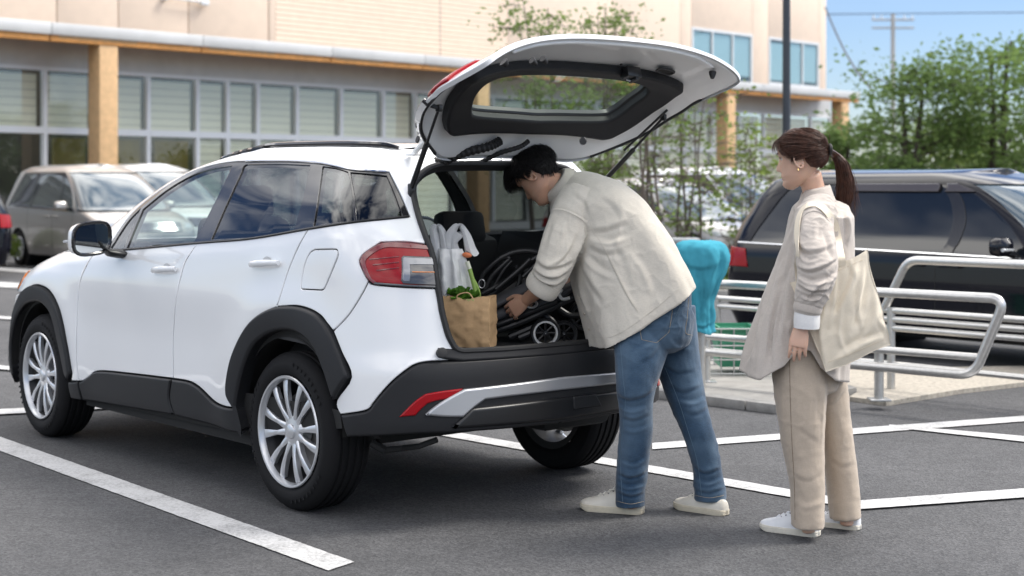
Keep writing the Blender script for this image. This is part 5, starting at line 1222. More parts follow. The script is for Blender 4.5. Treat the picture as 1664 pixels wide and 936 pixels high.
def creases(V, F, folds, noise_amp=.003, nsc=(9,9,3), seed=0, fine=.0016, wr=.0030, wsc=None, cam_side=False):
    """press cloth folds into a garment: folds = (points in photo pixels, half width px, height m). unseen sides get soft random folds"""
    N = normals(V, F); D = np.zeros(len(V))
    if ((N*(V-V.mean(0))).sum() if not cam_side else -N[:,1].sum()) < 0: N = -N
    px = np.stack([832+FPX*V[:,0]/V[:,1], HOR+(CAMZ-V[:,2])*FPX/V[:,1]], 1)
    view = V-np.array([0,0,CAMZ]); view /= np.linalg.norm(view, axis=1)[:,None]; face = np.clip(-(N*view).sum(1)*2.5, 0, 1)
    for pts, w_, amp in folds:
        P_ = [tuple(p) for p in spline(pts, 5)]; x0, y0 = np.min(P_, 0)-3*w_; x1, y1 = np.max(P_, 0)+3*w_
        k = np.where((px[:,0] > x0) & (px[:,0] < x1) & (px[:,1] > y0) & (px[:,1] < y1))[0]
        if not len(k): continue
        d, s_, sd = seg_dist(px[k], P_); taper = np.sin(np.clip(s_, .02, .98)*math.pi)**.6
        q = d*sd/w_; prof = np.where(q > 0, np.exp(-(q/.62)**2), np.exp(-(np.abs(q)/1.5)**1.5))-.55*np.exp(-((q-1.25)/.5)**2)
        D[k] += 1.45*amp*taper*prof*face[k]
    S_ = np.array(nsc, float)
    def waves(Q, sd, n=26):
        r_ = np.random.default_rng(sd); o = np.zeros(len(Q))
        for i in range(n): k = r_.normal(0, 1, 3)*r_.uniform(.5, 1.5)*1.9; o += np.sin(Q@k+r_.uniform(0, 6.28)+.8*np.sin(Q@r_.normal(0, .8, 3)))
        return o/math.sqrt(n)
    nz_ = .55*waves(V*S_, seed)+.25*waves(V*S_*2.3, seed+1); fn = .5*waves(V*np.array([30,30,24.]), seed+2, 18)
    # crisp wrinkle lines where a stretched noise crosses zero
    W_ = np.array(wsc if wsc is not None else (11,11,16), float); w1 = waves(V*W_, seed+7); w2 = waves(V*W_*1.7, seed+8); msk = np.clip(.5+.7*waves(V*5., seed+9, 12), 0, 1)
    rid = (np.exp(-np.abs(w1)*3.2)+.6*np.exp(-np.abs(w2)*3.2))*msk
    return V+N*(D+noise_amp*nz_+fine*fn+wr*rid)[:,None]

# ---------------------------------------------------------------- head
HZ = [.112,.108,.098,.085,.07,.055,.042,.03,.02,.01,0,-.01,-.02,-.028,-.036,-.042,-.048,-.054,-.060,-.066,-.072,-.078,-.085,-.093,-.101,-.109,-.116,-.122,-.126]
def head_tab(z):
    f = np.interp(z, [-.126,-.122,-.114,-.104,-.096,-.086,-.078,-.072,-.066,-.060,-.052,-.045,-.03,-.01,.008,.022,.035,.05,.07,.088,.1,.108,.112], [.050,.066,.079,.0855,.0855,.0795,.0835,.0825,.0865,.0850,.0835,.0825,.0825,.0825,.0815,.0885,.0895,.0880,.0780,.0590,.038,.016,-.005])
    b = np.interp(z, [-.126,-.115,-.1,-.085,-.07,-.05,-.03,0,.03,.06,.085,.1,.108,.112], [.046,.020,-.005,-.03,-.045,-.062,-.080,-.094,-.099,-.094,-.075,-.052,-.03,-.010])
    w = np.interp(z, [-.126,-.122,-.114,-.104,-.09,-.07,-.05,-.03,0,.03,.06,.085,.1,.108,.112], [.006,.018,.030,.041,.052,.062,.067,.070,.0745,.0765,.073,.057,.040,.020,.002])
    return f, b, w
def skull(th, z, off=0., detail=True):
    """th=0 at the face, pi at the back"""
    th = np.asarray(th, float); z = np.asarray(z, float)*np.ones_like(th); f, b, w = head_tab(z); c = (f+b)/2-.005
    co, si = np.cos(th), np.sin(th); y = np.where(co > 0, c+(f-c)*np.abs(co)**.92, c-(c-b)*np.abs(co)**.95); x = w*np.sign(si)*np.abs(si)**.86
    if detail:
        a = np.abs((th+math.pi) % (2*math.pi)-math.pi); lat = np.abs(x)
        nose = np.interp(z, [-.05,-.047,-.040,-.030,-.005,.012,.024], [0,.010,.0265,.0255,.0120,.005,0]); nw = np.interp(z, [-.05,-.035,.0,.02], [.0150,.0135,.0085,.009])
        y = y+nose*np.exp(-(lat/nw)**2)*(co > 0)
        y = y-.0075*np.exp(-((lat-.031)/.014)**2-((z-.008)/.011)**2)*(co > 0)+.0035*np.exp(-((lat-.032)/.02)**2-((z-.027)/.008)**2)*(co > 0)
        y = y+.0035*np.exp(-(lat/.016)**2)*(np.exp(-((z+.0655)/.004)**2)+np.exp(-((z+.077)/.0045)**2))*(co > 0)-.003*np.exp(-(lat/.022)**2-((z+.0715)/.0022)**2)*(co > 0)
    n = np.stack([x/(w+1e-4)**2*.003, (y-c)*.6+.0, z*.5], -1); nn = np.linalg.norm(n, axis=-1, keepdims=True)+1e-9
    p = np.stack([x, y, z], -1)
    if np.any(off):
        d = np.stack([x/(w+.01), (y-c)/(.09), np.clip((z-.03)/.09, -.2, 1)], -1); d /= np.linalg.norm(d, axis=-1, keepdims=True)+1e-9
        p = p+d*np.asarray(off)[...,None] if np.ndim(off) else p+d*off
    return p
class Head:
    def __init__(s, ear_px, Y, fwd, pitch, scale=1., roll=0.):
        h = Vector((fwd[0], fwd[1], 0)).normalized(); F_ = h*math.cos(pitch)-Vector((0,0,math.sin(pitch))); U = h*math.sin(pitch)+Vector((0,0,math.cos(pitch)))
        if roll: U = Matrix.Rotation(roll, 3, F_) @ U
        X_ = F_.cross(U); s.M = np.array([X_, F_, U]).T*scale; s.s = scale
        s.o = np.array(at(*ear_px, Y))-s.M @ np.array([0, -.008, -.012])
    def T(s, p): return np.asarray(p) @ s.M.T+s.o
    def add(s, mb):
        n = 64; th = np.linspace(0, 2*math.pi, n, endpoint=False); zs = np.array(spline([(z,) for z in HZ], 2))[:,0]
        mb.loft([s.T(skull(th, np.full(n, z))) for z in zs])
        for sd in (1, -1):       # ears
            ring = []
            for k in np.linspace(0, 2*math.pi, 20, endpoint=False):
                yy, zz = -.012+.0155*math.cos(k)-.006*math.sin(k)*(-1), -.012+.030*math.sin(k); ring.append((sd*(.0765+.010*(1-math.cos(k-math.pi))/2+.004*max(0, math.sin(k))), yy, zz))
            mb.tube([s.T(r_) for r_ in ring], .0052*s.s, 8, closed=True)
            mb.add(*(lambda V: (V, [tuple(range(20))]))([s.T((r_[0]-sd*.004, r_[1], r_[2])) for r_ in ring]))
            mb.tube([s.T((sd*.073,-.004,-.018)), s.T((sd*.079,-.003,-.014))], .005, 6)
            mb.box(s.T((sd*.072,-.012,-.012)), (.012,.02,.03))
    def face(s, parent, lipcol='lip', eyes=True, brow='lash'):
        for sd in (1, -1):
            c = np.array([sd*.030, .0615, .0075])
            if eyes:
                b = MB(); b.lathe([(1e-4,.0125),(.004,.0118),(.0085,.0085),(.012,.002),(.0125,-.003),(.009,-.0085),(1e-4,-.0125)], n=20); e = MB(); e.V = [tuple(s.T(np.array(v)+c)) for v in b.V]; e.F = b.F; e.build('eye', 'eye_white', parent)
                b = MB(); b.lathe([(1e-4,.0131),(.0035,.0126),(.0056,.0115)], n=16); e = MB(); e.V = [tuple(s.T(np.array(v)+c+np.array([0,0,-.002]))) for v in b.V]; e.F = b.F; e.build('iris', 'iris', parent)
            xs = np.linspace(-.016, .016, 9)
            MB().tube([s.T((c[0]+x_, .0825-abs(c[0]+x_)**2*5.2+.0005, .0105+.0035*math.cos(x_/.016*1.4)-(.002 if sd*x_ > .008 else 0))) for x_ in xs], [.0006+.0012*math.sin(math.pi*(i+.5)/9) for i in range(9)], 6).build('eyelash', 'lash', parent)
            MB().tube([s.T((c[0]+x_*1.25, .0925-abs(c[0]+x_*1.25)**2*6.2, .0285+.004*math.cos((x_-.004*sd)/.016*1.3))) for x_ in xs], [.0008+.0022*math.sin(math.pi*(i+.7)/9.6) for i in range(9)], 6).build('eyebrow', brow, parent)
        V = []; F = []; th = np.linspace(-.34, .34, 17); zz = np.linspace(-.0615, -.0825, 9)
        for j, z in enumerate(zz):
            k = abs(math.sin(math.pi*j/8))**.5; V += list(s.T(skull(th*(.15+.85*k), np.full(17, z), 0)+np.array([0,.0012,0])*k))
        F = [(j*17+i, j*17+i+1, (j+1)*17+i+1, (j+1)*17+i) for j in range(8) for i in range(16)]
        link('lips', mesh_data('lips', V, F, lipcol), parent)
def strands(H, paths, w0, m, name, parent, seed=1, cap=None):
    """hair as many thin tapered three-sided locks; paths: arrays of points in head space"""
    r_ = np.random.default_rng(seed); V = []; F = []; by = {}
    for P_ in paths: by.setdefault(len(P_), []).append(P_)
    for k, ps in by.items():
        Q = np.array(ps); n = len(Q); Q = (H.T(Q.reshape(-1, 3)) if H is not None else Q.reshape(-1, 3)).reshape(n, k, 3)
        T = np.gradient(Q, axis=1); T /= np.linalg.norm(T, axis=2)[...,None]+1e-9; up = r_.normal(size=(n,1,3)); n1 = np.cross(T, up); n1 /= np.linalg.norm(n1, axis=2)[...,None]+1e-9; n2 = np.cross(T, n1)
        t = np.linspace(0, 1, k)[None,:,None]; w_ = w0*r_.uniform(.6, 1.35, (n,1,1))*(1-.9*t**2.2)*(.55+.45*np.minimum(1, t*6))
        R3 = np.stack([Q+(n1*math.cos(a_)+n2*math.sin(a_))*w_ for a_ in (0, 2.09, 4.19)], 2).reshape(-1, 3); b0 = len(V)
        base = (np.arange(n)[:,None,None]*k+np.arange(k-1)[None,:,None])*3+b0; a3 = np.arange(3)[None,None,:]; a4 = (a3+1) % 3
        V += R3.tolist(); F += np.stack([base+a3, base+a4, base+3+a4, base+3+a3], -1).reshape(-1, 4).tolist()
    if cap is not None: o = len(V); V += list(cap[0]); F += [tuple(i+o for i in f) for f in cap[1]]
    return link(name, mesh_data(name, V, F, m), parent)
def hand(mb, wrist, knuckle, side, curl, size=1., spread=.5, thumb=None, flen=(.072,.08,.076,.06), curls=None):
    """adds a palm, four unequal bent fingers and a thumb. side = direction from little finger to index"""
    w, k = Vector(wrist), Vector(knuckle); d = (k-w).normalized(); s_ = Vector(side); s_ = (s_-d*s_.dot(d)).normalized(); n = d.cross(s_)   # n: palm side is +curl direction
    if Vector(curl).dot(n) < 0: n = -n
    L = (k-w).length
    keys = []
    for t, hw, th in ((-.12,.026,.020),(.1,.028,.018),(.45,.037,.0165),(.8,.041,.0145),(1.0,.040,.0125)):
        c = w+d*L*t; keys.append((*c, hw*size, th*size))
    tubes(mb, keys, n, n=3, seg=20)
    for i, fl in enumerate(flen):       # index .. little
        lat = (.031-.0208*i)*size; base = k+s_*lat-d*(.004+.004*abs(i-1.2))*size; a = 0.; p = base; pts = [p-d*.02*size, p]; rr = [.0085*size, .0086*size]
        fan = (1.5-i)*.07*spread; c_ = curls[i] if curls else (.55,.75,.5)
        for j, (fr, cu) in enumerate(zip((.44,.31,.25), c_)):
            a += cu; dd = (d*math.cos(a)+n*math.sin(a)+s_*fan).normalized(); p = p+dd*fl*fr*size; pts.append(p); rr.append((.0080,.0073,.0058)[j]*size)
        q = spline([tuple(x) for x in pts], 4); r2 = np.interp(np.linspace(0, 1, len(q)), np.linspace(0, 1, len(rr)), rr)
        tubes(mb, [(*c, r_*.98, r_) for c, r_ in zip(q, r2)], n, n=1, seg=12)
    tb = w+d*L*.28+s_*.026*size+n*.006*size; td = thumb or (.75, .55, .25)
    t1 = (d*td[0]+s_*td[1]+n*td[2]).normalized(); t2 = (d*(td[0]+.35)+s_*(td[1]*.4)+n*(td[2]+.15)).normalized()
    q = spline([tuple(tb-t1*.01), tuple(tb), tuple(tb+t1*.036*size), tuple(tb+t1*.036*size+t2*.03*size), tuple(tb+t1*.036*size+t2*.052*size)], 4)
    r2 = np.interp(np.linspace(0, 1, len(q)), [0,.25,.5,.8,1], np.array([.013,.0135,.0105,.0098,.0075])*size)
    tubes(mb, [(*c, r_, r_) for c, r_ in zip(q, r2)], n, n=1, seg=12)
def shoe(parent, heel, toe, mu, ms, ml, H=1.0, L=None, name='shoe'):
    """low lace-up sneaker from heel to toe point on the ground"""
    h, t = Vector(heel), Vector(toe); h.z = t.z = 0; L = (t-h).length; d = (t-h)/L; l = Vector((-d.y, d.x, 0)); k = L/.28
    def G(x, y, z): return h+d*x*k+l*y*k+Vector((0,0,z*k))
    X = [.000,.006,.02,.05,.085,.12,.15,.18,.205,.23,.25,.265,.275,.279]
    Wd = [.012,.026,.033,.036,.037,.038,.041,.044,.046,.0455,.042,.034,.022,.010]
    Ht = [.060*H,.096*H,.106*H,.102*H,.101*H,.102,.086,.073,.062,.054,.049,.044,.038,.032]
    rings = []
    for x, w_, hh in zip(*[np.array(spline([(a,) for a in q], 3))[:,0] for q in (X, Wd, Ht)]):
        r_ = []
        top = .55+.0*x
        for a in np.linspace(0, 2*math.pi, 28, endpoint=False):
            ca, sa = math.cos(a), math.sin(a); zz = .02+(hh-.02)*max(0, sa)**.72 if sa > 0 else .02-.014*(-sa)**.5
            nar = 1-.42*max(0, sa)**1.6*np.interp(x, [0,.03,.12,.2,.28], [.55,.75,1,.75,.5]); r_.append(G(x, w_*np.sign(ca)*abs(ca)**.72*nar, zz))
        rings.append(r_)
    sh_ = MB().loft(rings).build(name, mu, parent, sharp=60)
    P_ = []
    for x, w_ in zip(*[np.array(spline([(a,) for a in q], 4))[:,0] for q in (X, Wd)]): P_.append((x, w_+.0035))
    out = [(x, y) for x, y in P_]+[(x, -y) for x, y in P_[::-1]]; n = len(out)
    lv = [(0,.97),(.004,1.0),(.024,1.0),(.027,.985)]; V = []
    for z, sc in lv: V += [G(.14+(x-.14)*sc, y*sc, z+(.012*max(0,(x-.235)/.045)**1.5 if z < .01 else .004*max(0,(x-.2)/.08))) for x, y in out]
    F = [(i*n+j, i*n+(j+1) % n, (i+1)*n+(j+1) % n, (i+1)*n+j) for i in range(3) for j in range(n)]+[tuple(range(n))[::-1], tuple(3*n+j for j in range(n))]
    b = MB(); b.add(V, F); b.build('sole', ms, sh_, sharp=45)
    # foxing line, toe cap seam
    MB().tube([G(x, y*1.012, .0205) for x, y in out[::2]], .0013, 5, closed=True).build('sole_line', 'eyelet' if False else ms, sh_)
    for i in range(4):
        x = .128+.021*i; hh = float(np.interp(x, X, Ht)); w_ = .017
        MB().tube([G(x-.004, -w_, hh-.006), G(x, 0, hh+.0035), G(x+.006, w_, hh-.006)], .0034*k, 6).build('lace', ml, sh_)
        for sd in (1, -1): MB().tube([G(x, sd*.0185, hh-.0085), G(x, sd*.0195, hh-.0065)], .0035, 8).build('eyelet', 'eyelet', sh_)
    for sd in (1, -1): MB().tube([tuple(v) for v in spline([tuple(G(.128,0,.103)), tuple(G(.118,sd*.018,.112)), tuple(G(.125,sd*.032,.098)), tuple(G(.138,sd*.02,.096))], 5)], .0026*k, 6).build('lace', ml, sh_)
    return sh_
def stitch(parent, V, N_, px, m='stitch', r=.0011, name='seam', lift=.0012, tree=None):
    """a sewn seam following photo pixels on a garment"""
    pts = []
    for p in spline(px, 6):
        d = (at(p[0], p[1], 1.)-Vector((0,0,CAMZ))).normalized(); loc, nn, i, ds = tree.ray_cast(Vector((0,0,CAMZ)), d)
        if loc is not None: pts.append(loc-d*lift)
    if len(pts) > 2: MB().tube(pts, r, 5).build(name, m, parent)

# ================================================================ the man
def px_path(rows, s=376.): return [(*at(x, y, Y), ra/(FPX/Y), rb) for x, y, Y, ra, rb in rows]
man = thing('person', 'man in beige overshirt and blue jeans bending into the open car boot', 'person', at(1075, 838, 6.62)*Vector((1,1,0)) if False else Vector((at(1075,838,6.62).x, 6.62, 0)))
MO = man.location.copy()
def loc_(V, o): return np.asarray(V)-np.array(o)
DEP = (.25,-.97,0)                                  # across his body, towards the camera
HM = Head((876,287), 6.95, (-.85,.53), R(48), 1.0)
b = MB(); HM.add(b)
tubes(b, px_path([(1075,505,6.72,40,.12),(1048,462,6.75,40,.125),(1000,408,6.79,40,.13),(955,362,6.84,32,.12),(930,334,6.88,15,.07),(915,308,6.93,18,.055)]), DEP)
tubes(b, px_path([(930,318,6.92,24,.062),(905,303,6.94,22,.056),(888,297,6.95,21,.055)]), DEP)
tubes(b, px_path([(926,362,6.75,19,.05),(915,400,6.71,18,.048),(897,442,6.70,17,.045),(880,466,6.75,14.5,.040),(866,479,6.80,11.5,.030),(856,487,6.83,10,.027)]), DEP)
hand(b, at(857,486,6.83), at(832,504,6.86), at(828,480,6.86)-at(838,520,6.84), Vector((-.2,.6,-.8)), .98, curls=[(.35,.6,.4),(.4,.65,.45),(.45,.7,.5),(.5,.75,.5)], thumb=(.72,.62,.2))
tubes(b, px_path([(945,345,7.06,22,.055),(955,400,7.10,19,.05),(945,446,7.12,17,.045),(915,462,7.05,14,.036),(888,474,6.99,11,.029)]), DEP)
hand(b, at(889,473,6.99), at(862,484,6.95), at(860,470,6.95)-at(862,500,6.95), Vector((0,-.2,-1)), .98, curls=[(.4,.6,.4)]*4)
tubes(b, px_path([(1052,500,6.66,28,.075),(1038,600,6.59,23,.065),(1034,660,6.58,19,.05),(1030,720,6.60,16,.044),(1026,800,6.62,12,.034),(1026,822,6.62,12,.034)]), DEP)
tubes(b, px_path([(1090,500,6.80,28,.075),(1104,600,6.77,22,.062),(1120,660,6.73,18,.048),(1138,720,6.69,15,.042),(1152,800,6.665,12,.034),(1154,822,6.65,12,.034)]), DEP)
V, F = fuse(b, .0034, 2, .35)
body = link('body', mesh_data('body', loc_(V, MO), F, 'skin_man'), man)
class Off:      # head drawn in the person's own space
    def __init__(s, H, o): s.H = H; s.o_ = np.array(o); s.s = H.s
    def T(s, p): return s.H.T(p)-s.o_
    face = Head.face
HMo = Off(HM, MO); HMo.face(man, brow='hair_black')
# hair: scalp cap and combed locks
def scalp_cap(H, off, front_z, nape_z=-.055, temple=(1.15,.02), ear=(1.75,.018)):
    n = 72; th = np.linspace(0, 2*math.pi, n, endpoint=False); a = np.abs((th+math.pi) % (2*math.pi)-math.pi)
    lo = np.interp(a, [0,.55,.85,temple[0],1.35,ear[0],1.95,2.3,math.pi], [front_z,front_z-.004,front_z-.014,temple[1],-.010,ear[1],-.02,nape_z+.01,nape_z]); V = []; rows = 16
    for j in range(rows+1):
        t = j/rows; z = lo+(.1115-lo)*t; o = off*np.clip(t*5+.15, 0, 1)
        V += list(H.T(skull(th, z, o, detail=False)))
    F = [(j*n+i, j*n+(i+1) % n, (j+1)*n+(i+1) % n, (j+1)*n+i) for j in range(rows) for i in range(n)]+[tuple(rows*n+i for i in range(n))]
    return V, F, lambda q: np.interp(np.abs((q+math.pi) % (2*math.pi)-math.pi), [0,.55,.85,temple[0],1.35,ear[0],1.95,2.3,math.pi], [front_z,front_z-.004,front_z-.014,temple[1],-.010,ear[1],-.02,nape_z+.01,nape_z])
cV, cF, lo = scalp_cap(HMo, .013, .066)
paths = []
for i in range(6200):
    th = rng.uniform(-math.pi, math.pi) if i % 3 else rng.uniform(1.3, math.pi)*rng.choice([-1, 1]); z0 = lo(th)+(.11-lo(th))*rng.uniform(0, 1)**.75; a = abs(th); k = 9
    L_h = .050 if z0 > .06 else (.040 if z0 > .02 else .026)
    L_h *= rng.uniform(.7, 1.25); t = np.linspace(0, 1, k)
    if z0 > .055: dth = (-th*.55-.05*np.sign(th))*t*.8 if a < 1.5 else rng.normal(0, .25)*t; dz = -L_h*(.45 if a < 1.5 else .85)*t+.004*np.sin(t*3)
    else: dth = (.0 if a > 2.2 else .22*np.sign(th)*(1 if a > 1.2 else -.3))*t; dz = -L_h*.9*t
    lift = (.014+.020*np.sin(t*2.4)*rng.uniform(.4, 1.3)+(.014*t if z0 > .07 and a < 1.2 else 0))*(1 if z0 > .04 else .5)
    z = np.maximum(z0+dz, lo(th)-(.020 if a < .9 else rng.uniform(.002, .016))); p = skull(th+dth, z, lift, detail=False)
    if a < 1.0 and z0 > .06: p[:,1] += .022*t*t*rng.uniform(.3, 1.2); p[:,2] -= .020*t*t
    paths.append(p+rng.normal(0, .0012, 3))
strands(HMo, paths, .00125, 'hair_black', 'hair', man, 3, (cV, cF))
# shirt: body, sleeves, cuffs welded into one cloth
b = MB()
def sect(px0, px1, Y, rb): c = ((px0[0]+px1[0])/2, (px0[1]+px1[1])/2); return at(*c, Y), (Vector(at(*px1, Y))-Vector(at(*px0, Y)))/2, rb
rows = [sect((964,566),(1120,461),6.70,.200), sect((951,520),(1104,425),6.73,.200), sect((938,475),(1083,385),6.76,.200), sect((925,430),(1058,347),6.79,.205), sect((912,392),(1026,312),6.83,.210), sect((902,362),(985,288),6.86,.200), sect((897,335),(952,279),6.90,.150), sect((894,318),(925,277),6.93,.085)]
K = []
for c, av, rb_ in rows: K.append(tuple(c)+tuple(av)+(rb_,))
K = np.array(spline(K, 7)); rings = []; an = np.linspace(0, 2*math.pi, 64, endpoint=False)
for i, k in enumerate(K):
    c, av, rb_ = k[:3], k[3:6], k[6]; dp = np.array(DEP)
    t = i/(len(K)-1); pw = .58+.28*min(1, t*1.6)
    flare = 1+(.030*np.cos(5*an+.6)+.022*np.cos(9*an+2.1))*max(0, 1-t*1.7)
    rings.append(c+np.outer(np.sign(np.cos(an))*np.abs(np.cos(an))**pw*flare, av)+np.outer(np.sign(np.sin(an))*np.abs(np.sin(an))**pw*flare, dp)*rb_)
b.loft(rings)
tubes(b, px_path([(945,328,6.80,40,.11),(928,352,6.74,35,.090),(914,396,6.69,33,.080),(900,432,6.67,30,.072),(888,455,6.69,28,.066),(882,466,6.70,26.5,.062)]), DEP, n=6, cap=False)
tubes(b, px_path([(950,330,7.00,40,.11),(952,360,7.06,33,.085),(958,400,7.10,31,.075),(955,430,7.12,28,.068),(946,446,7.12,26,.062)]), DEP, cap=False)
V, F = fuse(b, .0050, 6, .5)
MF = [  # sleeve folds and cuff rolls, armhole seam, back drape
 ([(868,434),(885,446),(905,448),(922,438)], 4.5, .010), ([(866,442),(882,456),(902,461),(917,452)], 4, .009), ([(872,420),(890,432),(912,430),(930,420)], 5, .008), ([(930,405),(915,425),(895,437)], 5, -.007),
 ([(885,372),(878,400),(872,425)], 5, .005), ([(950,375),(940,400),(925,425)], 6, .006), ([(905,355),(898,385),(890,410)], 6, .004), ([(925,362),(918,395)], 6, -.004),
 ([(953,362),(938,352),(915,342),(895,342)], 2.6, .0045), ([(953,366),(951,385),(947,400)], 4, -.010), ([(947,400),(938,425),(930,445)], 5, -.012),
 ([(958,370),(985,368),(1020,355)], 7, .0060), ([(957,380),(990,388),(1020,378)], 7, -.0060), ([(955,392),(985,405),(1010,402)], 8, .0060), ([(950,408),(975,432),(1000,445)], 8, -.0060),
 ([(945,420),(962,455),(985,490)], 8, .0065), ([(940,440),(955,480),(972,530)], 7, -.0060), ([(1000,385),(1020,420),(1032,470)], 9, .0045), ([(1030,400),(1055,440),(1070,480)], 9, -.0040), ([(975,310),(1000,330),(1020,360)], 8, .003), ([(935,310),(955,330),(962,352)], 6, .004),
 ([(983,405),(1000,440),(1020,480),(1037,508)], 2.0, .0030)]
V = creases(V, F, MF, .005, (8,8,6), 3, wr=.0026, wsc=(12,8,9))
shirt = link('shirt', mesh_data('shirt', loc_(V, MO), F, 'shirt_linen'), man)
stree = BVHTree.FromPolygons([tuple(v) for v in V], F)
class St:
    pass
def seam_on(parent, tree, px, m, r, o, name='seam', lift=.001):
    pts = []
    for p in spline(px, 6):
        d = (at(p[0], p[1], 1.)-Vector((0,0,CAMZ))).normalized(); l_, nn, i, ds = tree.ray_cast(Vector((0,0,CAMZ)), d)
        if l_ is not None and (not pts or (l_-o-pts[-1]).length < .09): pts.append(l_-d*lift-o)
    if len(pts) > 2: MB().tube(pts, r, 5).build(name, m, parent)
mat('shirt_seam', (.56,.52,.455), .9); mat('tunic_seam', (.47,.42,.375), .9)
seam_on(shirt, stree, [(896,341),(915,342),(938,352),(953,363)], 'shirt_seam', .0013, MO)
seam_on(shirt, stree, [(962,372),(983,405),(1000,440),(1020,480),(1036,505)], 'shirt_seam', .0011, MO)
seam_on(shirt, stree, [(962,548),(1000,545),(1060,505),(1118,455)], 'shirt_seam', .0010, MO)
# turned-up cuff
def ring_band(keys, hint, r_out, m, parent, o, name='cuff', seg=40):
    b = MB(); K = cr_interp(keys, 5); rings = []
    tubes(b, keys, hint, n=5, seg=seg, cap=False); V_ = np.array(b.V)-np.array(o); b.V = [tuple(v) for v in V_]; return b.build(name, m, parent)
ring_band(px_path([(889.5,454,6.69,28.5,.068),(885,460,6.695,29.5,.070),(880,468.5,6.70,29,.069),(877.5,472,6.705,27,.064)]), DEP, 0, 'shirt_linen', shirt, MO)
ring_band(px_path([(951,440,7.12,26,.064),(945,447,7.12,28,.068),(940,452,7.12,26,.062)]), DEP, 0, 'shirt_linen', shirt, MO)
# collar: standing band, turned
V = []; F = []; n = 40
for j, (t, rr, dz) in enumerate(((0,1.05,0),(.35,1.10,.2),(.7,1.12,.55),(1,1.02,.9),(.8,1.18,.75),(.3,1.30,.2),(-.1,1.36,-.25))):
    for i in range(n):
        a = 2*math.pi*i/n; c = Vector(at(911,301,6.935)).lerp(Vector(at(898,296,6.945)), t*1.0); up_ = (at(894,318,6.93)-at(925,274,6.93))/2
        V.append(np.array(c)+np.array(up_)*math.cos(a)*rr*.92+np.array(DEP)*math.sin(a)*.072*rr)
F = [(j*n+i, j*n+(i+1) % n, (j+1)*n+(i+1) % n, (j+1)*n+i) for j in range(6) for i in range(n)]
link('collar', mesh_data('collar', loc_(V, MO), F, 'shirt_linen'), shirt)
for p in ((957,535),(950,510),(943,483)):
    d = (at(p[0], p[1], 1.)-Vector((0,0,CAMZ))).normalized(); l_, nn, i, ds = stree.ray_cast(Vector((0,0,CAMZ)), d)
    if l_ is not None: MB().tube([l_-MO, l_+nn*.003-MO], .0055, 12).build('button', 'button', shirt)
# jeans
b = MB()
tubes(b, px_path([(1080,468,6.72,44,.155),(1070,495,6.71,57,.168),(1067,525,6.70,60,.170),(1068,552,6.70,55,.155)]), DEP)
tubes(b, px_path([(1054,505,6.70,44,.095),(1043,560,6.625,45,.105),(1034,620,6.57,34.5,.092),(1033,660,6.575,28.5,.078),(1034,695,6.585,27,.072),(1030,735,6.595,26,.070),(1026.5,775,6.61,25,.068),(1024.5,800,6.615,24,.068),(1025,822,6.615,23.5,.066)]), DEP, cap=False)
tubes(b, px_path([(1088,500,6.80,42,.12),(1095,560,6.79,40,.112),(1110,625,6.76,33,.094),(1120,660,6.73,29,.080),(1134,700,6.70,26,.072),(1148,755,6.68,23.5,.070),(1152.5,790,6.665,24.5,.069),(1154,813,6.66,24.5,.066)]), DEP, cap=False)
V, F = fuse(b, .0052, 4, .5)
JF = [([(1000,632),(1020,645),(1045,640),(1062,625)], 5, .007), ([(1003,650),(1025,662),(1050,655)], 5, -.006), ([(1008,668),(1028,678),(1054,668)], 5, .006), ([(1010,690),(1030,695),(1052,688)], 5, -.004),
 ([(1003,762),(1020,772),(1040,768),(1050,758)], 4, .008), ([(1004,778),(1020,788),(1047,784)], 4, -.007), ([(1003,795),(1025,803),(1047,797)], 3.5, .007), ([(1008,745),(1028,752),(1048,742)], 4, -.005),
 ([(1080,585),(1100,600),(1128,598)], 5, .006), ([(1090,620),(1110,632),(1138,622)], 5, .007), ([(1100,642),(1122,650),(1148,640)], 5, -.006), ([(1110,662),(1130,668),(1152,655)], 5, .005),
 ([(1130,752),(1145,765),(1170,757)], 4, .008), ([(1130,772),(1150,782),(1174,772)], 4, -.006), ([(1128,790),(1150,797),(1176,790)], 3.5, .006),
 ([(1075,545),(1060,560),(1035,570)], 5, .005), ([(1078,558),(1062,580),(1040,592)], 5, -.004), ([(1000,540),(1003,590),(1008,620)], 4, .003), ([(1090,545),(1105,560),(1128,560)], 5, -.004), ([(1100,470),(1095,500),(1083,545)], 2.5, -.004)]
JF = [(a_, w_*1.15, k_*.58) for a_, w_, k_ in JF]
V = creases(V, F, JF, .0030, (9,9,12), 11, wr=.0034, wsc=(11,11,17))
jeans = link('jeans', mesh_data('jeans', loc_(V, MO), F, 'denim'), man)
jtree = BVHTree.FromPolygons([tuple(v) for v in V], F)
mat('denim_pale', (.10,.16,.22), .9)
for px in ([(1008,560),(1012,610),(1016,650),(1013,690),(1008,740),(1010,790),(1012,815)], [(1107,478),(1104,500),(1090,530),(1080,550)], [(1080,596),(1102,650),(1118,700),(1133,750),(1140,805)]): seam_on(jeans, jtree, px, 'denim_pale', .0013, MO)
pk = [(1037,503),(1093,486),(1095,500),(1087,540),(1067,557),(1043,552),(1037,503)]
seam_on(jeans, jtree, pk[:2], 'stitch', .0011, MO, 'pocket_seam'); seam_on(jeans, jtree, [(1040,507),(1092,491)], 'stitch', .0009, MO, 'pocket_seam')
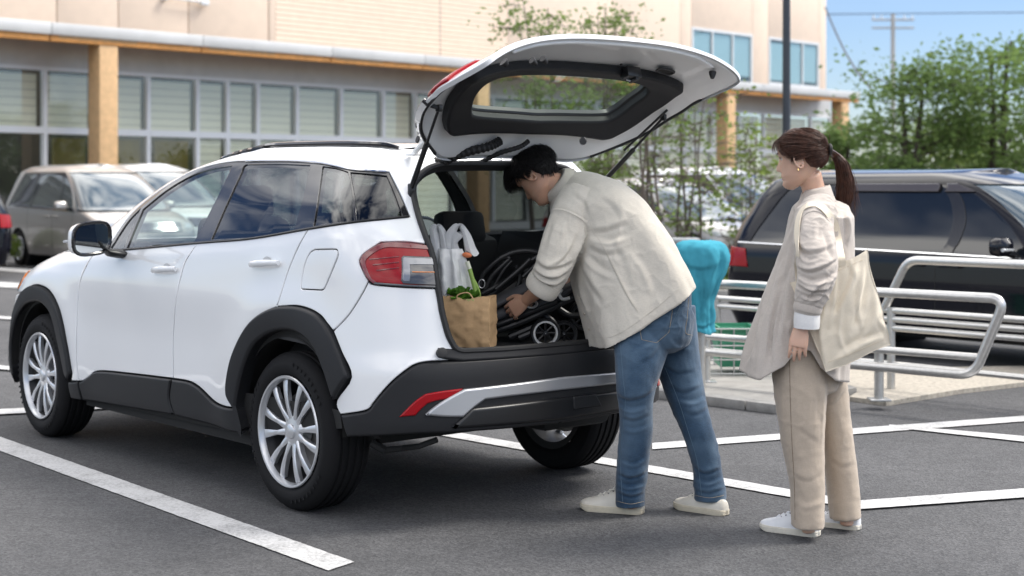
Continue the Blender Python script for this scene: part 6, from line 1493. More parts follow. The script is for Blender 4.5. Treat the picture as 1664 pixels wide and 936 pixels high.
seam_on(jeans, jtree, [(1093,486),(1092,510),(1087,540)], 'stitch', .0011, MO, 'pocket_seam'); seam_on(jeans, jtree, [(1087,540),(1067,557)], 'stitch', .0011, MO, 'pocket_seam'); seam_on(jeans, jtree, [(1067,557),(1043,552)], 'stitch', .0011, MO, 'pocket_seam'); seam_on(jeans, jtree, [(1043,552),(1038,525),(1037,503)], 'stitch', .0011, MO, 'pocket_seam')
seam_on(jeans, jtree, [(1119,484),(1117,515),(1114,540),(1126,545)], 'stitch', .0011, MO, 'pocket_seam')
seam_on(jeans, jtree, [(1002,814),(1024,819),(1046,815)], 'stitch', .0010, MO, 'hem_seam'); seam_on(jeans, jtree, [(1130,805),(1153,809),(1176,805)], 'stitch', .0010, MO, 'hem_seam')
def sh_at(parent, O, a, b_, *m, **k):
    A, B = gnd(*a)-O, gnd(*b_)-O; s_ = shoe(parent, A, B, *m, **k); return s_
sh_at(man, MO, (1046,835), (944,826.5), 'shoe_cream', 'sole_cream', 'lace', H=.8); sh_at(man, MO, (1181,838), (1098,824), 'shoe_cream', 'sole_cream', 'lace', H=.66)

# ================================================================ the woman
WO = Vector((at(1325,868,6.25).x, 6.25, 0))
wom = thing('person', 'woman in beige tunic and tan trousers with brown ponytail standing behind the car', 'person', WO)
DW = (.12,-.99,0)
HW_ = Head((1304,262), 6.22, (-.90,.40), R(7), .97)
b = MB(); HW_.add(b)
tubes(b, px_path([(1325,318,6.25,19,.045),(1320,300,6.245,18.5,.046),(1316,285,6.235,19,.048)]), DW)
tubes(b, px_path([(1310,600,6.26,42,.14),(1315,540,6.26,44,.14),(1320,470,6.26,40,.13),(1325,400,6.26,40,.14),(1330,362,6.26,30,.12),(1327,330,6.255,20,.05)]), DW)
tubes(b, px_path([(1318,352,6.10,20,.05),(1325,430,6.02,17,.042),(1315,490,6.00,14,.034),(1305,528,5.99,11,.027)]), DW)
hand(b, at(1303.5,531,5.99), at(1297,563,5.985), Vector((-.75,.25,-.2)), Vector((.25,.9,.1)), .90, curls=[(.18,.30,.22),(.20,.34,.25),(.24,.36,.28),(.30,.40,.3)], thumb=(.85,.30,.45), spread=.45)
tubes(b, px_path([(1340,352,6.42,20,.05),(1330,430,6.44,17,.042),(1315,500,6.44,13,.03),(1300,545,6.44,11,.027)]), DW)
hand(b, at(1300,546,6.44), at(1292,575,6.44), Vector((-.8,-.2,-.2)), Vector((.2,-.9,0)), .9, curls=[(.2,.3,.2)]*4)
tubes(b, px_path([(1302,600,6.19,34,.09),(1304,700,6.17,26,.065),(1310,790,6.16,15,.042),(1313,850,6.15,11,.028),(1314,862,6.15,11,.028)]), DW)
tubes(b, px_path([(1335,600,6.34,32,.09),(1350,700,6.34,25,.065),(1366,780,6.33,15,.042),(1375,835,6.31,11,.028),(1376,850,6.31,11,.028)]), DW)
V, F = fuse(b, .0034, 2, .35)
link('body', mesh_data('body', loc_(V, WO), F, 'skin_woman'), wom)
HWo = Off(HW_, WO); HWo.face(wom, brow='hair_brown')
# hair swept back into a ponytail
cV, cF, lo = scalp_cap(HWo, .017, .070, nape_z=-.050, temple=(1.12,.018), ear=(1.72,.022))
tie = np.array([0, -.123, .022]); paths = []
for i in range(4200):
    th = rng.uniform(-math.pi, math.pi); a = abs(th); z0 = lo(th)+(.112-lo(th))*rng.uniform(0, 1)**1.35; k = 12; t = np.linspace(0, 1, k)**.9
    sg = np.sign(th); thp = th+(sg*math.pi-th)*t; zt_ = .022+rng.normal(0, .006); crown = .010*np.sin(math.pi*t)*(1 if z0 > .05 else .3)
    z = np.clip(z0+(zt_-z0)*t**1.15+crown*1.2, -.06, .1115); off = .016+.007*np.sin(math.pi*t)+rng.normal(0, .0012)+.0
    p = skull(thp, z, off, detail=False); q = np.clip((t-.72)/.28, 0, 1)[:,None]; p = p*(1-q)+(tie+rng.normal(0, .005, 3))*q; paths.append(p)
for i in range(110):       # loose fringe locks at brow and temple
    th = rng.uniform(.25, 1.12)*rng.choice([-1, 1]); z0 = lo(th)+rng.uniform(.004, .02); t = np.linspace(0, 1, 8)
    p = skull(th+.25*np.sign(th)*t, z0-.050*t*rng.uniform(.5, 1.1), .016+.010*np.sin(t*2.6), detail=False); paths.append(p)
for i in range(60):
    th = rng.uniform(1.25, 1.5)*rng.choice([-1, 1]); t = np.linspace(0, 1, 7); paths.append(skull(th-.05*t, .02-.05*t*rng.uniform(.5, 1), .006+.003*t, detail=False))
for i in range(220):
    p = paths[rng.integers(0, 4200)].copy(); t = np.linspace(0, 1, len(p))[:,None]; p += rng.normal(0, .006, 3)*np.sin(t*math.pi)*1.2+np.array([0,0,.004])*np.sin(t*math.pi); paths.append(p)
strands(HWo, paths, .00105, 'hair_brown', 'hair', wom, 5, (cV, cF))
tw = HW_.T(tie)
pc = [tw, np.array(at(1356,251,6.27)), np.array(at(1367,266,6.28)), np.array(at(1373,298,6.29)), np.array(at(1371,330,6.29)), np.array(at(1364,357,6.28)), np.array(at(1360,378,6.275))]
pr = [.010,.018,.030,.038,.036,.024,.008]; paths = []
PC = np.array(spline([tuple(p)+(r_,) for p, r_ in zip(pc, pr)], 5))
for i in range(2000):
    a = rng.uniform(0, 2*math.pi); r_ = math.sqrt(rng.uniform(.02, 1)); t1 = rng.uniform(.72, 1.0); n = int(len(PC)*t1); t = np.linspace(0, 1, n); ph = rng.uniform(0, 6)
    wv = .006*np.sin(t*9+ph)*t
    q = PC[:n,:3]+np.outer(PC[:n,3]*r_*math.cos(a)*.86+wv, (1,0,.12))+np.outer(PC[:n,3]*r_*math.sin(a)+wv*.5, (0,1,0))
    if rng.random() < .10: q[:,0] += .035*t**3*rng.choice([-1, 1.6]); q[:,2] += .015*t**3*rng.normal()
    paths.append(loc_(q, WO))
b = MB(); tubes(b, [(*p[:3], p[3]*.78, p[3]*.82) for p in PC], (0,1,0), n=1, seg=20)
pt = strands(None, paths, .0011, 'hair_brown', 'ponytail', wom, 8, (loc_(b.V, WO), b.F))
b = MB(); tl_ = loc_([tw], WO)[0]; MB().tube([tl_+np.array([.008*0+.004,.016*math.cos(a),.016*math.sin(a)]) for a in np.linspace(0, 2*math.pi, 20, endpoint=False)], .0085, 8, closed=True).build('hair_tie', 'lash', wom)
ear_ = HWo.T((.0805 if False else -.082,-.006,-.047)); MB().tube([ear_+np.array([0,0,.008]), ear_, ear_-np.array([0,0,.004])], [.0015,.004,.0045], 10).build('earring', 'gold', wom)
# trousers
b = MB()
tubes(b, px_path([(1318,505,6.26,40,.14),(1316,550,6.26,48,.15),(1314,590,6.26,52,.155),(1315,625,6.26,46,.14)]), DW)
tubes(b, px_path([(1300,560,6.20,42,.11),(1301,610,6.18,44,.108),(1302,660,6.17,39,.102),(1304,710,6.17,34,.094),(1309,760,6.165,29,.086),(1312,800,6.16,26,.082),(1312.5,856,6.155,25.5,.080)]), DW, cap=False, power=.92)
tubes(b, px_path([(1335,560,6.33,38,.11),(1342,620,6.34,33,.105),(1352,680,6.34,28,.098),(1361,730,6.335,26,.09),(1368,780,6.33,24.5,.084),(1374,842,6.32,23.5,.080)]), DW, cap=False, power=.92)
V, F = fuse(b, .0052, 4, .5)
TF = [([(1345,620),(1342,680),(1340,740)], 4, -.006), ([(1372,615),(1358,635),(1347,640)], 5, .005), ([(1374,635),(1360,655),(1346,662)], 4, -.005), ([(1320,600),(1335,640),(1338,690)], 6, .004), ([(1275,610),(1272,660),(1280,720)], 6, .003), ([(1300,690),(1320,705),(1334,715)], 6, .003), ([(1290,760),(1310,775),(1334,765)], 6, .0035), ([(1292,800),(1312,815),(1335,805)], 7, -.003), ([(1352,740),(1370,752),(1388,745)], 6, .003)]
TF = [(a_, w_*1.1, k_*.6) for a_, w_, k_ in TF]
V = creases(V, F, TF, .0030, (8,8,3), 21, wr=.0024, wsc=(9,9,9))
trs = link('trousers', mesh_data('trousers', loc_(V, WO), F, 'trouser_twill'), wom); ttree = BVHTree.FromPolygons([tuple(v) for v in V], F)
mat('trouser_seam', (.24,.19,.14), .9)
for px in ([(1283,565),(1284,640),(1287,720),(1291,790),(1292,845)], [(1340,690),(1350,760),(1356,828)]): seam_on(trs, ttree, px, 'trouser_seam', .0012, WO)
sh_at(wom, WO, (1331,872), (1237,858.5), 'shoe_white', 'sole_white', 'lace_white'); sh_at(wom, WO, (1398,861), (1316,850.5), 'shoe_white', 'sole_white', 'lace_white')
# tunic: open, slit hem
NT = 170; an = np.linspace(0, 2*math.pi, NT, endpoint=False)      # 0 = front (left in the photo), pi/2 = towards the camera
def tun(t): # t 0 neck .. 1 hem; returns px centre x, y, half width px, depth radius
    ks = [0,.035,.09,.17,.30,.45,.62,.80,.92,1.0]
    return [np.interp(t, ks, v) for v in ([1326,1328,1333,1335,1331,1323,1313,1301,1292,1288],[319,324,334,352,388,432,482,538,578,606],[20,28,42,49,55,63,73,81,84,85.5],[.055,.085,.145,.180,.175,.170,.175,.185,.195,.200])]
hemt = 1.0+np.interp(an, [0,.35,.8,1.25,1.45,1.62,1.85,2.2,2.8,3.5,4.1,4.5,4.7,4.9,5.3,5.9,6.28], [-.015,.005,.010,-.055,-.13,-.13,-.05,.01,.025,.025,.01,-.06,-.13,-.06,.0,0,-.015])
rows_ = 110; rings = []
for j in range(rows_+1):
    tt = j/rows_*hemt; tt_s = tt; xc, yc, hw, rb_ = tun(np.clip(tt, 0, 1.03)); over = np.clip(tt-1, 0, 1)*460; yc = yc+over
    wob = 1+(.028*np.cos(6*an+1.)+.020*np.cos(11*an+.3)+.012*np.cos(17*an))*np.clip((tt-.25)/.75, 0, 1)**1.4
    Y = 6.25; ca, sa = np.cos(an), np.sin(an); pw = .88
    X_ = (xc-832)/FPX*Y-np.sign(ca)*np.abs(ca)**pw*hw*wob/(FPX/Y); Yv = Y-np.sign(sa)*np.abs(sa)**pw*rb_*wob; Z_ = CAMZ-(yc-HOR)/FPX*Y+0*X_
    Z_ = Z_-.010*np.abs(sa)*np.clip(1-tt*6, 0, 1)*6*.9
    rings.append(np.stack([X_, Yv, Z_], 1))
b = MB(); b.loft(rings, caps=False); V = np.array(b.V); F = b.F
WFf = [([(1268,430),(1256,480),(1241,540),(1228,598)], 6, .007), ([(1275,430),(1265,490),(1252,560),(1245,603)], 7, -.009), ([(1285,440),(1276,500),(1268,560)], 6, .008), ([(1300,340),(1285,380),(1268,415)], 5, .006), ([(1290,400),(1280,440),(1262,470)], 6, -.006), ([(1225,560),(1232,520),(1245,470)], 5, -.006), ([(1330,580),(1345,600),(1360,600)], 5, .005)]
WFf = [(a_, w_*.8, k_*.8) for a_, w_, k_ in WFf]+[([(1305,350),(1300,400),(1290,450)], 3.5, .009), ([(1255,440),(1243,500),(1230,560)], 3.5, .008), ([(1288,330),(1296,350),(1290,380)], 3, .008), ([(1270,480),(1258,540),(1255,590)], 3.5, .010), ([(1376,345),(1380,370),(1378,395)], 4, .008), ([(1283,520),(1280,545)], 3, .006), ([(1240,520),(1225,570),(1212,595)], 3.5, .009)]
V = creases(V, F, WFf, .006, (10,10,3), 31, wr=.0050, wsc=(15,13,4))
cen = V.reshape(rows_+1, NT, 3)
inner_ = []; Nn = normals(V, F); sgn = 1 if (Nn[(rows_//2)*NT]@np.array([-1,0,0])) > 0 else -1
V2 = V-Nn*sgn*.003; n0 = len(V); F2 = F+[tuple(i+n0 for i in f[::-1]) for f in F]+[((rows_*NT+i), rows_*NT+(i+1) % NT, n0+rows_*NT+(i+1) % NT, n0+rows_*NT+i) for i in range(NT)]
tunic = link('tunic', mesh_data('tunic', loc_(np.vstack([V, V2]), WO), F2, 'tunic_linen'), wom)
wtree = BVHTree.FromPolygons([tuple(v) for v in V], F)
# sleeves
b = MB(); tubes(b, px_path([(1331,340,6.15,30,.075),(1321,362,6.085,32,.080),(1322,395,6.03,33,.080),(1328,428,5.99,34,.080),(1326,452,5.975,32,.074),(1318,478,5.975,27,.062),(1313,498,5.98,22,.052)]), DW, seg=56, n=9, cap=True)
V, F = fuse(b, .0045, 3, .5)
SF = [([(1296,430),(1315,438),(1340,430),(1358,418)], 4.5, .010), ([(1297,445),(1318,456),(1345,452),(1360,440)], 4.5, -.009), ([(1298,460),(1318,470),(1345,468)], 4, .010), ([(1302,478),(1318,484),(1338,478)], 3.5, -.007), ([(1310,486),(1322,470),(1345,450)], 4, .008), ([(1325,490),(1338,475),(1350,455)], 3.5, .006), ([(1300,395),(1312,420),(1335,415)], 5, -.006), ([(1345,375),(1350,400),(1356,420)], 5, .006), ([(1298,380),(1308,405),(1330,405),(1352,395)], 5, .006), ([(1310,355),(1303,385)], 5, .004), ([(1333,360),(1330,390)], 6, -.004)]
V = creases(V, F, SF, .004, (10,10,8), 41, wr=.0055, wsc=(10,10,22)); slv = link('sleeve', mesh_data('sleeve', loc_(V, WO), F, 'tunic_linen'), tunic); sltree = BVHTree.FromPolygons([tuple(v) for v in V], F)
seam_on(slv, sltree, [(1300,358),(1312,346),(1330,344),(1348,360)], 'tunic_seam', .0012, WO)
b = MB(); tubes(b, px_path([(1335,340,6.36,30,.075),(1335,395,6.43,32,.075),(1332,440,6.45,31,.07),(1318,490,6.45,24,.055),(1310,505,6.45,22,.05)]), DW, seg=30); b.V = [tuple(v) for v in loc_(b.V, WO)]; b.build('sleeve', 'tunic_linen', tunic)
ring_band(px_path([(1315.5,490,5.978,22.5,.053),(1313.5,497,5.98,23.5,.056),(1311.8,504,5.983,23,.055),(1310.5,510,5.984,20.5,.048)]), DW, 0, 'tunic_linen', tunic, WO)
ring_band(px_path([(1312,503,5.983,20.5,.047),(1311.5,514,5.985,21.2,.049),(1311,524,5.987,21.2,.050),(1310.6,533,5.988,20.5,.048)]), DW, 0, 'white_cotton', tunic, WO, 'shirt_cuff')
# collar
V = []; n = 44
for j, (rr, zz) in enumerate(((.98,-.02),(1.0,.012),(1.06,.030),(1.16,.018),(1.34,-.012),(1.52,-.034))):
    for i in range(n):
        a = 2*math.pi*i/n; gap = np.exp(-((a)/.25)**2)+np.exp(-((a-2*math.pi)/.25)**2)
        V.append(np.array([at(1326,322,6.25).x-.052*math.cos(a)*rr, 6.25-.056*math.sin(a)*rr*(1+.1*j/5), at(1326,322,6.25).z+zz+.016*(1-math.cos(a))/2*1.6-.035*gap*(j/5)]))
F = [(j*n+i, j*n+(i+1) % n, (j+1)*n+(i+1) % n, (j+1)*n+i) for j in range(5) for i in range(n)]
link('collar', mesh_data('collar', loc_(V, WO), F, 'tunic_linen'), tunic)
# ---------------------------------------------------------------- tote bag on her shoulder
TB = Vector((at(1370,604,6.0).x, 6.0, at(1370,604,6.0).z))
bag = thing('tote_bag', 'large cream canvas tote bag hanging from the shoulder of the woman', 'bag', TB)
def bagq(u, v):   # u 0..1 left-right, v 0..1 top-bottom, in photo pixels
    tl_b, tr_b, br_b, bl_b = np.array((1283,458.)), np.array((1410,404.)), np.array((1448,560.)), np.array((1341,606.))
    p = (1-v)*((1-u)*tl_b+u*tr_b)+v*((1-u)*bl_b+u*br_b)
    p[1] += 5*math.sin(math.pi*u)*(1-v)**2+(-4)*math.sin(math.pi*u)*v**3*0; p[0] += -3*math.sin(math.pi*v)*(u-.5)*2+1.6*math.sin(v*9+u*3)*abs(u-.5)*2; p[1] += 1.8*math.sin(u*8+1+v*4); return p
def bagside(front):
    V = []; n, m_ = 44, 52
    for j in range(m_+1):
        for i in range(n+1):
            u_, v_ = i/n, j/m_; p = bagq(u_, v_); bul = .030*(math.sin(math.pi*u_)**.6)*(math.sin(math.pi*min(1, v_*.86+.14))**.55)+.006
            Y = 6.035-(bul if front else -bul*.6); V.append(at(p[0], p[1], Y))
    F = [(j*(n+1)+i, j*(n+1)+i+1, (j+1)*(n+1)+i+1, (j+1)*(n+1)+i) for j in range(m_) for i in range(n)]
    return np.array([tuple(v) for v in V]), F, n, m_
V, F, n_b, m_b = bagside(True)
BFd = [([(1395,415),(1380,470),(1350,530)], 7, .0045), ([(1410,430),(1405,480),(1385,540)], 7, -.004), ([(1425,470),(1420,520),(1400,560)], 8, .004), ([(1345,450),(1340,500),(1330,550)], 7, .0045), ([(1365,440),(1362,490),(1352,540)], 7, -.0045), ([(1440,545),(1400,560),(1350,590)], 6, .004), ([(1355,575),(1390,555),(1430,540)], 5, -.0035), ([(1330,520),(1335,560),(1342,598)], 5, .003), ([(1380,420),(1388,450)], 5, .003)]
BFd = [(a_, w_*.8, k_*1.7) for a_, w_, k_ in BFd]+[([(1318,480),(1330,500),(1326,530)], 4, .006), ([(1400,450),(1395,500),(1402,540)], 4, .006), ([(1425,520),(1440,540),(1444,556)], 4, .006), ([(1375,500),(1370,545),(1380,570)], 5, -.006)]
V = creases(V, F, BFd, .005, (11,11,9), 51, wr=.0035, wsc=(9,9,9), cam_side=True)
Vb, Fb, _, _ = bagside(False); n0 = len(V); idx = lambda i, j: j*(n_b+1)+i
rim_ = [idx(0, j) for j in range(m_b+1)]+[idx(i, m_b) for i in range(1, n_b+1)]+[idx(n_b, j) for j in range(m_b-1, -1, -1)]
Fs = [(rim_[k], rim_[k+1], n0+rim_[k+1], n0+rim_[k]) for k in range(len(rim_)-1)]
link('bag_body', mesh_data('bag_body', loc_(np.vstack([V, Vb]), TB), [f[::-1] for f in F]+[tuple(i+n0 for i in f) for f in Fb]+Fs, 'canvas'), bag)
btree = BVHTree.FromPolygons([tuple(v) for v in V], F); mat('canvas_seam', (.66,.55,.41), .9)
seam_on(bag, btree, [(1300,464),(1345,447),(1414,417)], 'canvas_seam', .0011, TB); seam_on(bag, btree, [(1337,592),(1390,572),(1446,548)], 'canvas_seam', .0008, TB)
def strap(px, w_, o, parent, ns=7):
    """woven ribbon; px: (x,y,Y, nx,ny,nz) centre line with its face direction"""
    K = np.array(spline(px, ns)); C = np.array([tuple(at(k[0], k[1], k[2])) for k in K]); N_ = K[:,3:6]; T = np.gradient(C, axis=0); T /= np.linalg.norm(T, axis=1)[:,None]
    S_ = np.cross(T, N_); S_ /= np.linalg.norm(S_, axis=1)[:,None]; N_ = np.cross(S_, T); rings = [[c+s_*w_/2+n*.0015, c-s_*w_/2+n*.0015, c-s_*w_/2-n*.0015, c+s_*w_/2-n*.0015] for c, s_, n in zip(C, S_, N_)]
    b = MB().loft([[x-np.array(o) for x in r_] for r_ in rings]); b.build('strap', 'canvas', parent, sharp=30)
def lay(px, lift=.006):
    out = []
    for p in px:
        d = (at(p[0], p[1], 1.)-Vector((0,0,CAMZ))).normalized(); best = None
        for tr_ in (wtree, sltree):
            l_, nn, i, ds = tr_.ray_cast(Vector((0,0,CAMZ)), d)
            if l_ is not None and l_.y < 6.3 and (best is None or l_.y < best[0]): best = (l_.y, nn if nn.y < 0 else -nn)
        if len(p) > 2: best = (p[2]+lift, Vector((0,-1,0)))
        if best: out.append((p[0], p[1], best[0]-lift, *best[1]))
    return out
strap(lay([(1368,432,6.0),(1366,417,5.998),(1362,392),(1356,366),(1348,350),(1338,338),(1327,331)]), .034, TB, bag)
strap(lay([(1327,331),(1314,333),(1303,341),(1297,356),(1295,380),(1296,410),(1298,440,6.03),(1301,470,6.03)]), .032, TB, bag)
# ================================================================ steel railings, covered post, baskets
mat('brushed_steel', (.56,.555,.54), .34, .85, var=(40,.08), bump=(300,.08,.001))
def rail_line(p0, Y0, p1, Y1):
    A = Vector(((p0-832)/FPX*Y0, Y0)); B = Vector(((p1-832)/FPX*Y1, Y1)); d = B-A
    def f(px): a = (px-832)/FPX; k = (a*A.y-A.x)/(d.x-a*d.y); q = A+d*k; return q
    def P(px, py): q = f(px); return Vector((q.x, q.y, CAMZ-(py-HOR)/FPX*q.y))
    return P
PF = rail_line(1142, 10.6, 1637, 9.1)
r1 = thing('railing', 'nearer steel tube railing loop in front of the black van', 'railing', PF(1142,632)*Vector((1,1,0))); O1 = r1.location.copy()
lz = [PF(1165,454), PF(1400,469), PF(1634,484.5), PF(1583,613.5), PF(1360,592), PF(1130,567)]
# level the rails
def lev(pts, z): return [Vector((p.x, p.y, z)) for p in pts]
top = lev(lz[:3], .745); bot = lev(lz[3:], .275); path = fillet([p-O1 for p in top+bot], .10, 8)
MB().tube(path, .030, 14).build('loop_tube', 'brushed_steel', r1)
MB().tube([PF(1140,545)*Vector((1,1,0))+Vector((0,0,.38))-O1, PF(1596,598)*Vector((1,1,0))+Vector((0,0,.385))-O1], .024, 12).build('middle_tube', 'brushed_steel', r1)
for px in (1142, 1424):
    q = PF(px, 600); off = Vector((.03,.055,0)); b = MB().tube([Vector((q.x,q.y,.05))+off-O1, Vector((q.x,q.y,.36 if px > 1200 else .78))+off-O1], .030, 14); b.build('post', 'brushed_steel', r1)
    MB().box(Vector((q.x,q.y,.062))+off-O1, (.13,.13,.012), None, .003).build('base_plate', 'brushed_steel', r1)
PB = rail_line(1156, 11.7, 1664, 9.75)
r2 = thing('railing', 'farther steel tube railing with three middle rails close to the black van', 'railing', PB(1440,600)*Vector((1,1,0))); O2 = r2.location.copy()
g2 = lambda px, z: (lambda q: Vector((q.x, q.y, z))-O2)(PB(px, 400))
MB().tube(fillet([g2(1437,.575), g2(1475,.915), g2(1760,.915)], .09, 8), .029, 14).build('loop_tube', 'brushed_steel', r2)
for z_, x0 in ((.565,1150),(.505,1150),(.445,1437)): MB().tube([g2(x0,z_), g2(1760,z_)], .021, 12).build('middle_tube', 'brushed_steel', r2)
for px in (1165, 1448, 1700): MB().tube([g2(px,0.02), g2(px,.58)], .028, 12).build('post', 'brushed_steel', r2)
MB().tube([g2(1330,.20), g2(1760,.20)], .02, 10).build('low_tube', 'brushed_steel', r2)
# blue cover draped over a post
mat('blue_cloth', (.055,.29,.38), .9, spec=.1, var=(12,.08))
bc = thing('blue_cover', 'bright turquoise fabric cover draped over a post beside the railing', 'cover', (at(1140,540,10.25).x, 10.25, 0)); OB = bc.location.copy()
rows = [(1136,392,14,.05),(1137,394,32,.11),(1138,402,40,.15),(1140,420,43,.155),(1139,440,40,.145),(1136,465,32,.125),(1134,490,25,.10),(1137,512,23,.085),(1139,528,20,.075),(1140,540,22,.08)]
K_ = np.array(spline(rows, 6)); an = np.linspace(0, 2*math.pi, 72, endpoint=False); rings = []
for i, (x, y, hw, rb_) in enumerate(K_):
    c = at(x, y, 10.25); f = i/len(K_); w = 1+(.05*np.cos(5*an+1)+.05*np.cos(8*an+2.2)+.03*np.cos(13*an))*min(1, f*1.6)
    rings.append(np.stack([c.x+np.cos(an)*hw/FPX*10.25*w, c.y+np.sin(an)*rb_*w, np.full(72, c.z)+.012*np.cos(3*an)*f], 1))
b = MB(); b.loft(rings); V = creases(np.array(b.V), b.F, [([(1110,405),(1120,440),(1130,500)], 4, .012), ([(1150,400),(1158,430),(1150,480)], 5, .012), ([(1165,410),(1168,430),(1155,460)], 4, -.010), ([(1130,400),(1132,450),(1140,520)], 5, -.010), ([(1112,425),(1140,435),(1170,425)], 4, .008), ([(1118,520),(1140,530),(1158,522)], 3, .01), ([(1105,400),(1108,430),(1125,470)], 3, .014), ([(1172,405),(1176,425),(1160,470)], 3, .014), ([(1145,440),(1148,480),(1138,520)], 3, .012)], .008, (12,12,7), 5, wr=.006, wsc=(14,14,9))
link('cover_cloth', mesh_data('cover_cloth', V-np.array(OB), b.F, 'blue_cloth'), bc)
MB().tube([(0,.02,.03),(0,.02,.7)], .028, 12).build('post', 'brushed_steel', bc)
# green baskets in a wire rack
mat('green_plastic', (.05,.28,.16), .45); mat('wire_steel', (.42,.43,.42), .35, .8)
bk = thing('shopping_baskets', 'stacked green shopping baskets in a wire rack behind the railing', 'baskets', (at(1193,632,11.2).x, 11.2, .055)); 
for k in range(3):
    z_ = .06+.095*k; b = MB(); w, d, n = .26, .19, 0
    for sx, sy, lx, ly in ((0,-1,2*w,.012),(0,1,2*w,.012),(-1,0,.012,2*d),(1,0,.012,2*d)): b.box((sx*w*.5*1.0 if sx else 0, sy*d if sy else 0, z_+.085), (lx*.5+.01 if not sx else lx, ly if sy else ly, .02))
    V = []; 
    for zz, sc in ((z_,.86),(z_+.09,1.0)): V += [(-w*.55*sc,-d*sc,zz),(w*.55*sc,-d*sc,zz),(w*.55*sc,d*sc,zz),(-w*.55*sc,d*sc,zz)]
    b.add(V, [(0,1,5,4),(1,2,6,5),(2,3,7,6),(3,0,4,7),(3,2,1,0)]); b.build('basket', 'green_plastic', bk, sharp=30)
for x_ in np.linspace(-.22, .24, 6): MB().tube([(x_,-.24,0),(x_,-.24,.34)], .006, 6).build('wire', 'wire_steel', bk)
for z_ in (.02,.12,.22,.34): MB().tube([(-.24,-.24,z_),(.26,-.24,z_)], .006, 6).build('wire', 'wire_steel', bk)
# ================================================================ things in the boot
FZ = ZOP0-.02
def carw(x, y, z): return car.matrix_basis @ Vector((x, y, z))
mat('kraft_paper', (.62,.40,.21), .8, var=(25,.08), bump=(60,.3,.004)); leafmat('lettuce', (.07,.20,.025), (.20,.42,.06)); mat('leek_green', (.28,.42,.10), .5); mat('leek_white', (.75,.76,.62), .5)
mat('orange_skin', (.70,.20,.08), .5)
m = mat('thin_plastic', (.86,.87,.88), .25, spec=.6, bump=(35,.5,.01)); nt = m.node_tree; tr_n = nt.nodes.new('ShaderNodeBsdfTransparent'); mxs = nt.nodes.new('ShaderNodeMixShader'); mxs.inputs[0].default_value = .28
nt.links.new(nt.nodes['Principled BSDF'].outputs[0], mxs.inputs[1]); nt.links.new(tr_n.outputs[0], mxs.inputs[2]); nt.links.new(mxs.outputs[0], nt.nodes['Material Output'].inputs[0])
def lay_on(px, py, z): Y = FPX*(CAMZ-z)/(py-HOR); return at(px, py, Y)
# paper bag
PY = 6.70
pb = thing('paper_bag', 'brown paper grocery bag standing at the left of the boot', 'bag', Vector((at(766,561,PY).x, PY, FZ+.012))); OP = pb.location.copy()
W2, D2 = .098, .055; rot = Matrix.Rotation(R(-14), 3, 'Z'); V = []; F = []; n = 56
per = [(-W2,-D2),(W2,-D2),(W2,D2),(-W2,D2)]
prm = resample(np.array(per), .011); nP = len(prm); HB = .215; mrow = 26
for j in range(mrow+1):
    t = j/mrow
    for i, p in enumerate(prm):
        cr_ = .007*mnoise.noise(Vector((p[0]*26, p[1]*26, t*5)))+.004*mnoise.noise(Vector((p[0]*60, p[1]*60, t*13))); sc = 1+.08*t-.02*math.sin(t*6)
        q = Vector((p[0]*sc+cr_-.010*t, p[1]*(1+.25*math.sin(math.pi*t))+cr_, t*HB*(1+.03*math.sin(i*.5)*(j == mrow)))); V.append(rot @ q)
F = [(j*nP+i, j*nP+(i+1) % nP, (j+1)*nP+(i+1) % nP, (j+1)*nP+i) for j in range(mrow) for i in range(nP)]+[tuple(range(nP))[::-1]]
link('paper', mesh_data('paper', V, F, 'kraft_paper', True, 40), pb)
mat('price_tag', (.42,.45,.16), .6)
MB().box(rot @ Vector((.0,-D2*1.03,HB-.03)), (.055,.003,.05), rot, .001).build('tag', 'price_tag', pb)
hp = [rot @ Vector(p) for p in spline([(-.05,-D2,.19),(-.045,-D2-.004,.225),(0,-D2+.004,.235),(.03,-D2,.2)], 6)]; MB().tube(hp, .003, 6).build('handle', 'kraft_paper', pb)
# lettuce
r_ = np.random.default_rng(9); lt_ = thing('lettuce', 'head of curly green lettuce sticking out of the paper bag', 'lettuce', Vector((at(750,480,PY).x, PY, OP.z+HB-.03))); 
for k in range(95):
    a = r_.uniform(0, 6.28); el = r_.uniform(.35, 1.5); L_l = r_.uniform(.035, .068); d = np.array([math.cos(a)*math.cos(el)*1.25, math.sin(a)*math.cos(el)*.8, math.sin(el)]); s2 = np.cross(d, [0,0,1.]); s2 /= np.linalg.norm(s2); V = []; nn = 9
    nrm_ = np.cross(s2, d)
    for j in range(5):
        for i in range(nn):
            q = (i/(nn-1)-.5)*2; t = j/4; w = .019*math.sin(math.pi*(.15+.7*t)); V.append(d*(L_l*t+.01)+s2*q*w+nrm_*(.007*math.sin(i*2.4+k)*t+.010*t*t*(1 if k % 2 else -1)+.008*q*q))
    link('leaf', mesh_data('leaf', V, [(j*nn+i, j*nn+i+1, (j+1)*nn+i+1, (j+1)*nn+i) for j in range(4) for i in range(nn-1)], 'lettuce'), lt_)
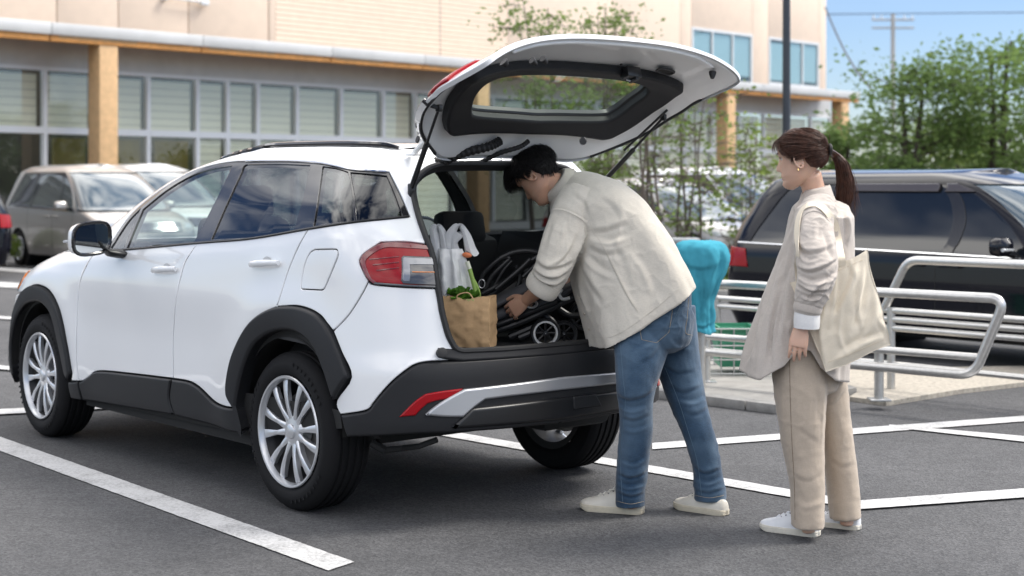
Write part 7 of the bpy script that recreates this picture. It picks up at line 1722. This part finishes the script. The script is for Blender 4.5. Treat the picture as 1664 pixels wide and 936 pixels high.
# plastic carrier bag with leek
cbx = thing('carrier_bag', 'thin white plastic carrier bag behind the brown paper bag', 'bag', Vector((at(738,500,6.80).x, 6.80, FZ+.014))); OC = cbx.location.copy()
def pxl(x, y, Y=6.80): return np.array(at(x, y, Y))-np.array(OC)
rows = [(738,556,34,.08),(737,520,36,.09),(736,480,34,.085),(733,445,29,.07),(731,420,24,.055),(730,404,20,.04)]
b = MB(); K_ = np.array(spline(rows, 7)); an = np.linspace(0, 2*math.pi, 64, endpoint=False); rings = []
for x, y, hw, rb_ in K_:
    c = pxl(x, y); f = (556-y)/150; w = 1+(.06*np.cos(4*an+1)+.05*np.cos(7*an+f*3)+.035*np.cos(12*an+f*5)); rings.append(np.stack([c[0]+np.cos(an)*hw/FPX*6.8*w, c[1]+np.sin(an)*rb_*w, np.full(64, c[2])], 1))
b.loft(rings, caps=False); V = creases(np.array(b.V)+np.array(OC), b.F, [([(715,400),(720,440),(722,480)], 4, .008), ([(735,400),(738,450),(730,500)], 4, .008), ([(748,420),(752,460)], 4, -.007), ([(725,420),(728,470)], 3, -.006)], .008, (14,14,8), 4)-np.array(OC)
link('bag_film', mesh_data('bag_film', V, b.F, 'thin_plastic'), cbx)
for p in ([(712,425),(707,395),(704,374),(711,366),(719,380),(724,405),(728,420)], [(732,415),(728,392),(735,374),(746,365),(756,380),(762,402),(766,412)], [(740,420),(738,395),(745,378)]):
    Q = np.array(spline([tuple(pxl(*q))+(1,) for q in p], 6))[:,:3]; k = len(Q); b = MB(); rings = []
    for i in range(k): w = .012+.014*abs(math.cos(math.pi*i/(k-1)))**1.5; rings.append([Q[i]+np.array([w*math.cos(a)*(1+.3*math.cos(3*a)), .02*math.sin(a), .5*w*math.sin(a*2)]) for a in np.linspace(0, 2*math.pi, 14, endpoint=False)])
    b.loft(rings); b.build('bag_handle', 'thin_plastic', cbx)
lk = thing('leek', 'green and white leek leaning out of the carrier bag', 'leek', Vector((at(768,470,6.74).x, 6.74, at(768,470,6.74).z))); OL = lk.location.copy()
q = lambda x, y: np.array(at(x, y, 6.74))-np.array(OL)
MB().tube(spline([tuple(q(776,490)), tuple(q(770,462)), tuple(q(763,437))], 5), .010, 10).build('stalk', 'leek_green', lk); MB().tube(spline([tuple(q(763,437)), tuple(q(759,425))], 3), .010, 10).build('white_end', 'leek_white', lk); MB().tube(spline([tuple(q(782,492)), tuple(q(777,470)), tuple(q(768,450))], 5), [.004+.003*math.sin(i*.3) for i in range(11)], 8).build('leaf', 'leek_green', lk)
tm = thing('orange_carrot', 'small orange carrot end on top of the carrier bag', 'carrot', at(759,415,6.77)); MB().tube([(-.02,0,.004),(-.008,0,.003),(.008,0,0),(.02,0,-.003)], [.006,.012,.012,.005], 12).build('carrot_root', 'orange_skin', tm)
# folded stroller
mat('stroller_black', (.014,.0145,.016), .4); mat('stroller_grey', (.075,.075,.082), .85, bump=(500,.3,.002), var=(30,.15)); mat('wheel_white', (.70,.70,.68), .4); mat('stroller_silver', (.55,.56,.58), .3, .7)
st = thing('folded_stroller', 'folded black and grey baby stroller lying in the boot', 'stroller', Vector((at(870,560,6.98).x, 6.98, FZ+.012))); OS = st.location.copy()
def q(x, y, Y=6.98): return np.array(at(x, y, Y))-np.array(OS)
def swheel(x, y, Y, r, ringm, nm='wheel'):
    c = q(x, y, Y); ax_d = np.array([.10,-.99,-.05]); ax_d /= np.linalg.norm(ax_d); M = Vector(ax_d).to_track_quat('Y', 'Z').to_matrix()
    def put(b, name, m_, par): b.V = [tuple(np.array(M @ Vector(v))+c) for v in b.V]; return b.build(name, m_, par)
    w = put(MB().lathe([(r*.80,.014),(r*.93,.016),(r,.006),(r,-.006),(r*.93,-.016),(r*.80,-.014)], n=40, closed=True), nm, 'stroller_black', st)
    put(MB().lathe([(r*.66,.010),(r*.70,.018),(r*.80,.018),(r*.83,.010),(r*.78,-.012),(r*.68,-.012)], n=40, closed=True), 'rim', ringm, w); put(MB().lathe([(1e-4,.016),(r*.16,.015),(r*.2,.008),(r*.2,-.01)], n=20), 'hub', 'stroller_black', w)
    for k in range(8):
        a = 2*math.pi*k/8; put(MB().tube([(r*.16*math.cos(a),.004,r*.16*math.sin(a)),(r*.69*math.cos(a),.004,r*.69*math.sin(a))], .0055, 6), 'spoke', 'stroller_black', w)
    put(MB().tube([(0,.012,0),(0,.019,0)], .0035, 8), 'hub_cap', 'chrome', w)
swheel(886,541,6.92,.069,'wheel_white'); swheel(916,542,7.00,.064,'stroller_black'); swheel(948,512,7.02,.070,'stroller_black'); swheel(975,520,7.10,.066,'stroller_black')
T_ = lambda pts, r_, nm='frame_tube', m_='stroller_black', Y=6.98, n=8, par=None: MB().tube([tuple(p) for p in spline([tuple(q(*p)) if len(p) == 3 else tuple(q(p[0], p[1], Y)) for p in pts], n)], r_*1.35, 10).build(nm, m_, par or st)
for y0 in (6.98, 7.30): T_([(806,538),(860,518),(930,484),(985,455)], .0115, Y=y0-.06); T_([(783,478),(830,452),(862,425),(880,412)], .0095, Y=y0); T_([(784,486),(815,468),(850,440)], .0105, Y=y0+.02); T_([(806,470),(842,440),(862,421)], .0085, Y=y0-.02)
T_([(779,466),(786,445),(806,425),(818,418),(828,420),(820,428),(800,448),(788,470)], .008, 'canopy_hoop'); T_([(812,420),(835,410),(860,408),(880,414),(895,425)], .010, 'handle'); T_([(800,470),(818,440),(832,424)], .006)
T_([(880,414),(870,430),(850,450)], .008); T_([(840,470),(845,450),(838,432)], .008); T_([(808,528),(850,512),(905,490)], .009, Y=6.90); T_([(828,548),(870,530)], .014, 'axle', Y=6.95); T_([(850,535),(886,541)], .010, 'axle', Y=6.96); T_([(870,505),(895,520),(905,535)], .011, 'fork', Y=6.97); T_([(905,500),(925,512),(948,512)], .011, 'fork', Y=7.0)
T_([(843,549),(862,541),(874,533)], .012, 'axle', Y=6.93); T_([(800,497),(803,520),(812,540)], .009); T_([(778,462),(777,478),(783,490)], .010)
T_([(872,417),(884,424),(892,436)], .010, 'release_lever', 'stroller_silver', Y=6.90)
for pts, rr in (([(800,512),(835,496),(870,470),(905,452)], (.034,.044,.046,.034)), ([(815,520),(860,500),(905,476),(930,462)], (.020,.028,.028,.02)), ([(798,494),(830,478),(868,455)], (.022,.03,.024))):
    K_ = np.array(spline([tuple(q(*p, 7.05))+(r_,) for p, r_ in zip(pts, rr)], 8)); b = MB(); tubes(b, [(*k[:3], k[3], .15) for k in K_], (.1,-.99,0), n=1, seg=30)
    V = np.array(b.V)+np.array(OS); V = creases(V, b.F, [([(830,492),(845,480),(860,470)], 3, .006), ([(815,505),(830,500),(840,490)], 3, -.005), ([(880,470),(890,462),(900,450)], 3, .005)], .004, (18,18,18), 3)-np.array(OS); link('seat_cloth', mesh_data('seat_cloth', V, b.F, 'stroller_grey'), st)
K_ = np.array(spline([tuple(q(*p, 7.16))+(r_,) for p, r_ in zip([(790,505),(840,480),(890,450),(950,430)], (.05,.075,.07,.05))], 8)); b = MB(); tubes(b, [(*k[:3], k[3], .12) for k in K_], (.1,-.99,0), n=1, seg=30)
V = creases(np.array(b.V)+np.array(OS), b.F, [], .008, (14,14,14), 13, wr=.006)-np.array(OS); link('canopy_cloth', mesh_data('canopy_cloth', V, b.F, 'stroller_black'), st)
MB().lathe([(.010,.002),(.020,.003),(.024,0),(.020,-.003)], n=24, closed=True).V
b = MB().lathe([(.012,.003),(.018,.004),(.021,0),(.018,-.004)], n=28, closed=True); c_ = q(863,494,6.86); b.V = [tuple(np.array(v)*np.array([1.5,1,1])+c_) for v in b.V]; b.build('joint_disc', 'stroller_silver', st)
b = MB().tube([tuple(q(*p, 6.90)) for p in spline([(913,470),(909,478),(914,486),(926,484)], 5)], .008, 8); b.build('strap_ring', 'wheel_white', st)
b = MB().tube([tuple(q(783+5*math.cos(a), 461+7*math.sin(a), 6.86)) for a in np.linspace(0, 2*math.pi, 16, endpoint=False)], .002, 6, closed=True); b.build('ring_pull', 'stroller_silver', st); 
# boot ring hanging cord
